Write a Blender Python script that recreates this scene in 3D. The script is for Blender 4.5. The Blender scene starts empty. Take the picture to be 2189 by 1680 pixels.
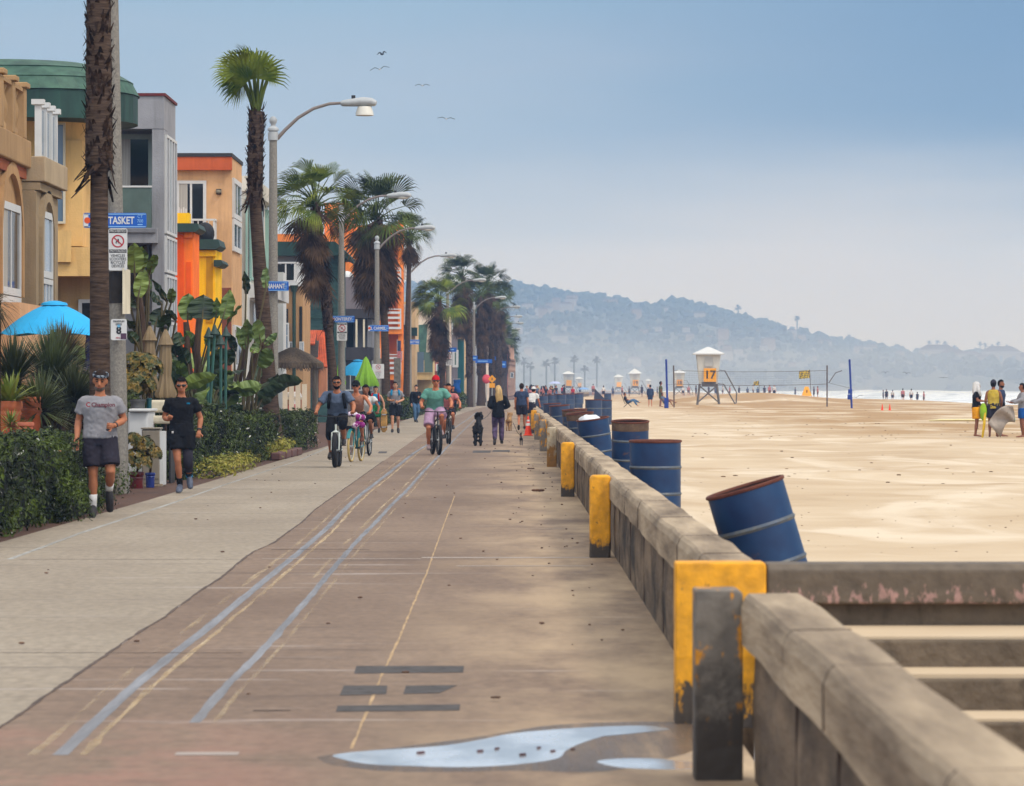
import bpy, bmesh, math, random
from mathutils import Vector, Matrix, noise
S = bpy.context.scene
COL = S.collection
R = math.radians
# ---------------------------------------------------------------- camera, sky, sun
F, U0, V0, HC = 9000.0, 1088.0, 826.0, 1.62        # focal length in picture units, optical axis, eye height (m)
cam_d = bpy.data.cameras.new('camera'); cam = bpy.data.objects.new('camera', cam_d); COL.objects.link(cam)
cam.location = (0, 0, HC); cam.rotation_euler = (R(90), 0, 0)
cam_d.sensor_width = 36; cam_d.lens = 36*F/2189
cam_d.shift_x = 6.5/2189; cam_d.shift_y = -14.0/2189
cam_d.clip_start = 0.5; cam_d.clip_end = 30000
cam_d.dof.use_dof = True; cam_d.dof.focus_distance = 90; cam_d.dof.aperture_fstop = 9.0
S.camera = cam
S.view_settings.view_transform = 'Standard'; S.view_settings.look = 'None'
S.view_settings.exposure = 0.0; S.view_settings.gamma = 1
S.cycles.use_denoising = True
S.cycles.max_bounces = 6; S.cycles.diffuse_bounces = 3; S.cycles.glossy_bounces = 2
S.cycles.transmission_bounces = 4; S.cycles.transparent_max_bounces = 6; S.cycles.volume_bounces = 0
S.cycles.caustics_reflective = False; S.cycles.caustics_refractive = False
S.cycles.sample_clamp_indirect = 6

SUN_EL, SUN_AZ = R(50), R(55)     # azimuth clockwise from behind the camera towards the sea
W = bpy.data.worlds.new('World'); S.world = W; W.use_nodes = True
def lin(c):
    c = c/255.0
    return c/12.92 if c <= .04045 else ((c+.055)/1.055)**2.4
def C(r, g, b, k=1.0):
    return (lin(r)*k, lin(g)*k, lin(b)*k, 1)
def world():
    nt = W.node_tree; N = nt.nodes; L = nt.links
    N.clear()
    out = N.new('ShaderNodeOutputWorld'); bg = N.new('ShaderNodeBackground')
    sky = N.new('ShaderNodeTexSky'); sky.sky_type = 'NISHITA'; sky.sun_disc = False
    sky.sun_elevation = SUN_EL; sky.sun_rotation = R(180)-SUN_AZ
    sky.dust_density = 3
    tc = N.new('ShaderNodeTexCoord'); sep = N.new('ShaderNodeSeparateXYZ'); L.new(tc.outputs['Generated'], sep.inputs[0])
    # overcast deck: colour by elevation, broken by soft bands
    mp = N.new('ShaderNodeMapping'); mp.inputs['Scale'].default_value = (6, 6, 34); L.new(tc.outputs['Generated'], mp.inputs[0])
    nz = N.new('ShaderNodeTexNoise'); nz.inputs['Scale'].default_value = 1.3; nz.inputs['Detail'].default_value = 4
    nz.inputs['Roughness'].default_value = .45
    L.new(mp.outputs[0], nz.inputs['Vector'])
    ad = N.new('ShaderNodeMath'); ad.operation = 'MULTIPLY_ADD'
    L.new(nz.outputs['Fac'], ad.inputs[0]); ad.inputs[1].default_value = .05; ad.inputs[2].default_value = -.025
    ez = N.new('ShaderNodeMath'); ez.operation = 'ADD'; L.new(sep.outputs['Z'], ez.inputs[0]); L.new(ad.outputs[0], ez.inputs[1])
    rp = N.new('ShaderNodeValToRGB'); L.new(ez.outputs[0], rp.inputs[0])
    e = rp.color_ramp.elements
    e[0].position = 0; e[0].color = C(222, 217, 216)
    e[1].position = 1; e[1].color = (1.2, 1.19, 1.18, 1)
    for p, c in ((.022, C(214, 213, 219)), (.044, C(192, 201, 217)), (.066, C(167, 187, 213)), (.09, C(147, 180, 211)), (.16, C(170, 196, 222)), (.4, (.86, .88, .92, 1))):
        q = e.new(p); q.color = c
    # a darker blue bank of cloud over the sea side
    az = N.new('ShaderNodeMapRange'); az.interpolation_type = 'SMOOTHSTEP'; L.new(sep.outputs['X'], az.inputs[0])
    az.inputs[1].default_value = -.06; az.inputs[2].default_value = .14
    el1 = N.new('ShaderNodeMapRange'); el1.interpolation_type = 'SMOOTHSTEP'; L.new(ez.outputs[0], el1.inputs[0])
    el1.inputs[1].default_value = .024; el1.inputs[2].default_value = .078
    el2 = N.new('ShaderNodeMapRange'); el2.interpolation_type = 'SMOOTHSTEP'; L.new(sep.outputs['Z'], el2.inputs[0])
    el2.inputs[1].default_value = .2; el2.inputs[2].default_value = .1
    m1 = N.new('ShaderNodeMath'); m1.operation = 'MULTIPLY'; L.new(az.outputs[0], m1.inputs[0]); L.new(el1.outputs[0], m1.inputs[1])
    m2 = N.new('ShaderNodeMath'); m2.operation = 'MULTIPLY'; L.new(m1.outputs[0], m2.inputs[0]); L.new(el2.outputs[0], m2.inputs[1])
    m3 = N.new('ShaderNodeMath'); m3.operation = 'MULTIPLY'; L.new(m2.outputs[0], m3.inputs[0]); m3.inputs[1].default_value = .85
    mx = N.new('ShaderNodeMix'); mx.data_type = 'RGBA'; L.new(m3.outputs[0], mx.inputs['Factor'])
    L.new(rp.outputs[0], mx.inputs['A']); mx.inputs['B'].default_value = C(98, 137, 182)
    # the deck is brighter towards the veiled sun, behind the camera
    sb = N.new('ShaderNodeMapRange'); sb.interpolation_type = 'SMOOTHSTEP'; L.new(sep.outputs['Y'], sb.inputs[0])
    sb.inputs[1].default_value = .35; sb.inputs[2].default_value = -.6; sb.inputs[3].default_value = 1.0; sb.inputs[4].default_value = 2.1
    br = N.new('ShaderNodeVectorMath'); br.operation = 'SCALE'; L.new(mx.outputs['Result'], br.inputs[0]); L.new(sb.outputs[0], br.inputs['Scale'])
    # clear sky behind the deck
    sc_ = N.new('ShaderNodeVectorMath'); sc_.operation = 'SCALE'; L.new(sky.outputs[0], sc_.inputs[0]); sc_.inputs['Scale'].default_value = 1.0
    bgs = N.new('ShaderNodeBackground'); L.new(sc_.outputs[0], bgs.inputs[0]); bgs.inputs[1].default_value = .1
    L.new(br.outputs[0], bg.inputs[0]); bg.inputs[1].default_value = 1.0
    ms = N.new('ShaderNodeMixShader'); ms.inputs[0].default_value = .92
    L.new(bgs.outputs[0], ms.inputs[1]); L.new(bg.outputs[0], ms.inputs[2]); L.new(ms.outputs[0], out.inputs[0])
world()
sd = bpy.data.lights.new('sun', 'SUN'); sd.energy = 1.65; sd.angle = R(11); sd.color = (1, .95, .88)
sun = bpy.data.objects.new('sun', sd); COL.objects.link(sun)
sun.rotation_euler = Vector((-math.sin(SUN_AZ)*math.cos(SUN_EL), math.cos(SUN_AZ)*math.cos(SUN_EL), -math.sin(SUN_EL))).to_track_quat('-Z', 'Y').to_euler()

# ---------------------------------------------------------------- helpers
def at(u, v, Y): return Vector(((u-U0)*Y/F, Y, HC-(v-V0)*Y/F))
def gp(u, v):
    Y = F*HC/(v-V0); return Vector(((u-U0)*Y/F, Y, 0))
def ux(u, Y): return (u-U0)*Y/F
def vz(v, Y): return HC-(v-V0)*Y/F
def bend(Y): return 0.00006*(Y-200)**2 if Y > 200 else 0.0

MATS = {}
def mat(key, col=(.5, .5, .5, 1), rough=.8, var=.14, scale=3.0, stretch=(1, 1, 1), bump=0.0, bscale=30.0, metal=0.0, col2=None, lo=.35, hi=.65, spec=.4, detail=5, trans=0.0, bstretch=None):
    if key in MATS: return MATS[key]
    m = bpy.data.materials.new(key); m.use_nodes = True; MATS[key] = m
    nt = m.node_tree; N = nt.nodes; L = nt.links; b = N['Principled BSDF']
    b.inputs['Roughness'].default_value = rough; b.inputs['Metallic'].default_value = metal
    b.inputs['Specular IOR Level'].default_value = spec
    if trans: b.inputs['Transmission Weight'].default_value = trans
    tc = N.new('ShaderNodeTexCoord')
    if var or col2:
        mp = N.new('ShaderNodeMapping'); mp.inputs['Scale'].default_value = stretch; L.new(tc.outputs['Object'], mp.inputs[0])
        nz = N.new('ShaderNodeTexNoise'); nz.inputs['Scale'].default_value = scale; nz.inputs['Detail'].default_value = detail
        nz.inputs['Roughness'].default_value = .6
        L.new(mp.outputs[0], nz.inputs['Vector'])
        rp = N.new('ShaderNodeValToRGB'); L.new(nz.outputs['Fac'], rp.inputs[0])
        e = rp.color_ramp.elements; e[0].position = lo; e[1].position = hi
        if col2: e[0].color = col; e[1].color = col2
        else:
            e[0].color = [c*(1-var) for c in col[:3]]+[1]; e[1].color = [min(1, c*(1+var)) for c in col[:3]]+[1]
        L.new(rp.outputs[0], b.inputs['Base Color'])
    else: b.inputs['Base Color'].default_value = col
    if bump:
        mp2 = N.new('ShaderNodeMapping'); mp2.inputs['Scale'].default_value = bstretch or stretch; L.new(tc.outputs['Object'], mp2.inputs[0])
        n2 = N.new('ShaderNodeTexNoise'); n2.inputs['Scale'].default_value = bscale; n2.inputs['Detail'].default_value = 4
        L.new(mp2.outputs[0], n2.inputs['Vector'])
        bp = N.new('ShaderNodeBump'); bp.inputs['Strength'].default_value = bump; bp.inputs['Distance'].default_value = .02
        L.new(n2.outputs['Fac'], bp.inputs['Height']); L.new(bp.outputs[0], b.inputs['Normal'])
    return m

def origin_of(o):
    v = Vector((0, 0, 0))
    while o: v += o.location; o = o.parent
    return v
def tag(o, label=None, cat=None, group=None, kind=None):
    if label: o['label'] = label
    if cat: o['category'] = cat
    if group: o['group'] = group
    if kind: o['kind'] = kind
    return o
def thing(name, loc, label, cat, group=None):
    o = bpy.data.objects.new(name, None); COL.objects.link(o); o.location = loc; o.empty_display_size = .1
    return tag(o, label, cat, group)
def kids(o): return [c for c in bpy.data.objects if c.parent == o]
def dup(o, loc=None, rz=None, sc=None, label=None, parent=None):
    c = o.copy(); COL.objects.link(c)
    if parent: c.parent = parent
    if loc is not None: c.location = loc
    if rz is not None: c.rotation_euler = (o.rotation_euler[0], o.rotation_euler[1], rz)
    if sc is not None: c.scale = (sc, sc, sc) if not isinstance(sc, tuple) else sc
    if label: c['label'] = label
    for k in list(o.children): dup(k, parent=c)
    return c

class MB:
    def __init__(s): s.v = []; s.f = []
    def add(s, vs, fs, M=None):
        n = len(s.v)
        s.v += [tuple(M @ Vector(p)) for p in vs] if M else [tuple(p) for p in vs]
        s.f += [tuple(i+n for i in f) for f in fs]; return s
    def box(s, x0, x1, y0, y1, z0, z1, M=None):
        return s.add([(x0, y0, z0), (x1, y0, z0), (x1, y1, z0), (x0, y1, z0), (x0, y0, z1), (x1, y0, z1), (x1, y1, z1), (x0, y1, z1)],
                     [(0, 3, 2, 1), (4, 5, 6, 7), (0, 1, 5, 4), (1, 2, 6, 5), (2, 3, 7, 6), (3, 0, 4, 7)], M)
    def cbox(s, c, sz, M=None):
        return s.box(c[0]-sz[0]/2, c[0]+sz[0]/2, c[1]-sz[1]/2, c[1]+sz[1]/2, c[2]-sz[2]/2, c[2]+sz[2]/2, M)
    def quad(s, a, b, c, d): return s.add([a, b, c, d], [(0, 1, 2, 3)])
    def prism(s, poly, y0, y1, ax='y'):
        n = len(poly)
        if ax == 'y': vs = [(p[0], y0, p[1]) for p in poly]+[(p[0], y1, p[1]) for p in poly]
        elif ax == 'x': vs = [(y0, p[0], p[1]) for p in poly]+[(y1, p[0], p[1]) for p in poly]
        else: vs = [(p[0], p[1], y0) for p in poly]+[(p[0], p[1], y1) for p in poly]
        return s.add(vs, [tuple(range(n))[::-1], tuple(range(n, 2*n))]+[(i, (i+1) % n, n+(i+1) % n, n+i) for i in range(n)])
    def tube(s, pts, rad, n=8, right=None, M=None, caps=True):
        """sweep a circle / ellipse (rx, ry) along pts; right fixes the rx axis"""
        pts = [Vector(p) for p in pts]; k = len(pts)
        if not isinstance(rad, (list, tuple)) or (isinstance(rad, tuple) and len(rad) == 2 and k != 2): rad = [rad]*k
        vs = []; a = None
        for i, p in enumerate(pts):
            t = (pts[min(i+1, k-1)]-pts[max(i-1, 0)])
            t = t.normalized() if t.length > 1e-9 else Vector((0, 0, 1))
            if right is not None: r = Vector(right)
            elif a is None: r = Vector((1, 0, 0)) if abs(t.x) < .8 else Vector((0, 1, 0))
            else: r = a
            a = (r-t*r.dot(t)); a = a.normalized() if a.length > 1e-6 else t.orthogonal().normalized()
            b = t.cross(a)
            rx, ry = rad[i] if isinstance(rad[i], (tuple, list)) else (rad[i], rad[i])
            for j in range(n):
                w = 2*math.pi*j/n
                vs.append(p+a*rx*math.cos(w)+b*ry*math.sin(w))
        fs = [(i*n+j, i*n+(j+1) % n, (i+1)*n+(j+1) % n, (i+1)*n+j) for i in range(k-1) for j in range(n)]
        if caps: fs += [tuple(range(n))[::-1], tuple((k-1)*n+j for j in range(n))]
        return s.add(vs, fs, M)
    def lathe(s, prof, c=(0, 0, 0), n=24, M=None, cap=True):
        k = len(prof); c = Vector(c)
        vs = [c+Vector((r*math.cos(2*math.pi*j/n), r*math.sin(2*math.pi*j/n), z)) for r, z in prof for j in range(n)]
        fs = [(i*n+j, i*n+(j+1) % n, (i+1)*n+(j+1) % n, (i+1)*n+j) for i in range(k-1) for j in range(n)]
        if cap: fs += [tuple(range(n))[::-1], tuple((k-1)*n+j for j in range(n))]
        return s.add(vs, fs, M)
    def ball(s, c, r, n=10, m=7, M=None):
        r = r if isinstance(r, (tuple, list)) else (r, r, r)
        vs = [(c[0], c[1], c[2]-r[2])]
        for i in range(1, m):
            a = -math.pi/2+math.pi*i/m
            vs += [(c[0]+r[0]*math.cos(a)*math.cos(2*math.pi*j/n), c[1]+r[1]*math.cos(a)*math.sin(2*math.pi*j/n), c[2]+r[2]*math.sin(a)) for j in range(n)]
        vs.append((c[0], c[1], c[2]+r[2])); t = len(vs)-1
        fs = [(0, 1+(j+1) % n, 1+j) for j in range(n)]
        fs += [(1+i*n+j, 1+i*n+(j+1) % n, 1+(i+1)*n+(j+1) % n, 1+(i+1)*n+j) for i in range(m-2) for j in range(n)]
        fs += [(1+(m-2)*n+j, 1+(m-2)*n+(j+1) % n, t) for j in range(n)]
        return s.add(vs, fs, M)
    def mesh(s, name, off=Vector((0, 0, 0)), fix=True):
        me = bpy.data.meshes.new(name)
        me.from_pydata([tuple(Vector(p)-off) for p in s.v], [], s.f); me.update()
        if fix:
            bm = bmesh.new(); bm.from_mesh(me); bmesh.ops.recalc_face_normals(bm, faces=bm.faces); bm.to_mesh(me); bm.free()
        return me
    def build(s, name, m, parent=None, smooth=False, bevel=0, local=False, fix=True, origin=None):
        off = Vector((0, 0, 0)) if local else (origin_of(parent) if parent else Vector(origin or (0, 0, 0)))
        me = s.mesh(name, off, fix)
        o = bpy.data.objects.new(name, me); COL.objects.link(o)
        if parent: o.parent = parent
        elif origin: o.location = origin
        me.materials.append(m)
        if smooth:
            for p in me.polygons: p.use_smooth = True
            me.set_sharp_from_angle(angle=R(38))
        if bevel:
            b = o.modifiers.new('bevel', 'BEVEL'); b.width = bevel; b.segments = 2; b.limit_method = 'ANGLE'; b.angle_limit = R(40)
        return o
def Tr(x, y, z): return Matrix.Translation((x, y, z))
def Rz(a): return Matrix.Rotation(a, 4, 'Z')
def Rx(a): return Matrix.Rotation(a, 4, 'X')
def Ry(a): return Matrix.Rotation(a, 4, 'Y')
def text_mesh(body, size, depth=.003, font_scale_x=1.0, bold=0.0):
    cu = bpy.data.curves.new('t', 'FONT'); cu.body = body; cu.size = size; cu.extrude = depth; cu.align_x = 'CENTER'; cu.align_y = 'CENTER'
    cu.offset = bold; cu.resolution_u = 3
    o = bpy.data.objects.new('t', cu); COL.objects.link(o)
    dg = bpy.context.evaluated_depsgraph_get(); dg.update()
    me = bpy.data.meshes.new_from_object(o.evaluated_get(dg))
    bpy.data.objects.remove(o); bpy.data.curves.remove(cu)
    return me
def text(body, c, size, m, parent, name='lettering', sx=1.0, rz=0.0, bold=0.0, flat_up=False):
    """lettering standing up and facing the camera side (-Y), or turned by rz"""
    me = text_mesh(body, size, .002, bold=bold)
    me.name = name
    M = Tr(*(Vector(c)-origin_of(parent))) @ Rz(rz) @ Rx(R(90)) @ Matrix.Diagonal((sx, 1, 1, 1))
    me.transform(M); me.materials.append(m)
    o = bpy.data.objects.new(name, me); COL.objects.link(o); o.parent = parent
    return o
rnd = random.Random(7)
# ---------------------------------------------------------------- the setting
def grid(name, xs_of, ys, zf, m, kind='structure', smooth=True):
    b = MB(); nx = None
    for Y in ys:
        xs = xs_of(Y); nx = len(xs)
        b.v += [(x, Y, zf(x, Y)) for x in xs]
    b.f = [(i*nx+j, i*nx+j+1, (i+1)*nx+j+1, (i+1)*nx+j) for i in range(len(ys)-1) for j in range(nx-1)]
    o = b.build(name, m, smooth=smooth); return tag(o, kind=kind)
def lerp(a, b, t): return a+(b-a)*t
def interp(tab, x):
    if x <= tab[0][0]: return tab[0][1]
    for (a, p), (b, q) in zip(tab, tab[1:]):
        if x <= b: return p+(q-p)*(x-a)/(b-a)
    return tab[-1][1]
def geo(a, b, n): return [a*(b/a)**(i/(n-1)) for i in range(n)]

# -- concrete of the promenade: two pours of different age
def concrete(key, c1, c2, stain, sandside=False, joints=True):
    m = bpy.data.materials.new(key); m.use_nodes = True
    nt = m.node_tree; N = nt.nodes; L = nt.links; b = N['Principled BSDF']; b.inputs['Roughness'].default_value = .75
    b.inputs['Specular IOR Level'].default_value = .3
    tc = N.new('ShaderNodeTexCoord')
    def nz(scale, st, det=5, rough=.6):
        mp = N.new('ShaderNodeMapping'); mp.inputs['Scale'].default_value = st; L.new(tc.outputs['Object'], mp.inputs[0])
        n = N.new('ShaderNodeTexNoise'); n.inputs['Scale'].default_value = scale; n.inputs['Detail'].default_value = det; n.inputs['Roughness'].default_value = rough
        L.new(mp.outputs[0], n.inputs['Vector']); return n.outputs['Fac']
    def ramp(x, lo, hi, a=(0, 0, 0, 1), c=(1, 1, 1, 1)):
        r = N.new('ShaderNodeValToRGB'); r.color_ramp.elements[0].position = lo; r.color_ramp.elements[1].position = hi
        r.color_ramp.elements[0].color = a; r.color_ramp.elements[1].color = c; L.new(x, r.inputs[0]); return r.outputs[0]
    def mix(f, a, c):
        x = N.new('ShaderNodeMix'); x.data_type = 'RGBA'
        if isinstance(f, float): x.inputs['Factor'].default_value = f
        else: L.new(f, x.inputs['Factor'])
        for k, s_ in (('A', a), ('B', c)):
            if isinstance(s_, tuple): x.inputs[k].default_value = s_
            else: L.new(s_, x.inputs[k])
        return x.outputs['Result']
    base = ramp(nz(.9, (.5, .16, 1), 6), .3, .7, c1, c2)                 # broad weathering, stretched along the walk
    fine = nz(14, (1, .35, 1), 3)
    base = mix(ramp(fine, .35, .75), base, mix(.35, base, (.02, .015, .01, 1)))
    base = mix(ramp(nz(1.6, (.18, 1.2, 1), 5, .7), .56, .72), base, stain)   # brushed streaks across the walk
    base = mix(ramp(nz(2.3, (.12, .9, 1), 5, .7), .6, .75), base, C(190, 178, 170, .75))
    if sandside:
        sp = N.new('ShaderNodeSeparateXYZ'); L.new(tc.outputs['Object'], sp.inputs[0])
        mr = N.new('ShaderNodeMapRange'); L.new(sp.outputs[0], mr.inputs[0]); mr.inputs[1].default_value = -.9; mr.inputs[2].default_value = 1.0
        ad = N.new('ShaderNodeMath'); ad.operation = 'MULTIPLY'; L.new(mr.outputs[0], ad.inputs[0])
        L.new(ramp(nz(1.1, (.8, .22, 1), 6, .65), .38, .62), ad.inputs[1])
        base = mix(ad.outputs[0], base, C(214, 186, 150, .7))
        mr2 = N.new('ShaderNodeMapRange'); L.new(sp.outputs[1], mr2.inputs[0]); mr2.inputs[1].default_value = 21.5; mr2.inputs[2].default_value = 14
        ad2 = N.new('ShaderNodeMath'); ad2.operation = 'MULTIPLY'; L.new(mr2.outputs[0], ad2.inputs[0])
        L.new(ramp(nz(1.4, (.9, .5, 1), 5), .42, .6), ad2.inputs[1])
        mr3 = N.new('ShaderNodeMapRange'); L.new(sp.outputs[0], mr3.inputs[0]); mr3.inputs[1].default_value = -.6; mr3.inputs[2].default_value = -1.6
        ad3 = N.new('ShaderNodeMath'); ad3.operation = 'MULTIPLY'; L.new(ad2.outputs[0], ad3.inputs[0]); L.new(mr3.outputs[0], ad3.inputs[1])
        base = mix(ad3.outputs[0], base, C(182, 128, 112, .75))                  # old red paint worn into the slab
    L.new(base, b.inputs['Base Color'])
    n2 = nz(40, (1, 1, 1), 4)
    bp = N.new('ShaderNodeBump'); bp.inputs['Strength'].default_value = .25; bp.inputs['Distance'].default_value = .01
    L.new(n2, bp.inputs['Height']); L.new(bp.outputs[0], b.inputs['Normal'])
    return m
M_NEWC = concrete('pale concrete', C(172, 156, 136, .6), C(192, 177, 156, .64), C(140, 127, 114, .58))
M_OLDC = concrete('worn brown concrete', C(142, 116, 97, .56), C(170, 144, 122, .6), C(118, 97, 83, .54), sandside=True)
M_JOINT = mat('dark joint', C(98, 80, 70, .6), var=.3, scale=2)
# crack between the pours, from the photo
CRK = [gp(u, v) for u, v in ((-420, 1840), (0, 1555), (120, 1472), (300, 1350), (350, 1320), (420, 1268), (470, 1236), (520, 1195), (540, 1180), (585, 1160), (650, 1112), (672, 1090), (700, 1070), (760, 1028), (820, 985))]
CRK = [(p.y, p.x) for p in CRK]
CRK = [(8.0, CRK[0][1]+.05)] + CRK + [(140, -2.95), (200, -3.0), (700, -3.0)]
def crack(Y): return interp(CRK, Y)+bend(Y)
YS = geo(9, 130, 150)+geo(132, 900, 60)
WALKL = -5.12
def left_edge(Y): return interp([(8, -5.3), (43, -5.27), (60, -5.12), (113, -4.92), (160, -5.0), (300, -5.0)], Y)+bend(Y)
LX = [0, .2, .4, .6, .8, 1]
grid('promenade', lambda Y: [lerp(crack(Y), 1.06+bend(Y), t) for t in (0, .15, .3, .45, .6, .75, .9, 1)], YS, lambda x, y: 0.0, M_OLDC)
grid('path', lambda Y: [lerp(left_edge(Y)-.02, crack(Y), t) for t in LX], YS, lambda x, y: 0.0015, M_NEWC)
M_DIRT = mat('garden soil', C(92, 62, 46, .7), var=.35, scale=6, bump=.5)
grid('ground', lambda Y: [-2500, -400, -60, left_edge(min(Y, 900))-.01], [4, 43, 60, 113, 200, 300, 450, 900, 2600], lambda x, y: -.004, M_DIRT, smooth=False)

def strip(name, pts, w0, w1, m, z, ragged=0.0, n=None, broken=None, seed=1):
    """a painted strip along (Y, X) points with ragged edges; broken(Y) can hide worn lengths"""
    b = MB(); rr = random.Random(seed)
    y0, y1 = pts[0][0], pts[-1][0]; n = n or 160
    ys = geo(max(y0, 4), y1, n); prev = None
    for y in ys:
        x = interp(pts, y)
        a = x-w0/2-ragged*(noise.noise((y*2.1, seed*9.1, 0))*.8+rr.random()*.4)
        c = x+w1/2+ragged*(noise.noise((y*2.3, seed*5.7, 4))*.8+rr.random()*.4)
        cur = ((a, y, z), (c, y, z))
        if prev and c > a and not (broken and broken(y)): b.quad(prev[0], prev[1], cur[1], cur[0])
        prev = cur
    return b.build(name, m, fix=False)
def px(seq): return [(p.y, p.x) for p in (gp(u, v) for u, v in seq)]
M_BLUEL = mat('faded blue grey paint', C(134, 136, 142, .68), var=.16, scale=5, stretch=(2, .05, 1), col2=C(164, 166, 172, .7))
M_YEL = mat('faded yellow paint', C(206, 174, 130, .72), var=.25, scale=6, col2=C(220, 198, 162, .74))
M_WHITEL = mat('worn white paint', C(186, 184, 178, .72), var=.18, scale=4)
M_SEAL = mat('tar patch', C(92, 86, 84, .5), var=.25, scale=9)
def wear(m, lo, hi, scale=9, stretch=(1, .06, 1), floor=.12):
    nt = m.node_tree; N = nt.nodes; L = nt.links; b = N['Principled BSDF']
    tc = N.new('ShaderNodeTexCoord'); mp = N.new('ShaderNodeMapping'); mp.inputs['Scale'].default_value = stretch; L.new(tc.outputs['Object'], mp.inputs[0])
    n = N.new('ShaderNodeTexNoise'); n.inputs['Scale'].default_value = scale; n.inputs['Detail'].default_value = 7; n.inputs['Roughness'].default_value = .7; L.new(mp.outputs[0], n.inputs['Vector'])
    rp = N.new('ShaderNodeMapRange'); L.new(n.outputs['Fac'], rp.inputs[0]); rp.inputs[1].default_value = lo; rp.inputs[2].default_value = hi; rp.inputs[3].default_value = floor
    L.new(rp.outputs[0], b.inputs['Alpha'])
M_YELF = mat('ghost of yellow paint', C(202, 172, 132, .72), var=.2, scale=6, col2=C(222, 202, 170, .75)); wear(M_YELF, .42, .75, 5, floor=.0)
wear(M_BLUEL, .3, .7, floor=.6); wear(M_YEL, .34, .7, floor=.15); wear(M_WHITEL, .3, .65, 4, floor=.35); wear(M_SEAL, .2, .45, 9, (1, 1, 1), .45)
LINE1 = px([(128, 1614), (250, 1500), (330, 1430), (440, 1345), (540, 1262), (640, 1180), (700, 1128), (735, 1090), (770, 1058), (830, 1012), (885, 968), (960, 922), (1000, 896), (1020, 880)])
LINE2 = px([(415, 1545), (480, 1470), (560, 1392), (650, 1290), (700, 1230), (760, 1160), (800, 1120), (838, 1078), (870, 1048), (905, 1008), (950, 962), (985, 925), (1012, 900), (1028, 882)])
def off(pts, d): return [(y, x+d) for y, x in pts]
def worn(seed, thr): return lambda y: noise.noise((y*.55, seed, 0)) > thr
def part_strip(parent, name, *a, **k):
    o = strip(name, *a, **k); o.parent = parent; return o
def marking(name, label, pts):
    r = thing(name, (0, 0, 0), None, None); tag(r, kind='structure'); return r
ln1 = marking('lane_marking', '', LINE1); ln2 = marking('lane_marking', '', LINE2)
part_strip(ln1, 'blue_band', LINE1, .065, .065, M_BLUEL, .001, .012, seed=3)
part_strip(ln1, 'yellow_edge', off(LINE1, .10), .026, .022, M_YEL, .0018, .022, seed=5)
part_strip(ln1, 'worn_edge', off(LINE1, -.12), .03, .03, M_YELF, .0014, .02, seed=6)
part_strip(ln2, 'blue_band', LINE2, .05, .05, M_BLUEL, .001, .014, seed=8)
part_strip(ln2, 'yellow_edge', off(LINE2, .095), .024, .022, M_YELF, .0018, .014, seed=9)
part_strip(ln2, 'worn_edge', off(LINE2, -.10), .03, .03, M_YELF, .0014, .018, seed=11, broken=lambda y: y < 36)
WL = px([(20, 1196), (180, 1137), (350, 1082), (470, 1040), (560, 1010), (640, 984)])+[(125, -5.05+.12), (180, -4.9)]
sw = strip('edge_line', WL, .055, .055, M_WHITEL, .0028, .012, seed=13); tag(sw, kind='structure')
M_SEAM = mat('sandy seam', C(196, 164, 122, .66), var=.25, scale=3)
SEAM = px([(750, 1600), (790, 1510), (815, 1445), (850, 1372), (880, 1300), (912, 1225), (935, 1160), (955, 1105), (972, 1060)])
ss = strip('seam_line', SEAM, .010, .010, M_SEAM, .001, .008, seed=14, n=400); tag(ss, kind='structure')
ck = strip('crack', CRK[1:16], .01, .016, M_JOINT, .003, .014, seed=15, n=400); tag(ck, kind='structure')
jb = MB()
def joint(v, u0, u1, w=.035, wob=.0):
    Y = F*HC/(v-V0); jb.quad((ux(u0, Y), Y, 0.0026), (ux(u1, Y), Y, 0.0026), (ux(u1, Y), Y+w, 0.0026), (ux(u0, Y), Y+w, 0.0026))
for v, u0, u1, w in ((1396, -100, 520, .03), (1196, 40, 540, .035), (1175, 580, 790, .06), (1112, 640, 720, .05), (1099, 690, 760, .05), (1068, 855, 905, .06), (1062, 610, 700, .05), (1027, 500, 820, .06), (1000, 560, 900, .05), (1098, 300, 640, .03), (1047, 400, 660, .05), (1430, 800, 1000, .02), (1520, 540, 620, .05)):
    if v in (1430,): continue
    joint(v, u0, u1, w)
tag(jb.build('slab_joint', M_JOINT), kind='structure')
# bitumen patches where slabs were mended
pb = MB()
def patch(poly, z=.002):
    ps = [gp(u, v) for u, v in poly]; pb.add([(p.x, p.y, z) for p in ps], [tuple(range(len(ps)))])
patch([(757, 1440), (762, 1424), (992, 1424), (990, 1438)]); patch([(726, 1487), (735, 1466), (828, 1466), (826, 1484)]); patch([(862, 1484), (868, 1466), (978, 1465), (940, 1482)])
patch([(718, 1522), (722, 1509), (984, 1506), (982, 1519)])
patch([(1010, 968), (1012, 963), (1050, 963), (1048, 968)]); patch([(1052, 966), (1054, 962), (1090, 962), (1090, 966)])
patch([(775, 970), (778, 966), (795, 966), (794, 970)]); patch([(808, 969), (810, 965), (828, 965), (826, 969)])
tag(pb.build('mended_patch', M_SEAL), kind='structure')
cb = MB(); Yc = F*HC/(1615-V0); cb.quad((ux(372, Yc), Yc, .002), (ux(508, Yc), Yc, .002), (ux(508, Yc), Yc+.16, .002), (ux(372, Yc), Yc+.16, .002))
Yc = F*HC/(1195-V0)
for u0, u1, dy, w in ((560, 900, 0, .10), (900, 1260, .2, .22), (980, 1255, -1.6, .12)):
    cb.quad((ux(u0, Yc), Yc+dy, 0.0022), (ux(u1, Yc), Yc+dy, 0.0022), (ux(u1, Yc), Yc+dy+w, 0.0022), (ux(u0, Yc), Yc+dy+w, 0.0022))
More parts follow.
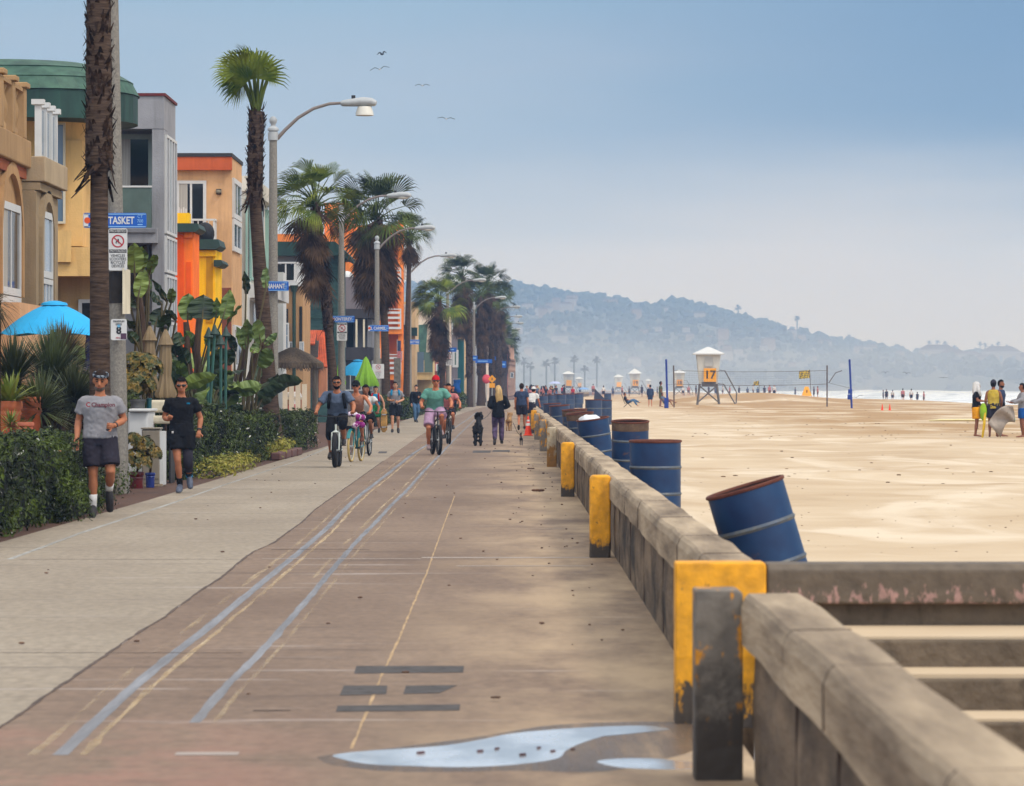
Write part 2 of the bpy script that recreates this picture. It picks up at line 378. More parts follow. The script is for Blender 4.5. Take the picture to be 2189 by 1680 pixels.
tag(cb.build('chalk_mark', mat('chalk smear', C(182, 168, 158, .66), var=.22, scale=3, stretch=(1, 6, 1))), kind='structure')
def smooth_poly(pts, k=4):
    out = []; n = len(pts)
    for i in range(n):
        p0, p1, p2, p3 = (Vector(pts[(i+j-1) % n]) for j in range(4))
        for s_ in range(k):
            t = s_/k
            out.append(tuple(.5*((2*p1)+(p2-p0)*t+(2*p0-5*p1+4*p2-p3)*t*t+(3*p1-p0-3*p2+p3)*t**3)))
    return out
# puddle by the gap in the wall
def puddle(name, pts, label):
    ps = [gp(u, v) for u, v in pts]; c = sum(ps, Vector())/len(ps)
    b = MB(); n = len(ps)
    for rr_, z in ((1.0, .0012), (.985, .0019), (0.0, .002)):
        b.v += [tuple(c.lerp(p, rr_)+Vector((0, 0, z))) for p in ps] if rr_ else [tuple(c+Vector((0, 0, z)))]
    b.f = [(i, (i+1) % n, n+(i+1) % n, n+i) for i in range(n)]+[(n+i, n+(i+1) % n, 2*n) for i in range(n)]
    return tag(b.build(name, M_WATERP), label, 'puddle', kind='structure')
M_WATERP = mat('standing water', C(186, 186, 188, .66), rough=.1, spec=1.0, scale=2.2, stretch=(1, .4, 1), col2=C(224, 226, 230, .78), lo=.4, hi=.6, bump=.08, bscale=6); M_WATERP.node_tree.nodes['Principled BSDF'].inputs['IOR'].default_value = 1.9  # pale mottled base colour carries part of the sky reflection
M_DAMP = mat('damp concrete', C(120, 98, 82, .5), rough=.35, var=.2, scale=3); wear(M_DAMP, .3, .75, 5)
def damp(pts, k):
    ps = [gp(u, v) for u, v in smooth_poly(pts)]; c = sum(ps, Vector((0, 0, 0)))/len(ps); b = MB(); n = len(ps)
    b.v = [tuple(c+Vector(((p.x-c.x)*k*(1+.04*noise.noise((i*.5, 1, 2))), (p.y-c.y)*(k+.15), .0008))) for i, p in enumerate(ps)]+[(c.x, c.y, .0008)]
    b.f = [(i, (i+1) % n, n) for i in range(n)]; return tag(b.build('damp_margin', M_DAMP), kind='structure')
damp([(690, 1616), (860, 1598), (1030, 1578), (1200, 1556), (1430, 1552), (1500, 1570), (1480, 1600), (1300, 1640), (1100, 1640), (880, 1642), (760, 1634)], 1.03)
puddle('puddle', smooth_poly([(712, 1614), (780, 1606), (860, 1601), (950, 1594), (1030, 1581), (1090, 1569), (1180, 1560), (1300, 1553), (1390, 1552), (1430, 1560), (1370, 1566), (1300, 1572), (1240, 1590), (1210, 1605), (1190, 1622), (1110, 1634), (1000, 1640), (880, 1638), (790, 1634), (735, 1624)]), 'long pale puddle lying across the worn brown concrete')
puddle('puddle', smooth_poly([(1275, 1628), (1330, 1622), (1400, 1622), (1440, 1626), (1490, 1632), (1492, 1642), (1440, 1645), (1380, 1644), (1320, 1640)]), 'small narrow puddle at the foot of the grey post')

# ------------------------------------------------ sand, sea, hills
def sand_h(x, y):
    h = .02+.16*math.exp(-max(0, x-1.2-bend(y))/1.3)
    if y < 34: h -= .12*(1-min(1, max(0, (y-21)/13)))
    h += .055*noise.noise((x*.22, y*.10, 1))+.03*noise.noise((x*.5+y*.12, y*.22, 5))+.011*noise.noise((x*2.2, y*.9, 8))
    wob = noise.noise((x*.15, y*.05, 11)); h += .016*math.sin(y*.55+x*.5+6*wob)*min(1, y/30)*(.4+1.2*abs(noise.noise((x*.1, y*.06, 31))))
    d = x-crestX(y)
    if d > 0: h -= .0014*d*d if d < 28 else 1.0976+.0784*(d-28)
    m = math.exp(-((x-23)/7.5)**2-((y-398)/32)**2); h += 1.0*m
    m = math.exp(-((x-38)/9)**2-((y-420)/40)**2); h += .35*m
    if y < 21.0 and x > 1.2: h = min(h, .1)-.6*max(0, (21.0-y)/2.0 if y > 19 else 1)*.5
    return h
CREST = [(0, 52), (300, 50), (355, 45), (372, 36), (400, 32.5), (470, 32), (620, 35), (1000, 42), (1500, 30), (2300, -40), (2800, -160)]
def crestX(y): return interp(CREST, y)
def shoreX(y): return crestX(y)+34
M_SAND = mat('dry sand', C(206, 180, 147, .70), rough=.9, var=.1, scale=.7, stretch=(.25, .22, 1), bump=.25, bscale=3.5, col2=C(224, 203, 173, .74), spec=.15, bstretch=(.9, .7, 1))
def sand_layers():
    nt = M_SAND.node_tree; N = nt.nodes; L = nt.links; b = N['Principled BSDF']; src = b.inputs['Base Color'].links[0].from_socket
    tc = N.new('ShaderNodeTexCoord')
    def nz(sc, st, dist=0, det=5):
        mp = N.new('ShaderNodeMapping'); mp.inputs['Scale'].default_value = st; mp.inputs['Rotation'].default_value = (0, 0, R(12)); L.new(tc.outputs['Object'], mp.inputs[0])
        n = N.new('ShaderNodeTexNoise'); n.inputs['Scale'].default_value = sc; n.inputs['Detail'].default_value = det; n.inputs['Distortion'].default_value = dist; L.new(mp.outputs[0], n.inputs['Vector']); return n.outputs['Fac']
    def rng(x, a, c, lo=0, hi=1):
        m = N.new('ShaderNodeMapRange'); m.interpolation_type = 'SMOOTHSTEP'; L.new(x, m.inputs[0]); m.inputs[1].default_value = a; m.inputs[2].default_value = c; m.inputs[3].default_value = lo; m.inputs[4].default_value = hi; return m.outputs[0]
    def mul(x, y):
        m = N.new('ShaderNodeMath'); m.operation = 'MULTIPLY'; L.new(x, m.inputs[0]); L.new(y, m.inputs[1]); return m.outputs[0]
    def over(f, base, c):
        x = N.new('ShaderNodeMix'); x.data_type = 'RGBA'; L.new(f, x.inputs['Factor']); L.new(base, x.inputs['A']); x.inputs['B'].default_value = c; return x.outputs['Result']
    sp = N.new('ShaderNodeSeparateXYZ'); L.new(tc.outputs['Object'], sp.inputs[0])
    base = over(rng(nz(.55, (.5, .16, 1), 1.6), .5, .66, 0, .8), src, C(232, 215, 190, .78))       # pale wind blown drifts
    base = over(rng(nz(1.1, (.4, .2, 1), 1.0), .56, .72, 0, .35), base, C(188, 162, 130, .68))
    damp = mul(mul(rng(sp.outputs[0], 7.5, 15), rng(sp.outputs[1], 112, 150)), rng(nz(.18, (1, .35, 1), .5), .36, .56))
    base = over(damp, base, C(186, 152, 110, .7))                                                   # damp, trodden sand towards the water
    L.new(base, b.inputs['Base Color'])
sand_layers()
ysand = geo(18, 70, 170)+geo(70.5, 480, 260)+geo(485, 2600, 60)
grid('sand', lambda Y: [1.21+bend(min(Y, 900))+(crestX(Y)+75-1.21-bend(min(Y, 900)))*(i/110)**1.35 for i in range(111)], ysand, sand_h, M_SAND)
# ocean, white with surf for a few hundred metres out
def ocean_mat():
    m = bpy.data.materials.new('surf water'); m.use_nodes = True; nt = m.node_tree; N = nt.nodes; L = nt.links; b = N['Principled BSDF']
    tc = N.new('ShaderNodeTexCoord'); mp = N.new('ShaderNodeMapping'); mp.inputs['Scale'].default_value = (.05, .012, .3); L.new(tc.outputs['Object'], mp.inputs[0])
    n = N.new('ShaderNodeTexNoise'); n.inputs['Scale'].default_value = 1.6; n.inputs['Detail'].default_value = 9; n.inputs['Roughness'].default_value = .68; L.new(mp.outputs[0], n.inputs['Vector'])
    rp = N.new('ShaderNodeValToRGB'); L.new(n.outputs['Fac'], rp.inputs[0]); e = rp.color_ramp.elements
    e[0].position = .34; e[0].color = C(150, 164, 172, .7); e[1].position = .5; e[1].color = C(240, 242, 244, .92)
    L.new(rp.outputs[0], b.inputs['Base Color']); b.inputs['Roughness'].default_value = .35
    n2 = N.new('ShaderNodeTexNoise'); n2.inputs['Scale'].default_value = .5; n2.inputs['Detail'].default_value = 6; L.new(tc.outputs['Object'], n2.inputs['Vector'])
    bp = N.new('ShaderNodeBump'); bp.inputs['Strength'].default_value = .6; bp.inputs['Distance'].default_value = .6; L.new(n2.outputs['Fac'], bp.inputs['Height']); L.new(bp.outputs[0], b.inputs['Normal'])
    return m
def sea_z(x, y):
    d = x-shoreX(y)
    w = sum(a*max(0, math.sin(d*k+ph+2.6*noise.noise((x*.012, y*.006, q))))**5 for a, k, ph, q in ((1.15, .10, .4, 3), (.75, .17, 2.1, 9)))
    f = min(1, max(0, (d-4)/25))*(1 if d < 420 else max(0, 1-(d-420)/200))
    return -1.75+w*f*(.5+.9*abs(noise.noise((x*.01, y*.011, 2))))+.12*noise.noise((x*.2, y*.05, 1))
grid('ocean', lambda Y: [crestX(Y)+22+i*3.2+(0 if i < 90 else (i-90)**2*6) for i in range(120)], geo(300, 3300, 130), sea_z, ocean_mat())
SKY = [(300, 640), (700, 620), (960, 612), (1085, 616), (1120, 618), (1160, 628), (1210, 634), (1260, 640), (1310, 646), (1350, 656), (1400, 658), (1440, 650), (1480, 660), (1520, 670), (1570, 684), (1610, 694), (1660, 703), (1710, 718), (1750, 728), (1800, 741), (1850, 744), (1900, 755), (1940, 764), (2000, 764), (2060, 764), (2120, 766), (2189, 774), (2400, 800)]
HY0, HY1 = 2500, 3700
def hill_z(u, t):
    v = interp(SKY, u); rz = (V0-v)*HY1/F+HC+1.0
    s = interp([(0, 0), (.06, .13), (.25, .34), (.6, .70), (1, 1.0)], t)
    if u > 1850: s = interp([(0, 0), (.05, .30), (.3, .62), (1, 1)], t)
    return -2+(rz+2)*s
def hill_pt(u, t):
    Y = HY0+(HY1-HY0)*t; x = (u-U0)*Y/F
    z = hill_z(u, t)+5*noise.noise((x*.006, Y*.006, 3))*t*(1-t)*3+2.2*noise.noise((x*.02, Y*.02, 7))*min(1, t*4)*(1-.6*t)
    return Vector((x, Y, z))
hb = MB(); us = [250+i*14 for i in range(156)]; ts = [i/34 for i in range(35)]
for t in ts: hb.v += [tuple(hill_pt(u, t)) for u in us]
hb.v += [(p[0]*1.05, p[1]+250, -5) for p in [tuple(hill_pt(u, 1)) for u in us]]
nu = len(us); hb.f = [(i*nu+j, i*nu+j+1, (i+1)*nu+j+1, (i+1)*nu+j) for i in range(len(ts)) for j in range(nu-1)]
M_HILL = mat('scrub hillside', C(66, 76, 58, .55), var=.3, scale=.02, col2=C(120, 108, 84, .6), lo=.45, hi=.75)
tag(hb.build('hills', M_HILL, smooth=True), kind='structure')
M_FARTREE = mat('far foliage', C(48, 62, 44, .5), var=.35, scale=.15)
def lump(b, c, r, rr, h=1.0):
    """one irregular crown: a lumpy ball of small facets"""
    bm = bmesh.new(); bmesh.ops.create_icosphere(bm, subdivisions=2 if r > 3.4 else 1, radius=1)
    s_ = rr.random()*50
    vs = [tuple(Vector(c)+Vector((v.co.x*r, v.co.y*r, v.co.z*r*h))*(1+.55*noise.noise(v.co*1.7+Vector((s_, 0, 0)))+.25*noise.noise(v.co*4+Vector((0, s_, 0))))) for v in bm.verts]
    fs = [tuple(v.index for v in f.verts) for f in bm.faces]; bm.free(); b.add(vs, fs)
rr = random.Random(5); tb = MB()
for i in range(2300):
    u = rr.uniform(820, 2250); t = rr.random()**.8
    if t > .97: t = .97
    p = hill_pt(u, t); r = rr.choice((1.4, 1.8, 2.4, 3.0, 3.8, 5.0))
    for k in range(rr.choice((1, 1, 2, 3))):
        lump(tb, p+Vector((rr.gauss(0, r*.9), rr.gauss(0, r), r*.35+rr.uniform(0, r*.5))), r*rr.uniform(.5, 1), rr, rr.uniform(.6, 1.1))
for i in range(260):     # the ragged skyline
    u = rr.uniform(1085, 2215); p = hill_pt(u, .985)
    r = rr.choice((1.6, 2.4, 3.2, 4.2, 5.5)); lump(tb, p+Vector((0, 0, r*.3)), r, rr, rr.uniform(.7, 1.15))
for u, v, r in ((1170, 640, 3.6), (1245, 640, 5.0), (1260, 634, 5.2), (1300, 640, 3.5), (1330, 648, 7), (1425, 652, 7), (1450, 650, 8), (1480, 660, 8), (1800, 735, 6), (1816, 742, 5), (1855, 738, 5.5), (1880, 744, 5), (2085, 755, 5), (2100, 752, 5.5), (2120, 758, 5)):
    p = at(u, v+6, 3620); lump(tb, p, r*.95, rr, .85)
tag(tb.build('hillside_trees', M_FARTREE, smooth=True), 'blue green woods and gardens covering the distant hillside', 'woodland', kind='stuff')
# ---------------------------------------------------------------- sea wall, posts, stairs, drums
M_CAP = mat('weathered coping concrete', C(108, 87, 66, .56), var=.2, scale=3.4, stretch=(1, .10, 1), bump=.8, bscale=22, col2=C(204, 181, 150, .7), lo=.3, hi=.62, detail=12)
def stained(key, c1, c2, cs, lo=.5, hi=.66, st=(3, 3.4, .35), sc=2.0, bst=(1, 1, 1)):
    m = mat(key, c1, var=.1, scale=5, col2=c2, bump=.8, bscale=18, stretch=bst)
    nt = m.node_tree; N = nt.nodes; L = nt.links; b = N['Principled BSDF']
    src = b.inputs['Base Color'].links[0].from_socket
    tc = N.new('ShaderNodeTexCoord'); mp = N.new('ShaderNodeMapping'); mp.inputs['Scale'].default_value = st; L.new(tc.outputs['Object'], mp.inputs[0])
    n = N.new('ShaderNodeTexNoise'); n.inputs['Scale'].default_value = sc; n.inputs['Detail'].default_value = 6; n.inputs['Roughness'].default_value = .65; L.new(mp.outputs[0], n.inputs['Vector'])
    rp = N.new('ShaderNodeMapRange'); L.new(n.outputs['Fac'], rp.inputs[0]); rp.inputs[1].default_value = lo; rp.inputs[2].default_value = hi
    mx = N.new('ShaderNodeMix'); mx.data_type = 'RGBA'; L.new(rp.outputs[0], mx.inputs['Factor']); L.new(src, mx.inputs['A']); mx.inputs['B'].default_value = cs
    L.new(mx.outputs['Result'], b.inputs['Base Color']); return m
M_PANEL = stained('stained wall concrete', C(108, 88, 68, .56), C(154, 130, 103, .6), C(50, 36, 25, .45), .46, .64, (1, .2, .55), 3.6, (1, .15, 1))
def paint_over(key, paint, under, lo, hi, z0, z1, scale=7.0, st=(1, 1, .6)):
    """paint flaking off concrete, more of it gone near the ground"""
    m = bpy.data.materials.new(key); m.use_nodes = True; nt = m.node_tree; N = nt.nodes; L = nt.links; b = N['Principled BSDF']; b.inputs['Roughness'].default_value = .65
    tc = N.new('ShaderNodeTexCoord'); mp = N.new('ShaderNodeMapping'); mp.inputs['Scale'].default_value = st; L.new(tc.outputs['Object'], mp.inputs[0])
    n = N.new('ShaderNodeTexNoise'); n.inputs['Scale'].default_value = scale; n.inputs['Detail'].default_value = 6; n.inputs['Roughness'].default_value = .65; L.new(mp.outputs[0], n.inputs['Vector'])
    sp = N.new('ShaderNodeSeparateXYZ'); L.new(tc.outputs['Object'], sp.inputs[0])
    mz = N.new('ShaderNodeMapRange'); L.new(sp.outputs[2], mz.inputs[0]); mz.inputs[1].default_value = z0; mz.inputs[2].default_value = z1; mz.inputs[3].default_value = -.24; mz.inputs[4].default_value = .0
    ad = N.new('ShaderNodeMath'); L.new(n.outputs['Fac'], ad.inputs[0]); L.new(mz.outputs[0], ad.inputs[1])
    rp = N.new('ShaderNodeMapRange'); L.new(ad.outputs[0], rp.inputs[0]); rp.inputs[1].default_value = lo; rp.inputs[2].default_value = hi
    n2 = N.new('ShaderNodeTexNoise'); n2.inputs['Scale'].default_value = 11; n2.inputs['Detail'].default_value = 5; L.new(tc.outputs['Object'], n2.inputs['Vector'])
    def r(c):
        q = N.new('ShaderNodeValToRGB'); q.color_ramp.elements[0].position = .3; q.color_ramp.elements[1].position = .7
        q.color_ramp.elements[0].color = [x*.7 for x in c[:3]]+[1]; q.color_ramp.elements[1].color = [x*1.2 for x in c[:3]]+[1]; L.new(n2.outputs['Fac'], q.inputs[0]); return q.outputs[0]
    mx = N.new('ShaderNodeMix'); mx.data_type = 'RGBA'; L.new(rp.outputs[0], mx.inputs['Factor']); L.new(r(under), mx.inputs['A']); L.new(r(paint), mx.inputs['B'])
    L.new(mx.outputs['Result'], b.inputs['Base Color'])
    bp = N.new('ShaderNodeBump'); bp.inputs['Strength'].default_value = .7; bp.inputs['Distance'].default_value = .015; L.new(n2.outputs['Fac'], bp.inputs['Height']); L.new(bp.outputs[0], b.inputs['Normal'])
    return m
YEL = C(232, 160, 12, .85); DK = C(86, 74, 62, .55); GR = C(132, 124, 114, .6)
M_POSTY = paint_over('worn yellow post paint', YEL, DK, .33, .40, .02, .26)
def dirty(m, c, z0, z1):
    nt = m.node_tree; N = nt.nodes; L = nt.links; b = N['Principled BSDF']; src = b.inputs['Base Color'].links[0].from_socket
    tc = N.new('ShaderNodeTexCoord'); n = N.new('ShaderNodeTexNoise'); n.inputs['Scale'].default_value = 5; n.inputs['Detail'].default_value = 8; n.inputs['Roughness'].default_value = .7; L.new(tc.outputs['Object'], n.inputs['Vector'])
    sp = N.new('ShaderNodeSeparateXYZ'); L.new(tc.outputs['Object'], sp.inputs[0]); mz = N.new('ShaderNodeMapRange'); L.new(sp.outputs[2], mz.inputs[0]); mz.inputs[1].default_value = z0; mz.inputs[2].default_value = z1; mz.inputs[3].default_value = .22; mz.inputs[4].default_value = -.2
    ad = N.new('ShaderNodeMath'); L.new(n.outputs['Fac'], ad.inputs[0]); L.new(mz.outputs[0], ad.inputs[1]); rp = N.new('ShaderNodeMapRange'); L.new(ad.outputs[0], rp.inputs[0]); rp.inputs[1].default_value = .44; rp.inputs[2].default_value = .62; rp.inputs[4].default_value = .9
    mx = N.new('ShaderNodeMix'); mx.data_type = 'RGBA'; L.new(rp.outputs[0], mx.inputs['Factor']); L.new(src, mx.inputs['A']); mx.inputs['B'].default_value = c; L.new(mx.outputs['Result'], b.inputs['Base Color']); return m
M_POSTG = paint_over('yellow flakes on grey post', C(214, 142, 20, .8), C(132, 122, 110, .6), .56, .60, -.2, .0)
dirty(M_POSTG, C(58, 46, 36, .5), .1, .7); dirty(M_POSTY, C(66, 52, 40, .5), -.25, .35)
M_POSTW = paint_over('pale limewash on post', C(196, 180, 152, .75), C(176, 122, 34, .6), .38, .48, .05, .5)
M_POSTH = paint_over('half yellow post paint', YEL, C(150, 140, 128, .65), .5, .56, .0, .1)
def extrude(name, prof, ys, m, parent, amp=.012, fq=1.3, seed=0, cap=True):
    b = MB(); n = len(prof)
    for y in ys:
        for i, (x, z) in enumerate(prof):
            w = noise.noise((y*fq, i*1.7+seed, seed*3.3)); w2 = noise.noise((y*fq*4, i*2.3, seed))
            k = 0 if z <= 0.001 else 1
            w = noise.noise((y*fq, i*.35+seed, seed*3.3)); b.v.append((x+bend(y)+amp*w*k, y, z+amp*.6*w*k*(1 if z > .3 else .5)))
    b.f = [(i*n+j, i*n+(j+1) % n, (i+1)*n+(j+1) % n, (i+1)*n+j) for i in range(len(ys)-1) for j in range(n)]
    if cap: b.f += [tuple(range(n)), tuple((len(ys)-1)*n+j for j in range(n))[::-1]]
    return b.build(name, m, parent)
CAPP = [(.955, .56), (.955, .715), (.972, .755), (.99, .772), (1.19, .775), (1.215, .75), (1.215, .56)]
PANP = [(1.02, -.3), (1.0, .3), (1.015, .575), (1.185, .575), (1.19, -.3)]
def frange(a, b, s):
    out = []
    while a < b: out.append(a); a += s
    return out+[b]
nw = thing('sea_wall', (1.05, 17.3, 0), 'near stretch of stained concrete sea wall running out of the bottom right corner', 'wall', 'concrete sea wall stretches')
extrude('coping', CAPP, frange(6.5, 17.3, .3), M_CAP, nw, .012, .8, 2)
extrude('panel', PANP, frange(6.5, 17.29, .2), M_PANEL, nw, .008, 1.5, 4)
fw = thing('sea_wall', (1.05, 20.4, 0), 'long concrete sea wall with a sand dusted coping receding beside the walkway', 'wall', 'concrete sea wall stretches')
extrude('coping', CAPP, frange(20.45, 60, .3)+geo(60.3, 620, 260), M_CAP, fw, .012, .8, 9)
extrude('panel', PANP, frange(20.45, 60, .2)+geo(60.4, 620, 150), M_PANEL, fw, .008, 1.4, 12)
for wall_, Y0_, Y1_ in ((nw, 9.3, 16.9), (fw, 21.4, 118)):      # casting joints
    Yj = Y0_; jb_, jp_ = MB(), MB()
    while Yj < Y1_:
        w_ = .008+.004*noise.noise((Yj*3, 2, 2))
        jb_.prism([(.953, .57), (.953, .713), (.970, .755), (.988, .773), (1.192, .776), (1.192, .770), (.99, .766), (.962, .712), (.962, .57)], Yj, Yj+w_)
        q = Yj+.02; jp_.box(1.0, 1.03, q, q+.010, .02, .57)
        Yj += 3.3+3.6*noise.noise((Yj*1.7, 1, 1))
    jb_.build('coping_joints', M_JOINT, wall_); jp_.build('panel_joints', M_JOINT, wall_)
def post(Y, m, label, x0=.765, x1=.962, h=.775, d=.3, wide=False):
    r = thing('wall_post', ((x0+x1)/2+bend(Y), Y, 0), label, 'post', 'painted posts along the sea wall')
    b = MB(); o = bend(Y); w = (x1-x0)/2; N_ = 9
    rc = .012 if Y < 25 else .045
    pr = [(-w, -.02), (w, -.02)]+[(w-(.03 if not wide else .015)*(1-math.cos(a)), h-.03*(1-math.sin(a))) for a in [i*math.pi/8 for i in range(5)]]
    pr += [(-w+rc*(1-math.cos(a)), h-rc*(1-math.sin(a))) for a in [math.pi/2-i*math.pi/8 for i in range(5)]]
    b.prism([(p[0]+(x0+x1)/2+o, p[1]) for p in pr], Y, Y+d)
    q = b.build('shaft', m, r, bevel=.008 if Y < 25 else .018)
    return r
post(17.3, M_POSTG, 'dark grey weathered post with yellow flakes at the end of the nearest wall', d=.26, h=.785)
r_ = post(20.2, M_POSTY, 'tall yellow painted post just behind the grey post at the wall gap', x0=.80, x1=1.235, wide=True, h=.775, d=.25)
post(39.8, M_POSTY, 'yellow painted post with a bleached white top, second along the long wall', h=.78)
post(61.8, M_POSTY, 'bright yellow post third along the long wall, before the small black dog', h=.80)
post(84.8, M_POSTW, 'cream limewashed post stained orange at its foot', h=.80)
post(105, M_POSTH, 'concrete post whose lower half is yellow, right behind the cream post', h=.79)
post(128, M_POSTH, 'small grey and yellow post close to the orange traffic cone', h=.80)
post(146, M_POSTY, 'small yellow post right beside the orange traffic cone', h=.80)
for Y in (168, 190, 212): post(Y, M_POSTH, 'far small post on the wall between the traffic cone and the crowd', h=.79)
# cross wall and stairs down to the sand
M_GREYW = stained('dark weathered concrete', C(104, 89, 72, .56), C(134, 116, 95, .58), C(66, 54, 42, .5), .52, .7, (2, 2, 1))
def flecked():
    m = paint_over('pink flecked concrete', C(192, 150, 138, .64), C(122, 106, 88, .55), .50, .57, .73, .63, 26, (1, 1, .45))
    return m
cw = thing('stair_wall', (1.9, 20.3, 0), 'low concrete wall with peeling pink paint crossing behind the beach steps', 'wall')
b = MB(); b.prism([(20.22, .575), (20.2, .74), (20.225, .768), (20.50, .768), (20.52, .575)], 1.238, 5.2, 'x'); b.build('coping', flecked(), cw, bevel=.012)
MB().box(1.238, 5.2, 20.30, 20.48, -.6, .577).build('panel', M_GREYW, cw)
M_TREAD = mat('sandy step concrete', C(120, 104, 84, .6), var=.2, scale=4, col2=C(206, 182, 142, .7), lo=.4, hi=.6, bump=.5)
stc = thing('beach_steps', (1.9, 19.0, -.6), 'concrete steps dusted with sand going down between the two walls', 'steps')
for i, (yf, z) in enumerate(((19.35, .455), (18.85, .31), (18.35, .155), (17.85, 0.0), (17.35, -.15))):
    MB().box(1.218, 5.2, yf, 20.30-.002*i, -.62+.02*i, z).build('step', M_GREYW, stc, bevel=.012)
    b = MB(); b.box(1.22, 5.2, yf+.03, (yf+.5 if i else 20.28), z+.001, z+.014+.006*(i % 2)); b.build('sand_cover', M_SAND, stc)
tag(MB().box(1.2, 5.6, 6, 17.3, -.66, -.55).build('lower_beach', M_SAND), kind='structure')

# ---- blue steel drums used as bins
def drum_mat(key, rustlo, c=C(8, 44, 88, .68), c2=C(20, 68, 114, .7)):
    m = mat(key, c, rough=.42, var=.1, scale=2.0, col2=c2, bump=.12, bscale=9)
    nt = m.node_tree; N = nt.nodes; L = nt.links; b = N['Principled BSDF']; src = b.inputs['Base Color'].links[0].from_socket
    tc = N.new('ShaderNodeTexCoord'); n = N.new('ShaderNodeTexNoise'); n.inputs['Scale'].default_value = 5; n.inputs['Detail'].default_value = 7; n.inputs['Roughness'].default_value = .7; L.new(tc.outputs['Object'], n.inputs['Vector'])
    rp = N.new('ShaderNodeMapRange'); L.new(n.outputs['Fac'], rp.inputs[0]); rp.inputs[1].default_value = rustlo; rp.inputs[2].default_value = rustlo+.08
    mx = N.new('ShaderNodeMix'); mx.data_type = 'RGBA'; L.new(rp.outputs[0], mx.inputs['Factor']); L.new(src, mx.inputs['A']); mx.inputs['B'].default_value = C(118, 84, 66, .6)
    L.new(mx.outputs['Result'], b.inputs['Base Color']); return m
M_DR = [drum_mat('blue drum paint', .635), drum_mat('chipped blue drum paint', .6), drum_mat('faded grey blue drum paint', .6, C(42, 62, 96, .66), C(64, 84, 116, .66))]
M_RUST = mat('rusty rim', C(88, 40, 30, .7), rough=.8, var=.3, scale=12, col2=C(120, 66, 46, .7))
M_RUSTB = mat('flaking rust band', C(96, 74, 60, .65), rough=.85, var=.3, scale=9, col2=C(128, 104, 84, .65))
M_HOOP = mat('scuffed steel hoop', C(110, 112, 108, .6), rough=.5, var=.3, scale=10, col2=C(60, 84, 116, .6))
M_INS = mat('dark rusty inside', C(60, 34, 28, .5), rough=.9, var=.3, scale=6)
M_BAG = mat('white plastic bag', C(226, 230, 234, .85), rough=.35, var=.06)
def drum(u, Y, vtop, label, k=0, tilt=0.0, lean=0.0, band=False, bag=False, dx=0, z0=None):
    x = ux(u, Y)+dx; zt = vz(vtop, Y); h = .88
    r = thing('steel_drum', (x, Y, zt-h if z0 is None else z0), label, 'drum', 'blue steel drums used as bins behind the sea wall')
    o = origin_of(r); n = 36
    def L_(prof): return MB().lathe([(a, z) for a, z in prof], o, n, cap=False)
    m = M_DR[k]
    b = L_([(.0, .01), (.28, .0), (.286, .02), (.284, .28), (.284, .57), (.284, .74), (.284, .862), (.272, .862), (.272, .05), (0, .05)]) if not band else L_([(0, .01), (.28, 0), (.286, .02), (.284, .28), (.284, .57), (.284, .735), (.27, .735), (.27, .05), (0, .05)])
    b.build('barrel', m, r, True)
    for z in (.285, .58):
        L_([(.2835, z-.02), (.292, z-.006), (.2945, z), (.292, z+.006), (.2835, z+.02)]).build('hoop', M_HOOP, r, True)
    if band: L_([(.284, .735), (.287, .74), (.286, .86), (.272, .86), (.271, .735)]).build('rust_band', M_RUSTB, r, True)
    L_([(.284, .855), (.296, .862), (.298, .875), (.290, .884), (.276, .882), (.27, .868), (.268, .62)]).build('rim', M_RUST, r, True)
    L_([(.266, .866), (.264, .10), (0, .09)]).build('lining', M_INS, r, True)
    if bag:
        bb = MB().ball((o.x-.06, o.y-.05, o.z+.86), (.2, .2, .1), 14, 8)
        for i, p in enumerate(bb.v): bb.v[i] = tuple(Vector(p)+Vector((noise.noise(Vector(p)*9), noise.noise(Vector(p)*9+Vector((5, 0, 0))), noise.noise(Vector(p)*9+Vector((9, 0, 0)))))*.035)
        bb.build('bin_liner', M_BAG, r, True)
    # pivot about the foot: lean = roll to the left (+) seen from the walk, tilt = towards the walkway camera
    r.rotation_euler = (tilt, -lean, 0)
    return r
drum(1665, 30.6, 826+9000*(1.62-.93)/30.6, 'nearest blue drum, leaning far over to the left', lean=R(16.5), tilt=R(1))
drum(1401, 47, 941, 'upright deep blue drum with a dark red rim behind the wall', tilt=R(1.0))
drum(1347, 65, 899, 'blue drum with a brown flaking rust band under its rim', 1, tilt=R(4.5), band=True)
drum(1281, 75, 893, 'blue drum holding a white plastic bag, tipped to the left', 1, lean=R(8), tilt=R(3), bag=True)
drum(1247, 88, 882, 'rusty rimmed grey blue drum left of the drum with the white bag', 2, lean=R(5), tilt=R(3), band=True)
drum(1232, 97, 875, 'rust banded drum half hidden behind the rusty rimmed grey blue one', 2, lean=R(3), band=True, tilt=R(3))
drum(1200, 118, 866, 'grey blue drum fifth from the near end, above the far coping', 2, lean=R(4), tilt=R(2))
drum(1183, 134, 862, 'grey blue drum overlapped on its right by a nearer one, near the walker in navy', 2, lean=R(3), tilt=R(1))
drum(1269, 142, 854, 'upright slate blue drum standing apart on the sand with a pale streak', 2)
drum(1291, 150, 855, 'slate blue drum half hidden right behind the one standing apart', 2)
drum(1299, 330, 841, 'lone small blue drum far out on the sand, right of the bins', 2)
for i, (u, Y, v) in enumerate(((1160, 232, 846), (1181, 240, 844), (1199, 236, 843), (1218, 246, 843), (1236, 262, 842), (1150, 285, 846), (1172, 300, 843), (1192, 310, 842), (1210, 325, 841), (1225, 335, 841), (1240, 345, 840))):
    if i == 0: d0 = drum(u, Y, v, 'one of the small far drums crowded together before the beach crowd', 2)
    else: dup(d0, (ux(u, Y), Y, vz(v, Y)-.88), rz=i*1.3)
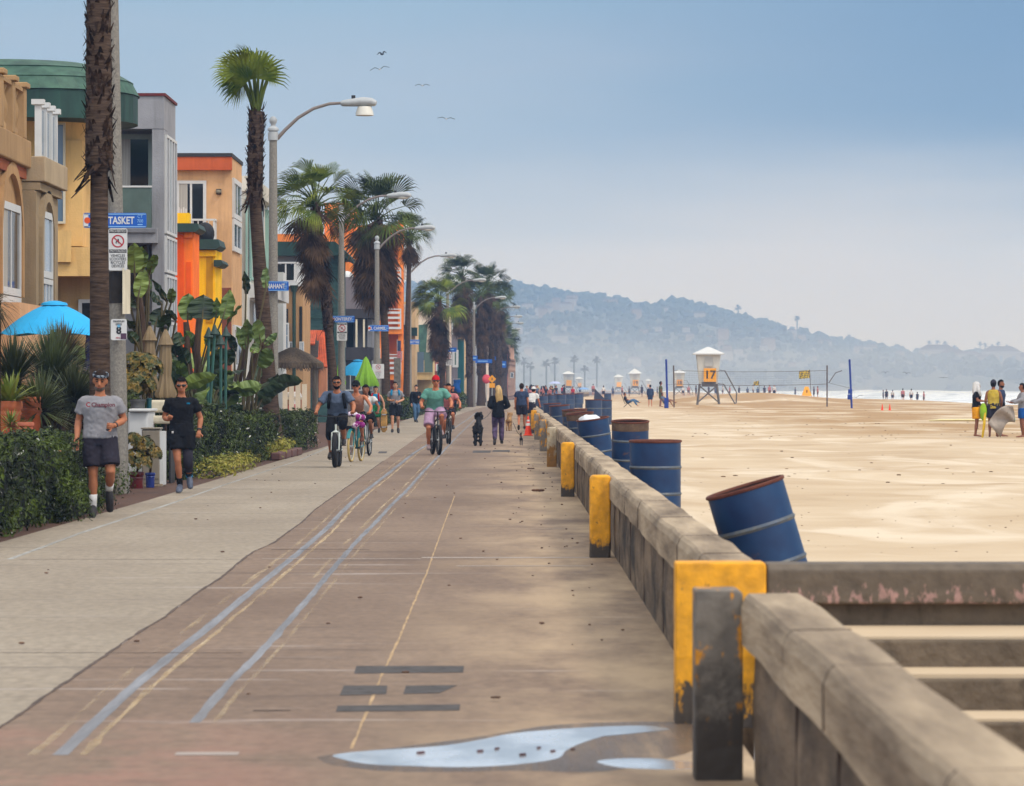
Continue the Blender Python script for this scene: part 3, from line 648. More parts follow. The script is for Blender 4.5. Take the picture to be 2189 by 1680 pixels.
# litter, pebbles and seaweed scraps
rr = random.Random(21); b = MB()
for i in range(95):
    Y = rr.uniform(26, 125)**1.0; x = .78-abs(rr.gauss(0, .42)); s_ = rr.uniform(.005, .015)*(1 if rr.random() < .95 else 2.0)
    M = Tr(x+bend(Y), Y, .006+s_*.3) @ Rz(rr.random()*6)
    b.ball((0, 0, 0), (s_*1.4, s_, s_*.55), 6, 4, M)
for i in range(60):
    Y = rr.uniform(17, 120); x = rr.uniform(-4.8, .6); s_ = rr.uniform(.008, .018)
    b.ball((x, Y, .012+s_*.3), (s_*1.3, s_, s_*.5), 6, 4)
for (u, v, s_) in ((1152, 1052, .07), (1135, 1004, .045), (870, 1445, .02), (1060, 1500, .02)):
    p = gp(u, v)
    for k in range(7): b.ball((p.x+rr.gauss(0, s_*.6), p.y+rr.gauss(0, s_*.5), .02+s_*.15), (s_*.6, s_*.5, s_*.3), 6, 4)
tag(b.build('litter', mat('dry litter', C(112, 80, 62, .6), var=.4, scale=1.5)), 'scraps of dry leaf and grit scattered on the walk', 'litter', kind='stuff')
b = MB()
for i in range(240):
    u = rr.uniform(1450, 2189); v = rr.uniform(905, 1195) if rr.random() < .5 else rr.uniform(872, 940)
    Y = F*HC/(v-V0); x = ux(u, Y)
    if x < 1.4: continue
    s_ = rr.uniform(.004, .010) if Y < 70 else rr.uniform(.01, .032)
    z = sand_h(x, Y)
    b.ball((x, Y, z+s_*.2), (s_*1.5, s_*1.2, s_*.5), 6, 4)
tag(b.build('seaweed_scraps', mat('dry seaweed', C(128, 100, 72, .6), var=.4, scale=1)), 'dark scraps of seaweed and grit on the pale sand', 'seaweed', kind='stuff')
p0 = MB()
for (dx, dz, s_) in ((-.5, 0, .035), (-.15, .1, .028), (.1, -.1, .03), (-.05, .25, .022), (.28, .1, .024), (.2, .3, .02), (.4, .2, .022)):
    x, y = -.02+dx*.75, 18.55+dz*.9
    p0.ball((x, y, .006), (s_*.42, s_*.4, s_*.2), 7, 5); p0.ball((x+s_*.4, y+.02, .006), (s_*.35, s_*.6, s_*.2), 6, 4)
tag(p0.build('puddle_leaves', mat('wet leaf', C(92, 58, 64, .6), var=.5, scale=2)), 'dark leaves floating in the long puddle', 'leaves', kind='stuff')
# ---------------------------------------------------------------- houses along the walk
def stucco(key, r, g, b, k=.66, var=.12):
    if key in MATS: return MATS[key]
    m = mat(key, C(r, g, b, min(.98, k*1.36)), rough=.9, var=var, scale=.9, bump=.35, bscale=25, spec=.15)
    nt = m.node_tree; N = nt.nodes; L = nt.links; bs = N['Principled BSDF']; src = bs.inputs['Base Color'].links[0].from_socket      # rain streaks down the wall
    tc = N.new('ShaderNodeTexCoord'); mp = N.new('ShaderNodeMapping'); mp.inputs['Scale'].default_value = (2.4, 2.4, .22); L.new(tc.outputs['Object'], mp.inputs[0])
    n = N.new('ShaderNodeTexNoise'); n.inputs['Scale'].default_value = 1.6; n.inputs['Detail'].default_value = 8; n.inputs['Roughness'].default_value = .65; L.new(mp.outputs[0], n.inputs['Vector'])
    rp = N.new('ShaderNodeMapRange'); L.new(n.outputs['Fac'], rp.inputs[0]); rp.inputs[1].default_value = .5; rp.inputs[2].default_value = .75; rp.inputs[4].default_value = .38
    mx = N.new('ShaderNodeMix'); mx.data_type = 'RGBA'; L.new(rp.outputs[0], mx.inputs['Factor']); L.new(src, mx.inputs['A']); mx.inputs['B'].default_value = C(r*.62, g*.58, b*.55, .8)
    L.new(mx.outputs['Result'], bs.inputs['Base Color']); return m
M_CURT = mat('pale curtain', C(196, 190, 180, .62), var=.25, scale=5, stretch=(9, 9, .1))
M_GLD = mat('dark window glass', C(34, 38, 42, .6), rough=.06, var=.25, scale=.8, spec=.6)
M_GLB = mat('sky lit window glass', C(120, 150, 176, .6), rough=.08, var=.12, scale=.6, spec=.7)  # pale blue base colour stands for reflected sky
M_GLG = mat('greenish balcony glass', C(120, 150, 142, .55), rough=.08, var=.12, scale=.7, spec=.6)
M_WHT = mat('white painted trim', C(222, 222, 220, .72), rough=.6, var=.05)
M_CRM = stucco('cream trim', 214, 204, 180)
M_DKG = mat('dark interior', C(42, 40, 42, .5), var=.4, scale=1.5)
class House:
    def __init__(s, name, loc, label, cat='house', group='houses along the walk'):
        s.r = thing(name, loc, label, cat, group); s.m = {}
    def box(s, x0, x1, y0, y1, z0, z1, m, name='wall', bevel=0):
        return MB().box(x0, x1, y0, y1, z0, z1).build(name, m, s.r, bevel=bevel)
    def sbox(s, u0, u1, v0, v1, Y, m, name='wall', d=.3, out=0.0):
        """a box whose south face fills a picture rectangle at depth Y"""
        return s.box(ux(u0, Y), ux(u1, Y), Y-out, Y+d, vz(v1, Y), vz(v0, Y), m, name)
    def _win(s, place, w, h, fm, gm, nx, ny, t, name='window', curtain=None):
        f = MB(); d0, d1 = -.05, .02
        for a0, a1, b0, b1 in ((0, w, 0, t), (0, w, h-t, h), (0, t, t, h-t), (w-t, w, t, h-t)): f.box(a0, a1, d0, d1, b0, b1)
        for i in range(1, nx): f.box(w*i/nx-t*.35, w*i/nx+t*.35, d0+.012, d1-.004, t, h-t)
        for j in range(1, ny): f.box(t, w-t, d0+.016, d1-.008, h*j/ny-t*.3, h*j/ny+t*.3)
        f.v = [tuple(place @ Vector(p)) for p in f.v]
        o = f.build(name, fm, s.r)
        g = MB().box(t*.8, w-t*.8, -.02, .012, t*.8, h-t*.8); g.v = [tuple(place @ Vector(p)) for p in g.v]
        g.build('pane', gm, o)
        if w > .9 and h > 1.1 and name == 'window':
            q = MB().box(t, t+(w-2*t)*(.22+.2*((h*7.3) % 1)), -.026, -.0205, t, h-t); q.v = [tuple(place @ Vector(p)) for p in q.v]; q.build('curtain', M_CURT, o)
        return o
    def win_s(s, u0, u1, v0, v1, Y, fm=None, gm=None, nx=1, ny=1, t=.08, name='window'):
        x0, z0 = ux(u0, Y), vz(v1, Y)
        return s._win(Tr(x0, Y, z0), ux(u1, Y)-x0, vz(v0, Y)-z0, fm or M_WHT, gm or M_GLD, nx, ny, t, name)
    def win_e(s, X, Y0, Y1, z0, z1, fm=None, gm=None, nx=1, ny=1, t=.08, name='window'):
        return s._win(Tr(X, Y0, z0) @ Rz(R(90)), Y1-Y0, z1-z0, fm or M_WHT, gm or M_GLD, nx, ny, t, name)
    def win_eu(s, X, ua, ub, va, vb, **k):
        """window in an ocean-facing wall: picture columns ua..ub give its reach along the walk"""
        Ya, Yb = X*F/(ua-U0), X*F/(ub-U0); Ym = (Ya+Yb)/2
        return s.win_e(X, Ya, Yb, vz(vb, Ym), vz(va, Ym), **k)
    def rail(s, x0, x1, y0, y1, z0, z1, m, gap=.14, t=.035, name='railing', horiz=0):
        b = MB(); dx, dy = x1-x0, y1-y0; L_ = math.hypot(dx, dy); ex, ey = dx/L_, dy/L_
        def seg(a, c, za, zb, w): b.add([(x0+ex*a-ey*w, y0+ey*a+ex*w, za), (x0+ex*c-ey*w, y0+ey*c+ex*w, za), (x0+ex*c+ey*w, y0+ey*c-ex*w, za), (x0+ex*a+ey*w, y0+ey*a-ex*w, za)]+[(x0+ex*a-ey*w, y0+ey*a+ex*w, zb), (x0+ex*c-ey*w, y0+ey*c+ex*w, zb), (x0+ex*c+ey*w, y0+ey*c-ex*w, zb), (x0+ex*a+ey*w, y0+ey*a-ex*w, zb)],
                                                [(0, 3, 2, 1), (4, 5, 6, 7), (0, 1, 5, 4), (1, 2, 6, 5), (2, 3, 7, 6), (3, 0, 4, 7)])
        seg(0, L_, z1-.06, z1, t*1.1)
        if horiz:
            for i in range(horiz): z = z0+(z1-z0)*i/horiz; seg(0, L_, z, z+(z1-z0)/horiz*.45, t)
            n = max(1, round(L_/1.2))
            for i in range(n+1): a = (L_-.08)*i/n; seg(a, a+.08, z0, z1-.061, t*.9)
        else:
            seg(0, L_, z0, z0+.05, t); n = max(2, round(L_/gap))
            for i in range(n+1): a = (L_-t)*i/n; seg(a, a+t, z0+.051, z1-.061, t*.5)
        return b.build(name, m, s.r)
    def arch_e(s, X, Y0, Y1, z0, z1, m, w=.28, out=.12, name='arch_moulding'):
        """round-headed surround on an ocean-facing wall"""
        b = MB(); yc, hw = (Y0+Y1)/2, (Y1-Y0)/2; sp = z1-hw*.75
        inn = [(Y0, z0)]+[(yc-hw*math.cos(a), sp+hw*.75*math.sin(a)) for a in [math.pi*i/14 for i in range(15)]]+[(Y1, z0)]
        ou = [(Y0-w, z0)]+[(yc-(hw+w)*math.cos(a), sp+(hw*.75+w)*math.sin(a)) for a in [math.pi*i/14 for i in range(15)]]+[(Y1+w, z0)]
        n = len(inn)
        for X_ in (X+out, X-.02): b.v += [(X_, y, z) for y, z in inn]+[(X_, y, z) for y, z in ou]
        for i in range(n-1):
            b.f += [(i, i+1, n+i+1, n+i), (2*n+i, 3*n+i, 3*n+i+1, 2*n+i+1), (i, 2*n+i, 2*n+i+1, i+1), (n+i, n+i+1, 3*n+i+1, 3*n+i)]
        b.f += [(0, n, 3*n, 2*n), (n-1, 3*n-1, 4*n-1, 2*n-1)]
        return b.build(name, m, s.r)

# 1 tan house with balustrade and arched windows, far left
M_TAN = stucco('ochre tan stucco', 178, 140, 98); M_TANG = stucco('grey tan stucco', 158, 138, 110); M_STONE = stucco('sandstone trim', 166, 134, 96)
M_PINKW = stucco('salmon garden wall', 214, 166, 124)
h = House('house', (-12, 78, 0), 'tan villa at the left edge with stone balusters and round headed windows')
XA, XB = -9.24, -9.02
h.box(-16, XA, 70, 79.9, 0, 5.75, M_TAN); h.box(-16, XB, 80.0, 84.2, 0, 5.35, M_TANG)
h.box(-16, XA+.16, 69.9, 80.05, 5.76, 6.28, M_STONE, 'cornice', .03); h.box(-16, XA+.08, 69.9, 79.95, 5.55, 5.75, stucco('brick red moulding', 150, 84, 56), 'cornice')
h.box(-16, XB+.1, 80.06, 84.1, 5.36, 5.5, M_TANG, 'cornice'); h.box(-16, XB+.2, 80.08, 84.15, 5.52, 6.0, stucco('pale stone cornice', 172, 152, 124), 'cornice', .02)
for Y in (75.6, 77.4, 79.2):
    b = MB(); b.cbox((XA-.02, Y, 6.75), (.34, .36, .94)); b.cbox((XA-.02, Y, 7.28), (.46, .5, .1)); b.build('pillar', M_STONE, h.r, bevel=.02)
for Y in (76.2, 76.8, 78.0, 78.6):
    MB().lathe([(.09, 6.28), (.09, 6.4), (.06, 6.46), (.12, 6.68), (.11, 6.78), (.055, 7.0), (.09, 7.08), (.09, 7.14)], (XA-.02, Y, 0), 10).build('baluster', M_STONE, h.r, True)
h.box(XA-.18, XA+.12, 75.5, 79.3, 7.15, 7.225, M_STONE, 'handrail')
h.arch_e(XA, 76.1, 79.25, 3.3, 5.55, M_TAN, .22, .1); h.arch_e(XB, 80.75, 82.7, 3.2, 5.2, M_TANG, .22, .1)
h.win_e(XA+.03, 76.2, 79.1, 3.3, 5.0, gm=M_GLD, nx=2, ny=1, t=.14); h.win_e(XA+.03, 76.2, 79.1, 2.4, 3.28, gm=M_GLD, nx=3, t=.12)
h.win_e(XB+.03, 80.8, 82.6, 3.72, 5.0, gm=M_GLB, nx=1, t=.13); h.win_e(XB+.03, 80.8, 82.6, 2.7, 3.7, gm=M_GLB, nx=3, t=.1)
h.box(XB-.3, XB+.03, 80.02, 80.5, 0, 5.34, M_TANG, 'pilaster')
for i in range(4):
    Y = 80.6+i*.95; b = MB(); b.box(XB-.06, XB+.06, Y, Y+.16, 6.0, 7.02); b.cbox((XB, Y+.08, 7.07), (.24, .26, .1)); b.build('rail_post', M_WHT, h.r)
    if i < 3: MB().box(XB-.01, XB+.01, Y+.17, Y+.94, 6.1, 6.95).build('glass_panel', M_GLB, h.r)
h.box(-12, -8.6, 74, 78.6, 0, 3.1, M_PINKW, 'terrace_wall')
# 2 yellow house with a curved green copper roof
M_YELW = stucco('warm yellow stucco', 224, 182, 118); M_YELD = stucco('rough tan stucco', 190, 156, 108)
M_COP = mat('green copper sheet', C(44, 84, 70, .56), rough=.6, var=.2, scale=2.5, stretch=(1, 1, 1), col2=C(84, 130, 106, .6), lo=.38, hi=.72, bump=.15)
M_COPD = mat('dark copper fascia', C(18, 60, 54, .5), rough=.6, var=.25, scale=3, stretch=(1, 1, .3), col2=C(40, 86, 74, .56))
h = House('house', (-11, 94, 0), 'yellow house under a rounded green copper roof')
h.box(-16, -9.65, 95, 98.2, 0, 7.6, M_YELW); h.box(-12, ux(232, 93), 93.0, 94.99, vz(590, 93), vz(528, 93), M_YELW, 'balcony')
h.box(-12, ux(180, 94), 93.6, 94.98, vz(526, 93.6), vz(300, 93.6), M_YELW, 'column'); h.box(-12, ux(236, 94), 94.2, 94.97, 0, vz(592, 94), M_YELD, 'lower_wall')
MB().lathe([(1.35, vz(318, 94)), (1.4, vz(250, 94)), (1.45, vz(232, 94))], (ux(100, 94)-.35, 95.0, 0), 32).build('soffit', M_YELW, h.r, True)
h.win_s(114, 140, 262, 478, 93.55, M_CRM, M_GLB, t=.05); h.win_s(168, 206, 640, 700, 94.15, M_WHT, M_GLD, t=.08)
h.sbox(116, 152, 492, 560, 92.9, M_YELW, 'pier', .08)
def roof_loop(z, ins, n=14):
    x1, yc, ry = ux(285, 93.5)-ins, 94.6, 2.7-ins*.8
    L_ = [(-17, yc-ry)]+[(x1-1.9+1.9*math.sin(a), yc-ry*math.cos(a)) for a in [math.pi*i/n for i in range(n+1)]]+[(-17, yc+ry)]
    return [(x, y, z) for x, y in L_]
def loft(loops, name, m, parent, smooth=False, close_top=True, close_bot=True):
    b = MB(); n = len(loops[0])
    for L_ in loops: b.v += L_
    b.f = [(i*n+j, i*n+(j+1) % n, (i+1)*n+(j+1) % n, (i+1)*n+j) for i in range(len(loops)-1) for j in range(n)]
    if close_bot: b.f.append(tuple(range(n))[::-1])
    if close_top: b.f.append(tuple((len(loops)-1)*n+j for j in range(n)))
    return b.build(name, m, parent, smooth)
loft([roof_loop(7.52, .12), roof_loop(7.5, 0), roof_loop(8.12, 0), roof_loop(8.13, .05)], 'fascia', M_COPD, h.r)
loft([roof_loop(8.135, -.04), roof_loop(8.2, 0), roof_loop(8.42, .12), roof_loop(8.43, .1), roof_loop(8.66, .5), roof_loop(8.67, .48), roof_loop(8.84, 1.1)], 'roof', M_COP, h.r)
# 3 grey house with glass balcony
M_GRY = stucco('grey plaster', 146, 146, 150, .64, .14); M_GRYD = stucco('shadow grey plaster', 126, 126, 130, .62)  # second plaster is a darker copy with shade put into its colour
M_REDT = mat('dark red coping', C(110, 34, 34, .7), var=.2)
h = House('house', (-10, 110, 0), 'grey modern house with a glass balcony and a dark red roof edge')
Y3 = 108.0; XG = ux(350, Y3); Y3b = XG*F/(375-U0)
h.box(-15, XG, Y3+1.2, Y3b, 0, vz(205, Y3), M_GRY); h.box(ux(230, Y3), XG, Y3, Y3+1.19, vz(275, Y3), vz(205, Y3), M_GRY, 'parapet')
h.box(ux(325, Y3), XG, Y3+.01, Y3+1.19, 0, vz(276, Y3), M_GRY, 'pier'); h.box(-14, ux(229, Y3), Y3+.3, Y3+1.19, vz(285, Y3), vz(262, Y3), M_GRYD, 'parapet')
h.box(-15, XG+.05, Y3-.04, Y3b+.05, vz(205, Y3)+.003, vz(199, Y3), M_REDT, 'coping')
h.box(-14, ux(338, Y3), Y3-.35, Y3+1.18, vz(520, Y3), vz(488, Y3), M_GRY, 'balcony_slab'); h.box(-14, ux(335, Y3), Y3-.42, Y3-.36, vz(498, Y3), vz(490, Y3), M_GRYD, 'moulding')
h.win_s(248, 328, 287, 486, Y3+1.15, mat('pale green frame', C(176, 190, 184, .66), var=.06), M_GLD, 1, 1, .13, 'window'); h.win_s(160, 246, 287, 486, Y3+1.15, MATS['pale green frame'], M_GLD, 2, 1, .1, 'window')
MB().box(ux(156, Y3), ux(326, Y3), Y3-.33, Y3-.31, vz(488, Y3), vz(402, Y3)).build('balcony_glass', mat('clear balcony glass', C(140, 168, 162, .6), rough=.05, var=.1, spec=.6, trans=.5), h.r)
h.box(ux(155, Y3), ux(327, Y3), Y3-.35, Y3-.29, vz(402, Y3)+.002, vz(398, Y3), M_WHT, 'handrail')
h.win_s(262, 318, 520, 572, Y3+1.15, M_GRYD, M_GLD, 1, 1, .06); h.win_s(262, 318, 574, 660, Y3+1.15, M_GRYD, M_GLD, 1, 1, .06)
h.sbox(296, 324, 438, 480, Y3+.2, mat('blue beach picture', C(40, 92, 112, .7), var=.2), 'painting', .03)
palm_p = MB(); cx_, cz_ = ux(310, Y3), vz(456, Y3)
for k in range(7): palm_p.tube([(cx_, Y3+.19, cz_), (cx_+.09*math.cos(k*.9-.3), Y3+.19, cz_+.05*math.sin(k*.9-.3)+.01), (cx_+.14*math.cos(k*.9-.3), Y3+.19, cz_+.06*math.sin(k*.9-.3)-.03)], [.012, .01, .003], 4)
palm_p.tube([(cx_, Y3+.19, cz_), (cx_-.02, Y3+.19, cz_-.2)], .01, 4); palm_p.build('painted_palm', M_WHT, h.r)
for i in range(4):
    Ya = Y3+.25+i*(Y3b-Y3-.5)/4; Yb = Ya+(Y3b-Y3-.5)/4-.02
    for za, zb in ((.9, 3.3), (3.36, 4.5), (4.56, 5.5), (5.56, 8.1)):
        h.win_e(XG+.02, Ya, Yb, za, zb, M_WHT, M_GLB if i == 1 else mat('deep blue glass', C(40, 54, 96, .6), rough=.06, var=.1, spec=.6), t=.07)
# 4 orange and yellow terrace house, then peach house
M_ORG = stucco('vivid orange stucco', 246, 116, 38, .72); M_ORG2 = stucco('shaded orange stucco', 228, 84, 22, .72); M_YLW = stucco('sunflower yellow stucco', 240, 186, 24, .74)
M_YLD = stucco('shaded yellow stucco', 186, 136, 24, .7); M_GTR = mat('dark green cornice', C(42, 72, 62, .6), var=.15, rough=.6)
h = House('house', (-9.7, 127, 0), 'low orange and yellow house with dark green cornices')
Yo, Yy = 124.0, 129.0
h.box(-13, ux(412, Yo), Yo, Yo+2.6, 0, vz(496, Yo), M_ORG); h.box(-13, ux(460, Yy), Yy, Yy+3, 0, vz(534, Yy), M_YLW)
h.sbox(376, 393, 500, 800, Yo, M_ORG2, 'shutter', .02, .03); h.sbox(398, 408, 560, 660, Yo, M_ORG2, 'niche', .02, .025); h.sbox(441, 455, 548, 690, Yy, M_YLD, 'niche', .02, .025)  # shutter and niches are flat panels with side and recess shade in colour
h.sbox(394, 412, 497, 508, Yo, M_ORG, 'moulding', .3, .08); h.sbox(412, 462, 536, 548, Yy, M_YLW, 'moulding', .3, .08)
for u0, u1, v0, v1, Y in ((372, 428, 478, 496, Yo), (412, 472, 512, 533, Yy), (458, 478, 556, 570, Yy)):
    b = MB(); x0, x1, z0, z1 = ux(u0, Y), ux(u1, Y), vz(v1, Y), vz(v0, Y)
    b.prism([(x0, z0), (x1-.12, z0), (x1, z0+.1), (x1-.06, z1), (x0, z1)], Y-.25, Y+2.4); b.build('cornice', M_GTR, h.r)
h.sbox(374, 404, 455, 477, Yo+1, M_YLW, 'chimney', .8)
for i in range(5): h.sbox(376+i*5, 379+i*5, 446-(i % 2)*3, 476, Yo+2, M_WHT, 'picket', .05)
b = MB().ball((ux(433, Yy), Yy+1, vz(497, Yy)), (.3, .4, .36), 14, 9); b.build('grill_cover', mat('black cover', C(30, 30, 34, .6), var=.3, scale=4, bump=.5, bscale=6), h.r, True)
M_PEA = stucco('peach stucco', 206, 162, 118); M_BRN = stucco('red brown stucco', 132, 76, 60); M_RST = stucco('rust red band', 190, 92, 54, .68)
h = House('house', (-10, 138, 0), 'three storey peach house with a rust red parapet band')
Y4 = 135.0; XP = ux(495, Y4); Y4b = XP*F/(517-U0)
h.box(-15, XP, Y4, Y4b, 0, vz(336, Y4), M_PEA); h.box(-15, XP+.02, Y4-.25, Y4+.0, vz(364, Y4), vz(336, Y4), M_RST, 'parapet_band'); h.box(-15, XP+.04, Y4-.28, Y4b+.05, vz(336, Y4)+.003, vz(328, Y4), mat('black roof edge', C(58, 56, 58, .6)), 'coping')
h.sbox(378, XP*F/Y4+U0-.5, 615, 900, Y4, M_BRN, 'lower_wall', .02, .03)
h.win_s(376, 441, 386, 520, Y4, M_WHT, M_GLD, 2, 1, .1, 'window'); h.win_s(376, 430, 560, 612, Y4, M_PEA, M_GLD, 1, 1, .05)
h.rail(ux(405, Y4), ux(462, Y4), Y4-.9, Y4-.9, vz(520, Y4), vz(470, Y4), M_WHT, .16); h.rail(ux(462, Y4), ux(462, Y4), Y4-.9, Y4-.02, vz(520, Y4), vz(470, Y4), M_WHT, .16)
h.box(ux(400, Y4), ux(464, Y4), Y4-.95, Y4-.01, vz(528, Y4), vz(521, Y4), M_PEA, 'balcony_slab')
M_LMP = mat('ribbed lamp glass', C(150, 140, 118, .6), var=.2)
for v in (410, 598):
    x, z = ux(468, Y4), vz(v, Y4); b = MB().tube([(x-.08, Y4-.06, z), (x+.08, Y4-.06, z)], [.09, .09], 12); o = b.build('wall_lamp', mat('bronze lamp', C(56, 46, 40, .6)), h.r); MB().ball((x, Y4-.13, z), (.1, .06, .06), 10, 6).build('lens', M_LMP, o, True)
for ua, ub, va, vb in ((497.5, 514, 386, 470), (497.5, 514, 472, 540), (498, 516, 696, 790), (498, 516, 792, 860)): h.win_eu(XP+.02, ua, ub, va, vb, nx=2, gm=M_GLB, t=.16)
# 5 cream and sea green house behind the palm
M_SEA = stucco('sea green wall', 150, 182, 172); M_CRW = stucco('warm white stucco', 216, 210, 196)
h = House('house', (-10.5, 150, 0), 'cream house with sea green glazing half hidden by the tall palm')
Y5, X5 = 144.0, -9.0; Y5b = X5*F/(572-U0)
h.box(-14, X5, Y5, Y5b, 0, vz(420, 148), M_CRW); h.box(-14, X5+.25, Y5-.1, Y5b+.1, vz(420, 148)+.003, vz(388, 148), M_CRW, 'parapet')
h.win_eu(X5+.02, 526, 534, 425, 600, gm=M_GLG, t=.1, fm=M_SEA); h.win_eu(X5+.02, 536, 548, 425, 600, gm=M_GLG, fm=M_SEA, t=.1); h.win_eu(X5+.02, 551, 562, 430, 590, gm=M_GLB, t=.12); h.win_eu(X5+.02, 530, 560, 640, 800, nx=3, t=.1)
h.box(X5, X5+.3, Y5b-1.6, Y5b-.1, 0, vz(440, 152), M_SEA, 'pilaster'); h.box(X5-.5, X5+.9, Y5+1, Y5b-2, vz(640, 148), vz(612, 148), M_WHT, 'balcony')
h.box(-11, ux(606, 158), 157.8, 160, 0, vz(582, 158), M_WHT, 'garden_wing')
# 6 tan house with the white balcony
M_TN6 = stucco('sandy tan stucco', 186, 146, 104)
h = House('house', (-9, 167, 0), 'tan house with a white railed balcony above green pipes')
Y6 = 165.0; X6 = ux(648, Y6)
h.box(-14, X6, Y6, Y6+6, 0, vz(612, Y6), M_TN6); h.box(-12, X6+.1, Y6-.15, Y6+6.1, vz(612, Y6)+.003, vz(602, Y6), M_WHT, 'balcony_slab')
h.rail(ux(590, Y6), ux(632, Y6), Y6-.1, Y6-.1, vz(602, Y6)+.004, vz(560, Y6), M_WHT, .9, .06); MB().box(ux(592, Y6), ux(628, Y6), Y6+.0, Y6+.03, vz(601, Y6), vz(565, Y6)).build('balcony_glass', M_GLD, h.r)
h.rail(ux(632, Y6), ux(646, Y6), Y6-.1, Y6+4, vz(602, Y6)+.004, vz(560, Y6), M_WHT, .5, .05)
h.sbox(590, 616, 660, 690, Y6, M_DKG, 'arch_opening', .02, .02); h.sbox(640, 646, 655, 790, Y6, M_DKG, 'arch_opening', .02, .02)  # dark arch pieces are flat panels standing for the shade inside
h.win_s(591, 618, 690, 772, Y6-.03, M_WHT, M_GLB, 2, 3, .06, 'door'); h.win_s(618, 630, 730, 775, Y6-.03, M_WHT, M_GLD, 2, 1, .05); h.win_s(640, 650, 730, 775, Y6-.03, M_WHT, M_GLB, 2, 1, .05)
b = MB(); b.tube([(ux(629, Y6), Y6-.12, 0), (ux(629, Y6), Y6-.12, vz(622, Y6))], .07, 8); b.tube([(ux(629, Y6), Y6-.12, vz(624, Y6)), (ux(629, Y6), Y6-.12, vz(610, Y6))], [.1, .17], 8); b.build('rain_pipe', M_GTR, h.r)
# 7 teal shingle house, terracotta porch
M_SHN = mat('teal shingles', C(50, 84, 82, .6), rough=.8, var=.22, scale=2.4, stretch=(1, 1, 3), bump=.6, bscale=5, bstretch=(.5, .5, 4), col2=C(72, 108, 102, .62))
M_LGR = stucco('light grey stucco', 168, 166, 164)
h = House('house', (-9, 192, 0), 'dark teal shingled house with a green eave')
Y7 = 190.0; X7 = ux(722, Y7)
h.box(ux(640, Y7), X7, Y7, Y7+9, 0, vz(545, Y7), M_SHN); h.box(-16, ux(640, Y7)-.003, Y7+.3, Y7+9, 0, vz(545, Y7), M_LGR)
b = MB(); z0, z1 = vz(547, Y7), vz(517, Y7); b.prism([(-16, z0), (X7+.2, z0), (X7+.75, z0-.35), (X7+.6, z0-.05), (X7-.1, z1), (-16, z1)], Y7-.5, Y7+9.4); b.build('eave', M_COPD, h.r)
h.win_s(598, 648, 560, 600, Y7+.28, M_WHT, M_GLD, 2); h.win_s(646, 655, 555, 660, Y7-.02, M_GTR, M_GLD)
for v in (562, 580, 600, 620, 640, 660, 680): h.sbox(651, 722, v, v+1.2, Y7, M_GTR, 'shingle_course', .015, .02)
M_TIL = mat('terracotta tiles', C(206, 92, 50, .66), var=.25, scale=4, bump=.2)
h = House('porch', (-8, 182, 0), 'brick porch under a wavy orange tile roof', 'porch', None)
Yt = 178.0; b = MB(); n = 14
for k in range(n):
    x = ux(646, Yt)+k*(ux(700, Yt)-ux(646, Yt))/n; w = (ux(700, Yt)-ux(646, Yt))/n
    for j in range(5):
        s0, s1 = j/5, (j+1)/5+.04; za, zb = vz(707, Yt), vz(782 if x > ux(672, Yt) else 735, Yt)
        b.tube([(x+w/2, Yt+2-2*s0, lerp(za, zb, s0)+.03), (x+w/2, Yt+2-2*s1, lerp(za, zb, s1))], [w*.52, w*.58], 8)
b.build('roof', M_TIL, h.r); h.sbox(646, 680, 728, 830, Yt+.4, mat('slate brick', C(104, 94, 88, .6), var=.25, scale=6, stretch=(.6, .6, 4), bump=.5), 'wall', 1); h.sbox(681, 698, 775, 850, Yt+.5, stucco('salmon stucco', 214, 146, 110), 'wall', 1)
h.sbox(672, 676, 785, 850, Yt+.1, M_CRM, 'post', .1)
# palapa with seated person behind pickets
M_THA = mat('dry thatch', C(84, 70, 56, .6), rough=.95, var=.35, scale=3, stretch=(6, 6, .6), bump=.9, bscale=8, col2=C(126, 108, 88, .62), bstretch=(6, 6, .8))
Yq = 150.0; q = thing('palapa', (ux(632, Yq), Yq, 0), 'thatched grass shelter roof behind the second lamp post', 'palapa')
ca = (ux(622, Yq), Yq+1.2); rr = random.Random(3)
MB().lathe([(1.12, vz(786, Yq)), (1.1, vz(775, Yq)), (.62, vz(756, Yq)), (.12, vz(742, Yq))], (ca[0], ca[1], 0), 22).build('thatch', M_THA, q, True)
b = MB()
for i in range(900):
    a = rr.random()*6.283; r0 = rr.uniform(.35, 1.12); z = lerp(vz(748, Yq), vz(778, Yq), (r0-.2)/.95)
    p = Vector((ca[0]+r0*math.cos(a), ca[1]+r0*math.sin(a), z)); d = Vector((math.cos(a)*.12, math.sin(a)*.12, -rr.uniform(.16, .34))); s_ = Vector((-math.sin(a), math.cos(a), 0))*.022
    b.quad(p-s_, p+s_, p+d+s_*.4, p+d-s_*.4)
b.build('fringe', M_THA, q, fix=False)
for dx, dy in ((-.8, -.7), (.8, -.7), (-.8, .7), (.8, .7)): MB().tube([(ca[0]+dx, ca[1]+dy, 0), (ca[0]+dx, ca[1]+dy, 2.3)], .07, 8).build('post', mat('grey driftwood', C(130, 116, 100, .6), var=.3, scale=6, stretch=(4, 4, .6)), q)
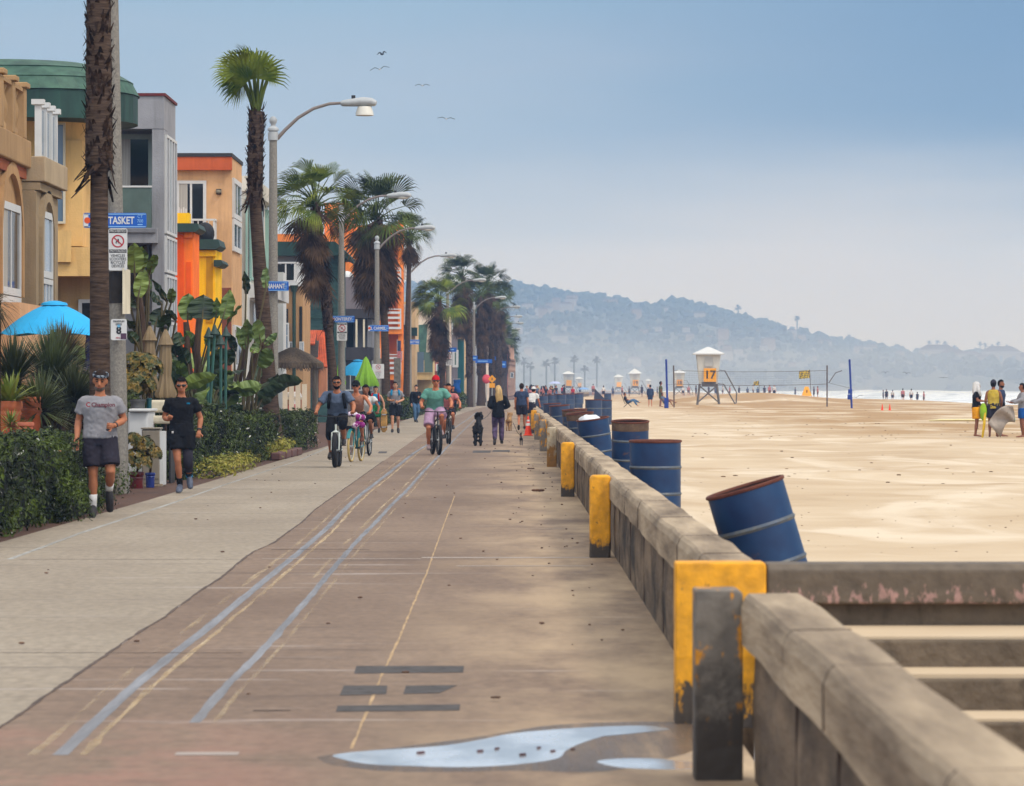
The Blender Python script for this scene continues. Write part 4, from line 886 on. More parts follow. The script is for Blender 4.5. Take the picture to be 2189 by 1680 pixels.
# 8 grey mauve house
M_MAU = mat('mauve grey boards', C(140, 130, 134, .62), var=.1, scale=3, stretch=(8, 8, .2), bump=.3, bscale=4, bstretch=(10, 10, .1)); M_CHR = stucco('charcoal stucco', 70, 68, 72, .6)
h = House('house', (-8, 213, 0), 'mauve grey house with dark open porches on slim posts')
Y8 = 210.0; X8 = ux(803, Y8)
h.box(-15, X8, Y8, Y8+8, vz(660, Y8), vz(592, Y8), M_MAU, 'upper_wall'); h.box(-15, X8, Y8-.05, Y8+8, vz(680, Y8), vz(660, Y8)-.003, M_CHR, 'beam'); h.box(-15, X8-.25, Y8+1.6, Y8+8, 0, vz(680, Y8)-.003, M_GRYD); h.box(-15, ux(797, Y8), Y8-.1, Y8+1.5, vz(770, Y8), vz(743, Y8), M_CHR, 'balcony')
h.sbox(785, 797, 682, 742, Y8+1, M_GRY, 'pier', .5)
for u in (735, 760, 776): h.sbox(u, u+4, 682, 742, Y8, M_CRM, 'post', .1); h.sbox(u, u+4, 771, 870, Y8, M_CRM, 'post', .1)
h.sbox(741, 756, 684, 742, Y8+1.58, M_GLD, 'window', .02); h.rail(ux(725, Y8), ux(797, Y8), Y8-.12, Y8-.12, vz(835, Y8), vz(800, Y8), M_WHT, .3)
MB().ball((ux(738, Y8), Y8+2, vz(592, Y8)), (.36, .4, .36), 14, 8).build('roof_vent', M_WHT, h.r, True)
M_RUB = mat('grey rubble stone', C(120, 112, 102, .6), var=.35, scale=6, col2=C(160, 150, 136, .62), bump=1.0, bscale=7)
h.sbox(799, 832, 766, 850, Y8-.5, M_RUB, 'stone_wall', .6); h.sbox(842, 856, 765, 830, Y8+8, M_RUB, 'stone_wall', .6)
# 9 tall orange apartment house with white balconies
M_OR9 = stucco('bright orange stucco', 232, 132, 58, .7); M_OR9D = stucco('orange recess shade', 190, 104, 54, .66)  # second tone: the orange darkened, shade of the balcony recess in its colour
h = House('apartment_house', (-9, 265, 0), 'tall orange apartment house with white slatted balconies')
Y9 = 262.0; X9 = ux(822, Y9)
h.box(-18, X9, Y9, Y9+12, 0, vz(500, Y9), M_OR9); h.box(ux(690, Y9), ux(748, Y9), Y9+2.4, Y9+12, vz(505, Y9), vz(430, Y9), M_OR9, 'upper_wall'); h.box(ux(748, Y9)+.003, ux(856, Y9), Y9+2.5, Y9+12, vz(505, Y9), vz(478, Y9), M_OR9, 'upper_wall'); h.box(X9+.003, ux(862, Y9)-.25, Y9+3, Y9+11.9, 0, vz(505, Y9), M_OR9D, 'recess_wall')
h.box(ux(851, Y9), ux(862, Y9), Y9+.2, Y9+.8, 0, vz(470, Y9), M_OR9, 'column')
for v0, v1, vs in ((572, 606, 624), (660, 704, 714), (757, 800, 812)):
    h.box(X9+.003, ux(860, Y9), Y9-.3, Y9+2.99, vz(vs, Y9), vz(v1, Y9), M_OR9, 'balcony_slab')
    h.rail(X9, ux(858, Y9), Y9-.35, Y9-.35, vz(v1, Y9)+.01, vz(v0, Y9), M_WHT, horiz=4, t=.04); h.rail(ux(864, Y9), ux(870, Y9), Y9+.9, Y9+6, vz(v1, Y9)+.3, vz(v0, Y9)+.3, M_WHT, horiz=4, t=.04)
h.win_s(790, 811, 628, 690, Y9-.02, M_WHT, M_GLG, 1, 1, .12); h.win_s(795, 813, 745, 775, Y9-.02, M_WHT, M_GLG, 1, 1, .12); h.win_s(745, 765, 628, 690, Y9-.02, M_WHT, M_GLG, 1, 1, .12)
h.box(ux(862, Y9)-.03, ux(862, Y9)+.22, Y9+1, Y9+1.25, vz(735, Y9), vz(690, Y9), M_CHR, 'shutter')
# 10.. the far row
M_BEI = stucco('beige stucco', 206, 176, 136); M_PNK = stucco('dusty pink stucco', 208, 140, 128); M_TEA = stucco('deep teal stucco', 44, 100, 102, .62); M_IVO = stucco('ivory stucco', 226, 206, 186); M_YB = stucco('butter stucco', 218, 190, 138)
def far(label, Y, u0, u1, v0, v1, m, depth=9, wins=(), roof=None, name='house'):
    h = House(name, (ux((u0+u1)/2, Y), Y+depth/2, 0), label); h.box(ux(u0, Y), ux(u1, Y), Y, Y+depth, 0, vz(v0, Y), m)
    for w in wins:
        a, b_, c, d, g = w[:5]; h.win_s(a, b_, c, d, Y-.02, M_WHT if len(w) < 6 else w[5], g, 1, 1, .09)
    return h
h = far('beige flat topped house beside the slim palm trunk', 285, 800, 888, 645, 0, M_BEI, 10, [(866, 874, 700, 740, M_GLD)]); h.sbox(862, 892, 700, 718, 284.8, M_COPD, 'awning', .3, .3)
Ya = 300.0; h = far('ivory house with a steep green copper roof face', Ya, 860, 918, 662, 0, M_IVO, 9)
b = MB(); b.add([(ux(892, Ya), Ya-.3, vz(695, Ya)), (ux(914, Ya), Ya-.3, vz(693, Ya)), (ux(910, Ya), Ya-.9, vz(768, Ya)), (ux(898, Ya), Ya-.9, vz(768, Ya)), (ux(892, Ya), Ya+.4, vz(695, Ya)), (ux(914, Ya), Ya+.4, vz(693, Ya)), (ux(910, Ya), Ya+.4, vz(768, Ya)), (ux(898, Ya), Ya+.4, vz(768, Ya))],
    [(0, 1, 2, 3), (4, 7, 6, 5), (0, 4, 5, 1), (1, 5, 6, 2), (2, 6, 7, 3), (3, 7, 4, 0)]); b.build('roof', M_COP, h.r)
h.sbox(888, 913, 768, 778, Ya, M_CHR, 'beam', .3, .9); h.sbox(884, 892, 695, 768, Ya, M_BRN, 'side_wall', .3, .4)
h = far('butter yellow house with a glass fronted balcony', 292, 884, 926, 770, 0, M_YB, 6); h.sbox(890, 926, 797, 812, 290.5, M_YB, 'balcony', 1.4); h.sbox(892, 906, 752, 796, 290.4, M_GLB, 'balcony_glass', .04); h.sbox(907, 925, 753, 796, 290.4, M_GLG, 'balcony_glass', .04)
h = far('dusty pink house with a small hipped porch', 330, 902, 950, 735, 0, M_PNK, 8, [(924, 934, 738, 760, M_GLG), (932, 950, 778, 808, M_GLG)]); h.sbox(917, 930, 800, 850, 329, M_PNK, 'porch', .9); h.sbox(914, 934, 793, 801, 328.8, M_BRN, 'porch_roof', 1.2)
h = far('ivory house with a pale green roof behind the shaggy palm', 345, 906, 962, 668, 0, M_IVO, 9); h.sbox(892, 926, 640, 664, 344, M_SEA, 'roof', 6)
h = far('deep teal house with tall dark panels', 360, 962, 990, 658, 0, M_TEA, 9, [(966, 972, 690, 715, M_GLD), (974, 979, 690, 715, M_GLD)]); h.sbox(963, 978, 715, 830, 359, M_MAU, 'lower_wall', .8); h.sbox(978, 990, 704, 724, 359, M_BEI, 'balcony', .8); h.win_s(967, 980, 748, 785, 358.6, M_WHT, M_GLG, 1, 1, .2)
far('beige house between the teal house and the palm trunks', 385, 985, 1012, 688, 0, M_BEI, 9, [(990, 996, 705, 712, M_WHT), (1000, 1008, 760, 780, M_GLD)])
far('pale blue grey house glimpsed between far palm trunks', 420, 1008, 1034, 706, 0, M_LGR, 9, [(1012, 1018, 725, 742, M_GLD), (1022, 1030, 725, 742, M_GLD)])
far('ivory house glimpsed low between the farthest trunks', 470, 1030, 1062, 735, 0, M_IVO, 9, [(1036, 1042, 752, 766, M_GLD), (1048, 1056, 752, 766, M_GLD)])
far('salmon house behind the farthest palms', 520, 1056, 1086, 752, 0, M_PNK, 9, [(1064, 1070, 770, 782, M_GLD)])
h = far('stepped peach house ending the row before the hazy hill', 560, 1078, 1102, 767, 0, stucco('pale peach stucco', 226, 184, 160), 9, [(1091, 1098, 796, 808, M_GLD)]); h.sbox(1080, 1099, 737, 767, 561, MATS['pale peach stucco'], 'upper_wall', 6)
# ---------------------------------------------------------------- street lamps and signs
M_POLE = mat('speckled concrete pole', C(150, 144, 134, .64), var=.25, scale=30, bump=.3, bscale=60)
M_ALU = mat('dull aluminium', C(186, 190, 192, .68), rough=.5, var=.12, scale=5)
M_ARM = mat('bronze grey arm', C(140, 128, 122, .62), rough=.5, var=.15, scale=3)
M_BLK = mat('black plastic', C(40, 36, 38, .6), rough=.5, var=.1)
M_LENS = mat('milky lens', C(226, 222, 210, .75), rough=.25, var=.08)
def lamp_proto(name='street_lamp', bowl=False):
    r = thing(name, (0, 0, 0), 'x', 'street lamp', 'street lamps along the walk')
    MB().tube([(0, 0, 0), (0, 0, .4), (0, 0, 7.75)], [.15, .14, .095], 14).build('pole', M_POLE, r, True)
    MB().lathe([(.1, 7.75), (.13, 7.76), (.13, 7.95), (.1, 7.98), (.14, 8.0), (.14, 8.05), (.06, 8.12), (.06, 8.16), (.09, 8.2), (.1, 8.27), (.06, 8.34), (0, 8.36)], n=14).build('finial', M_ALU, r, True)
    pts = [(.1, 0, 7.8), (.3, 0, 8.02), (.62, 0, 8.32), (1.0, 0, 8.55), (1.4, 0, 8.67), (1.72, 0, 8.69)]
    MB().tube(pts, [.05, .045, .042, .04, .038, .036], 10).build('arm', M_ARM, r, True)
    b = MB(); b.tube([(1.68, 0, 8.68), (1.72, 0, 8.68), (1.95, 0, 8.7), (2.25, 0, 8.72), (2.45, 0, 8.71), (2.56, 0, 8.68), (2.58, 0, 8.67)], [(.05, .04), (.09, .075), (.13, .1), (.16, .12), (.15, .11), (.09, .07), (.02, .02)], 14, right=(0, 1, 0))
    hd = b.build('lamp_head', M_ALU, r, True)
    MB().tube([(2.0, 0, 8.78), (2.0, 0, 8.88)], .05, 10).build('photocell', M_BLK, hd, True)
    if bowl: MB().lathe([(.17, 8.6), (.22, 8.45), (.23, 8.38), (.2, 8.37), (0, 8.4)], (2.28, 0, 0), 20).build('lens', M_LENS, hd, True)
    else: MB().ball((2.27, 0, 8.62), (.22, .13, .07), 14, 6).build('lens', M_LENS, hd, True)
    return r
L0 = lamp_proto(bowl=True); L0.location = (ux(584, 105), 105, 0); L0['label'] = 'lamp with a pale bowl hanging under its head, right of the tall palm'
L1 = lamp_proto(); L1.location = (ux(256, 63.7), 63.7, 0); L1.rotation_euler = (0, R(-.9), 0); L1['label'] = 'nearest speckled concrete lamp post, cut off at the top, behind the palm trunk'
for u, Y, sc, lab in ((730, 156, 1.0, 'lamp rising left of the two shaggy palms, over the no scooters sign'), (806, 181, .97, 'lamp against the big brown palm skirt and the orange house'), (875, 236, 1.03, 'lamp with its post hidden by the slim palm trunk'),
                      (957, 287, 1.02, 'lamp whose arm crosses in front of the full skirted palm'), (1013, 335, 1.0, 'lamp post between the dark far trunks, below the tall palm pair'), (1050, 375, 1.0, 'lamp standing free against the hazy hill, head over the ridge'),
                      (1062, 425, 1.0, 'small lamp just past the one standing free against the hill'), (1070, 470, 1.0, 'far lamp in the receding line by the last palms'), (1068, 520, 1.0, 'far lamp in the receding line by the last palms'), (1064, 575, 1.0, 'far lamp in the receding line by the last palms'), (1058, 640, 1.0, 'far lamp in the receding line by the last palms')):
    dup(L1, (ux(u, Y), Y, 0), sc=sc, label=lab).rotation_euler = (0, 0, R(rnd.uniform(-3, 3)))
M_SBLU = mat('street sign blue', C(14, 92, 190, .8), rough=.45, var=.06)
M_SWH = mat('sign white', C(226, 226, 224, .74), rough=.45, var=.05)
M_SRED = mat('sign red', C(186, 24, 48, .75), rough=.5, var=.05); M_SBK = mat('sign black', C(36, 34, 36, .6), rough=.5, var=.05); M_ODOT = mat('orange dot paint', C(226, 84, 22, .8), rough=.5, var=.05)
M_LBL = mat('pale blue lettering', C(150, 200, 240, .8), rough=.5, var=.03)
def plate(name, u0, u1, v0, v1, Y, m, label, cat='sign', group=None, d=.012):
    x0, x1, z0, z1 = ux(u0, Y), ux(u1, Y), vz(v1, Y), vz(v0, Y)
    r = thing(name, ((x0+x1)/2, Y, (z0+z1)/2), label, cat, group)
    w, h, rr_ = (x1-x0)/2, (z1-z0)/2, min(.03, (z1-z0)*.12)
    pr = []
    for cx, cz, a0 in ((w-rr_, -h+rr_, -90), (w-rr_, h-rr_, 0), (-w+rr_, h-rr_, 90), (-w+rr_, -h+rr_, 180)):
        pr += [(cx+rr_*math.cos(R(a0+i*30)), cz+rr_*math.sin(R(a0+i*30))) for i in range(4)]
    b = MB().prism([(p[0]+r.location.x, p[1]+r.location.z) for p in pr], Y, Y+d); b.build('plate', m, r)
    return r, w, h
def street_sign(u0, u1, v0, v1, Y, word, dot, label, tx=-.1, sx=.86):
    r, w, h = plate('street_sign', u0, u1, v0, v1, Y, M_SBLU, label, 'street sign', 'blue street name signs')
    o = r.location
    b = MB(); e = .012
    for a0, a1, c0, c1 in ((-w+e, w-e, h-2*e, h-e), (-w+e, w-e, -h+e, -h+2*e)): b.box(o.x+a0, o.x+a1, Y-.003, Y-.0005, o.z+c0, o.z+c1)
    b.build('border', M_LBL, r)
    text(word, (o.x+tx*w, Y-.002, o.z-h*.05), h*1.35, M_SWH, r, sx=sx, bold=.004)
    text('CT', (o.x+w*.80, Y-.002, o.z+h*.5), h*.62, M_LBL, r, sx=.9); text('700', (o.x+w*.80, Y-.002, o.z-h*.1), h*.62, M_LBL, r, sx=.9)
    MB().box(o.x+w*.72, o.x+w*.88, Y-.003, Y-.0005, o.z-h*.62, o.z-h*.5).build('arrow', M_LBL, r)
    if dot:
        MB().box(o.x-w+.004, o.x-w*.84, Y-.003, Y-.0006, o.z-h+.01, o.z+h-.01).build('end_panel', M_SWH, r)
        MB().tube([(o.x-w*.87, Y-.006, o.z), (o.x-w*.87, Y-.0035, o.z)], h*.42, 16).build('dot', M_ODOT, r)
    MB().tube([(o.x, Y+.02, o.z+h*.9), (o.x, Y+.12, o.z+h*.9)], .02, 6).build('bracket', M_ALU, r)
    return r
street_sign(178, 313, 455, 487, 63.5, 'NANTASKET', True, 'nearest blue street sign lettered NANTASKET, half behind the palm trunk', -.06, .74)
street_sign(545, 617, 601, 622, 104.8, 'NAHANT', True, 'blue street sign lettered NAHANT on the second lamp post', .24, .66)
street_sign(707, 758, 675, 689, 155.8, 'MONTEREY', True, 'blue street sign lettered MONTEREY above the no scooters sign', -.05, .85)
street_sign(787, 831, 695, 708, 180.8, 'EL CARMEL', True, 'blue street sign lettered EL CARMEL in front of the orange house', -.08, .8)
street_sign(864, 897, 726, 736, 235.8, 'MANHATTAN', True, 'blue street sign lettered MANHATTAN behind the slim palm trunk', -.05, .75)
for u0, u1, v0, v1, Y, lab in ((952, 976, 743, 752, 286.8, 'small blue street sign right of the full skirted palm'), (1009, 1021, 760, 771, 330, 'tiny squarish blue sign among the far trunks'), (1014, 1052, 768, 776, 338, 'wide pale blue street sign across the far trunks'), (1052, 1060, 762, 770, 374.8, 'tiny blue sign by the lamp standing free'), (1072, 1082, 772, 786, 424, 'small blue sign farthest along, by the last lamps')):
    r, w, h = plate('street_sign', u0, u1, v0, v1, Y, M_SBLU, lab, 'street sign', 'blue street name signs'); o = r.location
    MB().box(o.x-w*.6, o.x+w*.5, Y-.006, Y-.001, o.z-h*.2, o.z+h*.25).build('lettering_band', M_LBL, r)
def ring(b, c, R0, R1, y, n=28):
    k = len(b.v); b.v += [(c[0]+R_*math.cos(6.28318*i/n), y, c[1]+R_*math.sin(6.28318*i/n)) for R_ in (R0, R1) for i in range(n)]
    b.f += [(k+i, k+(i+1) % n, k+n+(i+1) % n, k+n+i) for i in range(n)]
def rule_sign(u0, u1, v0, v1, Y, label, bands=True):
    r, w, h = plate('rule_sign', u0, u1, v0, v1, Y, M_SWH, label, 'sign', 'rule signs on the lamp posts'); o = r.location
    if bands:
        MB().box(o.x-w*.92, o.x+w*.92, Y-.003, Y-.0008, o.z+h*.78, o.z+h*.95).build('band', M_SBK, r); text('PROHIBITED', (o.x, Y-.005, o.z+h*.865), h*.17, M_SWH, r, sx=.8)
        MB().box(o.x-w*.92, o.x+w*.92, Y-.003, Y-.0008, o.z-h*.16, o.z+h*.0).build('band', M_SBK, r); text('MOTORIZED', (o.x, Y-.005, o.z-h*.08), h*.16, M_SWH, r, sx=.8)
        for i, t in enumerate(('VEHICLES', 'SCOOTERS', 'BICYCLES', 'DEVICES')): text(t, (o.x, Y-.002, o.z-h*(.3+.165*i)), h*.19, M_SBK, r, sx=.85)
        cz, rad = o.z+h*.39, w*.68
    else:
        for i in range(5): text(('NO DOGS', 'ON BEACH', 'OR WALK', '9 AM TO', '6 PM')[i], (o.x, Y-.002, o.z-h*(.02+.2*i)), h*.2, M_SRED if i < 1 else M_SBK, r, sx=.8)
        cz, rad = o.z+h*.6, w*.42
    b = MB(); ring(b, (o.x, cz), rad, rad*.8, Y-.004)
    c, s_ = math.cos(R(-42)), math.sin(R(-42)); t = rad*.09
    b.add([(o.x-c*rad*.82-s_*-t, Y-.0042, cz-s_*rad*.82-c*t), (o.x+c*rad*.82+s_*t, Y-.0042, cz+s_*rad*.82-c*t), (o.x+c*rad*.82-s_*t, Y-.0042, cz+s_*rad*.82+c*t), (o.x-c*rad*.82-s_*t, Y-.0042, cz-s_*rad*.82+c*t)], [(0, 1, 2, 3)])
    b.build('no_symbol', M_SRED, r, fix=False)
    g = MB(); k = rad*.5
    for dx, dz in ((-.5, -.45), (.35, -.45)): ring(g, (o.x+dx*k, cz+dz*k), k*.28, k*.12, Y-.003, 12)
    g.box(o.x-k*.6, o.x+k*.45, Y-.003, Y-.001, cz-k*.2, cz+k*.05); g.box(o.x-k*.1, o.x+k*.3, Y-.003, Y-.001, cz+k*.05, cz+k*.75); g.build('pictogram', M_SBK, r, fix=False)
    return r
rule_sign(232, 272, 488, 578, 63.48, 'white PROHIBITED MOTORIZED sign under the NANTASKET sign')
rule_sign(720, 742, 690, 728, 155.7, 'small white no scooters sign under the MONTEREY sign')
rule_sign(796, 821, 778, 809, 180.6, 'white notice with a red ring low on the fourth lamp post', False)
rule_sign(953, 966, 755, 781, 286.6, 'tiny white rule sign under the small blue sign by the skirted palm')
r, w, h = plate('speed_sign', 237, 271, 682, 727, 63.46, M_SWH, 'white MAXIMUM SPEED 8 sign with a purple sticker', 'sign'); o = r.location
text('MAXIMUM', (o.x, 63.457, o.z+h*.78), h*.28, M_SBK, r, sx=.8); text('SPEED', (o.x, 63.457, o.z+h*.5), h*.26, M_SBK, r, sx=.85); text('8', (o.x, 63.457, o.z-h*.1), h*.95, M_SBK, r, sx=1.0, bold=.006); text('MPH', (o.x-w*.1, 63.457, o.z-h*.8), h*.24, M_SRED, r, sx=.85)
MB().box(o.x+w*.25, o.x+w*.95, 63.452, 63.4585, o.z-h*.9, o.z-h*.35).build('sticker', mat('purple sticker', C(96, 66, 92, .65), var=.3, scale=30), r); MB().tube([(o.x, 63.452, o.z+h*.35), (o.x, 63.4585, o.z+h*.35)], w*.2, 12).build('sticker', mat('sky blue sticker', C(120, 190, 230, .7)), r)
Y = 63.7; r = thing('notice_board', (ux(272, Y), Y, vz(620, Y)), 'narrow cream notice turned towards the sea on the nearest lamp post', 'sign')
MB().add([(ux(265, Y)+.02, Y-.25, vz(672, Y)), (ux(272, Y)+.02, Y+.3, vz(670, Y)), (ux(272, Y)+.02, Y+.3, vz(576, Y)), (ux(265, Y)+.02, Y-.25, vz(574, Y)), (ux(265, Y), Y-.25, vz(672, Y)), (ux(272, Y), Y+.3, vz(670, Y)), (ux(272, Y), Y+.3, vz(576, Y)), (ux(265, Y), Y-.25, vz(574, Y))], [(0, 1, 2, 3), (7, 6, 5, 4), (0, 4, 5, 1), (1, 5, 6, 2), (2, 6, 7, 3), (3, 7, 4, 0)]).build('plate', M_CRM, r)
MB().tube([(0, 0, vz(648, Y)), (0, 0, vz(580, Y))], .135, 14).build('pole_wrap', mat('dark wrap', C(52, 44, 38, .55), var=.3, scale=8), L1, True, local=True)

# ---------------------------------------------------------------- palms
M_LEAF = mat('palm green', C(60, 88, 22, .6), rough=.7, var=.35, scale=1.6, col2=C(150, 162, 54, .64), spec=.15)
M_LEAFD = mat('dark palm green', C(38, 52, 24, .56), rough=.75, var=.35, scale=1.3, col2=C(104, 118, 44, .6), spec=.12)
M_DEAD = mat('dead frond brown', C(60, 44, 33, .52), rough=.95, spec=.1, var=.4, scale=2.2, col2=C(122, 94, 68, .58))
M_BOOT = mat('shaggy bark', C(38, 26, 19, .5), rough=.95, spec=.1, var=.4, scale=7, col2=C(98, 74, 58, .56), lo=.4, hi=.7, bump=1.0, bscale=14)
M_BARK = mat('ringed grey bark', C(72, 57, 47, .52), rough=.95, spec=.1, var=.25, scale=4, stretch=(1, 1, 9), col2=C(112, 92, 78, .56), bump=.6, bscale=5, bstretch=(1, 1, 8))
def fan_leaf(b, hub, d, side, L_, droop, rr, n=20, spread=115):
    """a palmate leaf: leaflets fused near the hub, then splitting and drooping"""
    d = d.normalized(); side = (side-d*side.dot(d)).normalized(); up = side.cross(d)
    if up.z < 0: up = -up
    da = 2*spread/n
    for i in range(n):
        a = R(-spread+da*(i+.5)); l = L_*(.62+.38*math.cos(a*.62))*rr.uniform(.9, 1.08)
        dr = d*math.cos(a)+side*math.sin(a)+up*(.10*abs(math.sin(a)))
        nr = (side*math.cos(a)-d*math.sin(a)); w = l*.5*math.tan(R(da/2))*1.08
        lift = up*(.02*l*(1 if i % 2 else -1))
        p0 = hub; p1 = hub+dr*l*.5+lift; g = Vector((0, 0, -1))*droop*l
        p2 = hub+dr*l*.8+g*.35; p3 = hub+dr*l*.97+g*1.0+nr*rr.uniform(-.05, .05)*l
        k = len(b.v); b.v += [tuple(p) for p in (p0, p1-nr*w, p1+nr*w, p2-nr*w*.5, p2+nr*w*.5, p3)]
        b.f += [(k, k+1, k+2), (k+1, k+3, k+4, k+2), (k+3, k+5, k+4)]
def palm(label, Y, trunk, rad, L_, crown=(), fans=None, n_green=22, n_dead=20, boots=None, skirt=1.6, wind=-.35, seed=1, mg=None, bw=1.32, pet=.9, group='fan palms along the walk', up=.25, name='fan_palm'):
    """trunk: (u, v) points bottom to top at depth Y; boots = (v0, v1) picture rows with old leaf bases"""
    rr = random.Random(seed); pts = [at(u, v, Y) for u, v in trunk]; base = pts[0].copy(); base.z = 0; pts = [base]+pts[1:]
    r = thing(name, base, label, 'palm tree', group)
    # resample trunk
    P = []
    for i in range(len(pts)-1):
        m_ = max(2, int((pts[i+1]-pts[i]).length/.12)); P += [pts[i].lerp(pts[i+1], k/m_) for k in range(m_)]
    P.append(pts[-1]); H = P[-1].z
    rd = []
    for p in P:
        v = V0+(HC-p.z)*F/Y; t = p.z/H; q = rad*(1.25-.45*min(1, t*1.3))*(1+.25*math.exp(-p.z/.5))
        if boots and boots[0] <= v <= boots[1]: q *= bw+.12*noise.noise((p.z*3, seed, 0))
        rd.append(q)
    MB().tube(P, rd, 14).build('trunk', M_BARK, r, True)
    if boots:
        b = MB()
        for p, q in zip(P, rd):
            v = V0+(HC-p.z)*F/Y
            if not boots[0] <= v <= boots[1]: continue
            for k in range(16):
                a = rr.random()*6.283; o_ = Vector((math.cos(a), math.sin(a), 0)); t_ = Vector((-o_.y, o_.x, 0))
                c = p+o_*q*.92+Vector((0, 0, rr.uniform(-.06, .06))); w = rr.uniform(.025, .06)*rad/.15; l = rr.uniform(.08, .2)
                tip = c+o_*rr.uniform(.02, .09)+Vector((0, 0, l*(1 if rr.random() < .75 else -.7)))+t_*rr.uniform(-.06, .06)
                b.add([c-t_*w, c+t_*w, tip+t_*w*.3, tip-t_*w*.3], [(0, 1, 2, 3)])
        for k in range(26):      # ragged collar where the old leaf bases end
            p = min(P, key=lambda p_: abs(V0+(HC-p_.z)*F/Y-boots[1])); a = rr.random()*6.283; o_ = Vector((math.cos(a), math.sin(a), 0)); t_ = Vector((-o_.y, o_.x, 0))
            c = p+o_*rad*1.15+Vector((0, 0, rr.uniform(-.1, .25))); tip = c+o_*rr.uniform(.06, .22)+Vector((-.08*(wind < 0), 0, rr.uniform(-.45, .1)))
            b.add([c-t_*.05, c+t_*.05, tip+t_*.02, tip-t_*.02], [(0, 1, 2, 3)])
        b.build('leaf_bases', M_BOOT, r, fix=False)
    top = P[-1]
    if not n_green: return r
    g = MB(); s_ = MB()
    for (u_, v_, an, lp, tw) in fans or ():      # leaves set out one by one
        hub = at(u_, v_, Y+rr.uniform(-.3, .3)); a_ = R(an); d = Vector((math.cos(a_), rr.uniform(-.25, .15), math.sin(a_)))
        mid = top.lerp(hub, .5)+Vector(((top.x-hub.x)*-.12, 0, .12*(hub-top).length)) if hub.z > top.z else top.lerp(hub, .5)
        s_.tube([top-Vector((0, 0, .15)), mid, hub], [.05, .032, .022], 6)
        sd_ = Vector((-math.sin(a_)*math.cos(tw), math.sin(tw), math.cos(a_)*math.cos(tw)))
        fan_leaf(g, hub, d, sd_, lp*Y/F*rr.uniform(.85, 1.1), rr.uniform(.1, .4), rr, rr.choice((20, 24, 28)), rr.choice((60, 80, 100)))
    n_green = int(n_green*1.45)
    for i in range(n_green if not fans else 0):
        a = i*2.39996+rr.uniform(-.3, .3); t = (i+.5)/n_green
        el = lerp(R(82), R(-28), t**.85)
        d = Vector((math.cos(a)*math.cos(el)+wind*.8, math.sin(a)*math.cos(el), math.sin(el)+up*.3)).normalized()
        pl = pet*rr.uniform(.75, 1.1); hub = top+d*pl*.95+Vector((0, 0, -.06*pl)); 
        s_.tube([top-Vector((0, 0, .15)), top+d*pl*.5, hub], [.035, .022, .016], 5)
        d2 = (d+Vector((wind*.9, 0, -.12))).normalized()
        sd_ = Vector((-d2.y, d2.x, 0)); sd_ = sd_.normalized() if sd_.length > .1 else Vector((0, 1, 0))
        sd_ = (sd_+Vector((0, 0, rr.uniform(-.9, .9)))).normalized()
        fan_leaf(g, hub, d2, sd_, L_*rr.uniform(.62, .95), rr.uniform(.1, .35)+.3*t, rr, rr.choice((16, 20, 24)), rr.choice((42, 60, 85)))
    cr = g.build('crown', mg or M_LEAF, r, fix=False); s_.build('stalks', M_LEAFD, cr)
    if n_dead:
        k_ = MB()
        for i in range(n_dead):
            a = rr.random()*6.283; t = rr.random(); z0 = top.z-.1-skirt*.85*t
            o_ = Vector((math.cos(a), math.sin(a), 0)); c = Vector((top.x, top.y, z0)) if abs(P[-1].x-P[-8].x) < .2 else Vector((lerp(top.x, P[-12].x, min(1, t)), top.y, z0))
            e = rr.uniform(.2, 1.1 if n_dead > 150 else .8)*(1-.55*t)
            d = (o_*e+Vector((wind*.4*(1-t), 0, -1 if t > .12 else -.25))).normalized()
            hub = c+d*pet*rr.uniform(.45, .8); k_.tube([c, hub], [.03, .018], 4)
            sd_ = Vector((-o_.y, o_.x, rr.uniform(-.3, .3)))
            fan_leaf(k_, hub, (d*.6+Vector((0, 0, -.8))).normalized(), sd_, L_*rr.uniform(.6, .85), .12, rr, 14, 55)
        k_.build('skirt', M_DEAD, r, fix=False)
    return r
palm('nearest palm trunk with a shaggy upper half, running out of the top of the picture', 60, [(216, 1090), (214, 860), (212, 500), (212, 350), (211, 100), (210, -200), (210, -420)], .128, 1.0, n_green=18, n_dead=0, boots=(-420, 362), bw=1.62, seed=4, pet=1.0)
palm('tall slim palm leaning left with a small bright green crown swept left by wind', 98, [(588, 975), (577, 860), (560, 640), (545, 430), (546, 330), (549, 238)], .17, 1.0, n_green=9, n_dead=0, boots=(232, 425), seed=11, wind=-.62, fans=[(551, 168, 88, 96, .25), (545, 160, 112, 92, -.4), (532, 172, 138, 84, .5), (512, 152, 158, 62, -.3), (520, 166, 178, 58, .4), (516, 172, 208, 60, .2), (520, 176, 236, 52, .9), (566, 150, 66, 40, .8), (574, 158, 20, 26, .4), (575, 165, -30, 28, .9), (553, 150, 74, 66, 1.0), (540, 140, 125, 62, 1.1), (524, 140, 150, 66, .9)])
palm('shaggy palm with drooping dead fronds left of the third lamp', 150, [(716, 924), (711, 800), (697, 640), (688, 560), (681, 500), (674, 432)], .15, 1.2, n_green=24, n_dead=60, boots=(440, 700), seed=21, wind=-.3, pet=1.1, skirt=2.4)
palm('largest palm with a huge brown skirt before the orange house', 186, [(826, 906), (824, 760), (819, 600), (813, 500), (806, 462)], .17, 1.75, n_green=26, n_dead=190, boots=(470, 560), seed=33, wind=-.35, pet=1.3, skirt=2.6, mg=M_LEAFD)
palm('slim bare trunked palm with a small tufted crown right of the big brown skirt', 225, [(868, 890), (871, 700), (874, 580), (876, 500)], .15, 1.1, n_green=20, n_dead=20, boots=(500, 515), seed=43, wind=-.1, pet=.8, skirt=.6, mg=M_LEAFD)
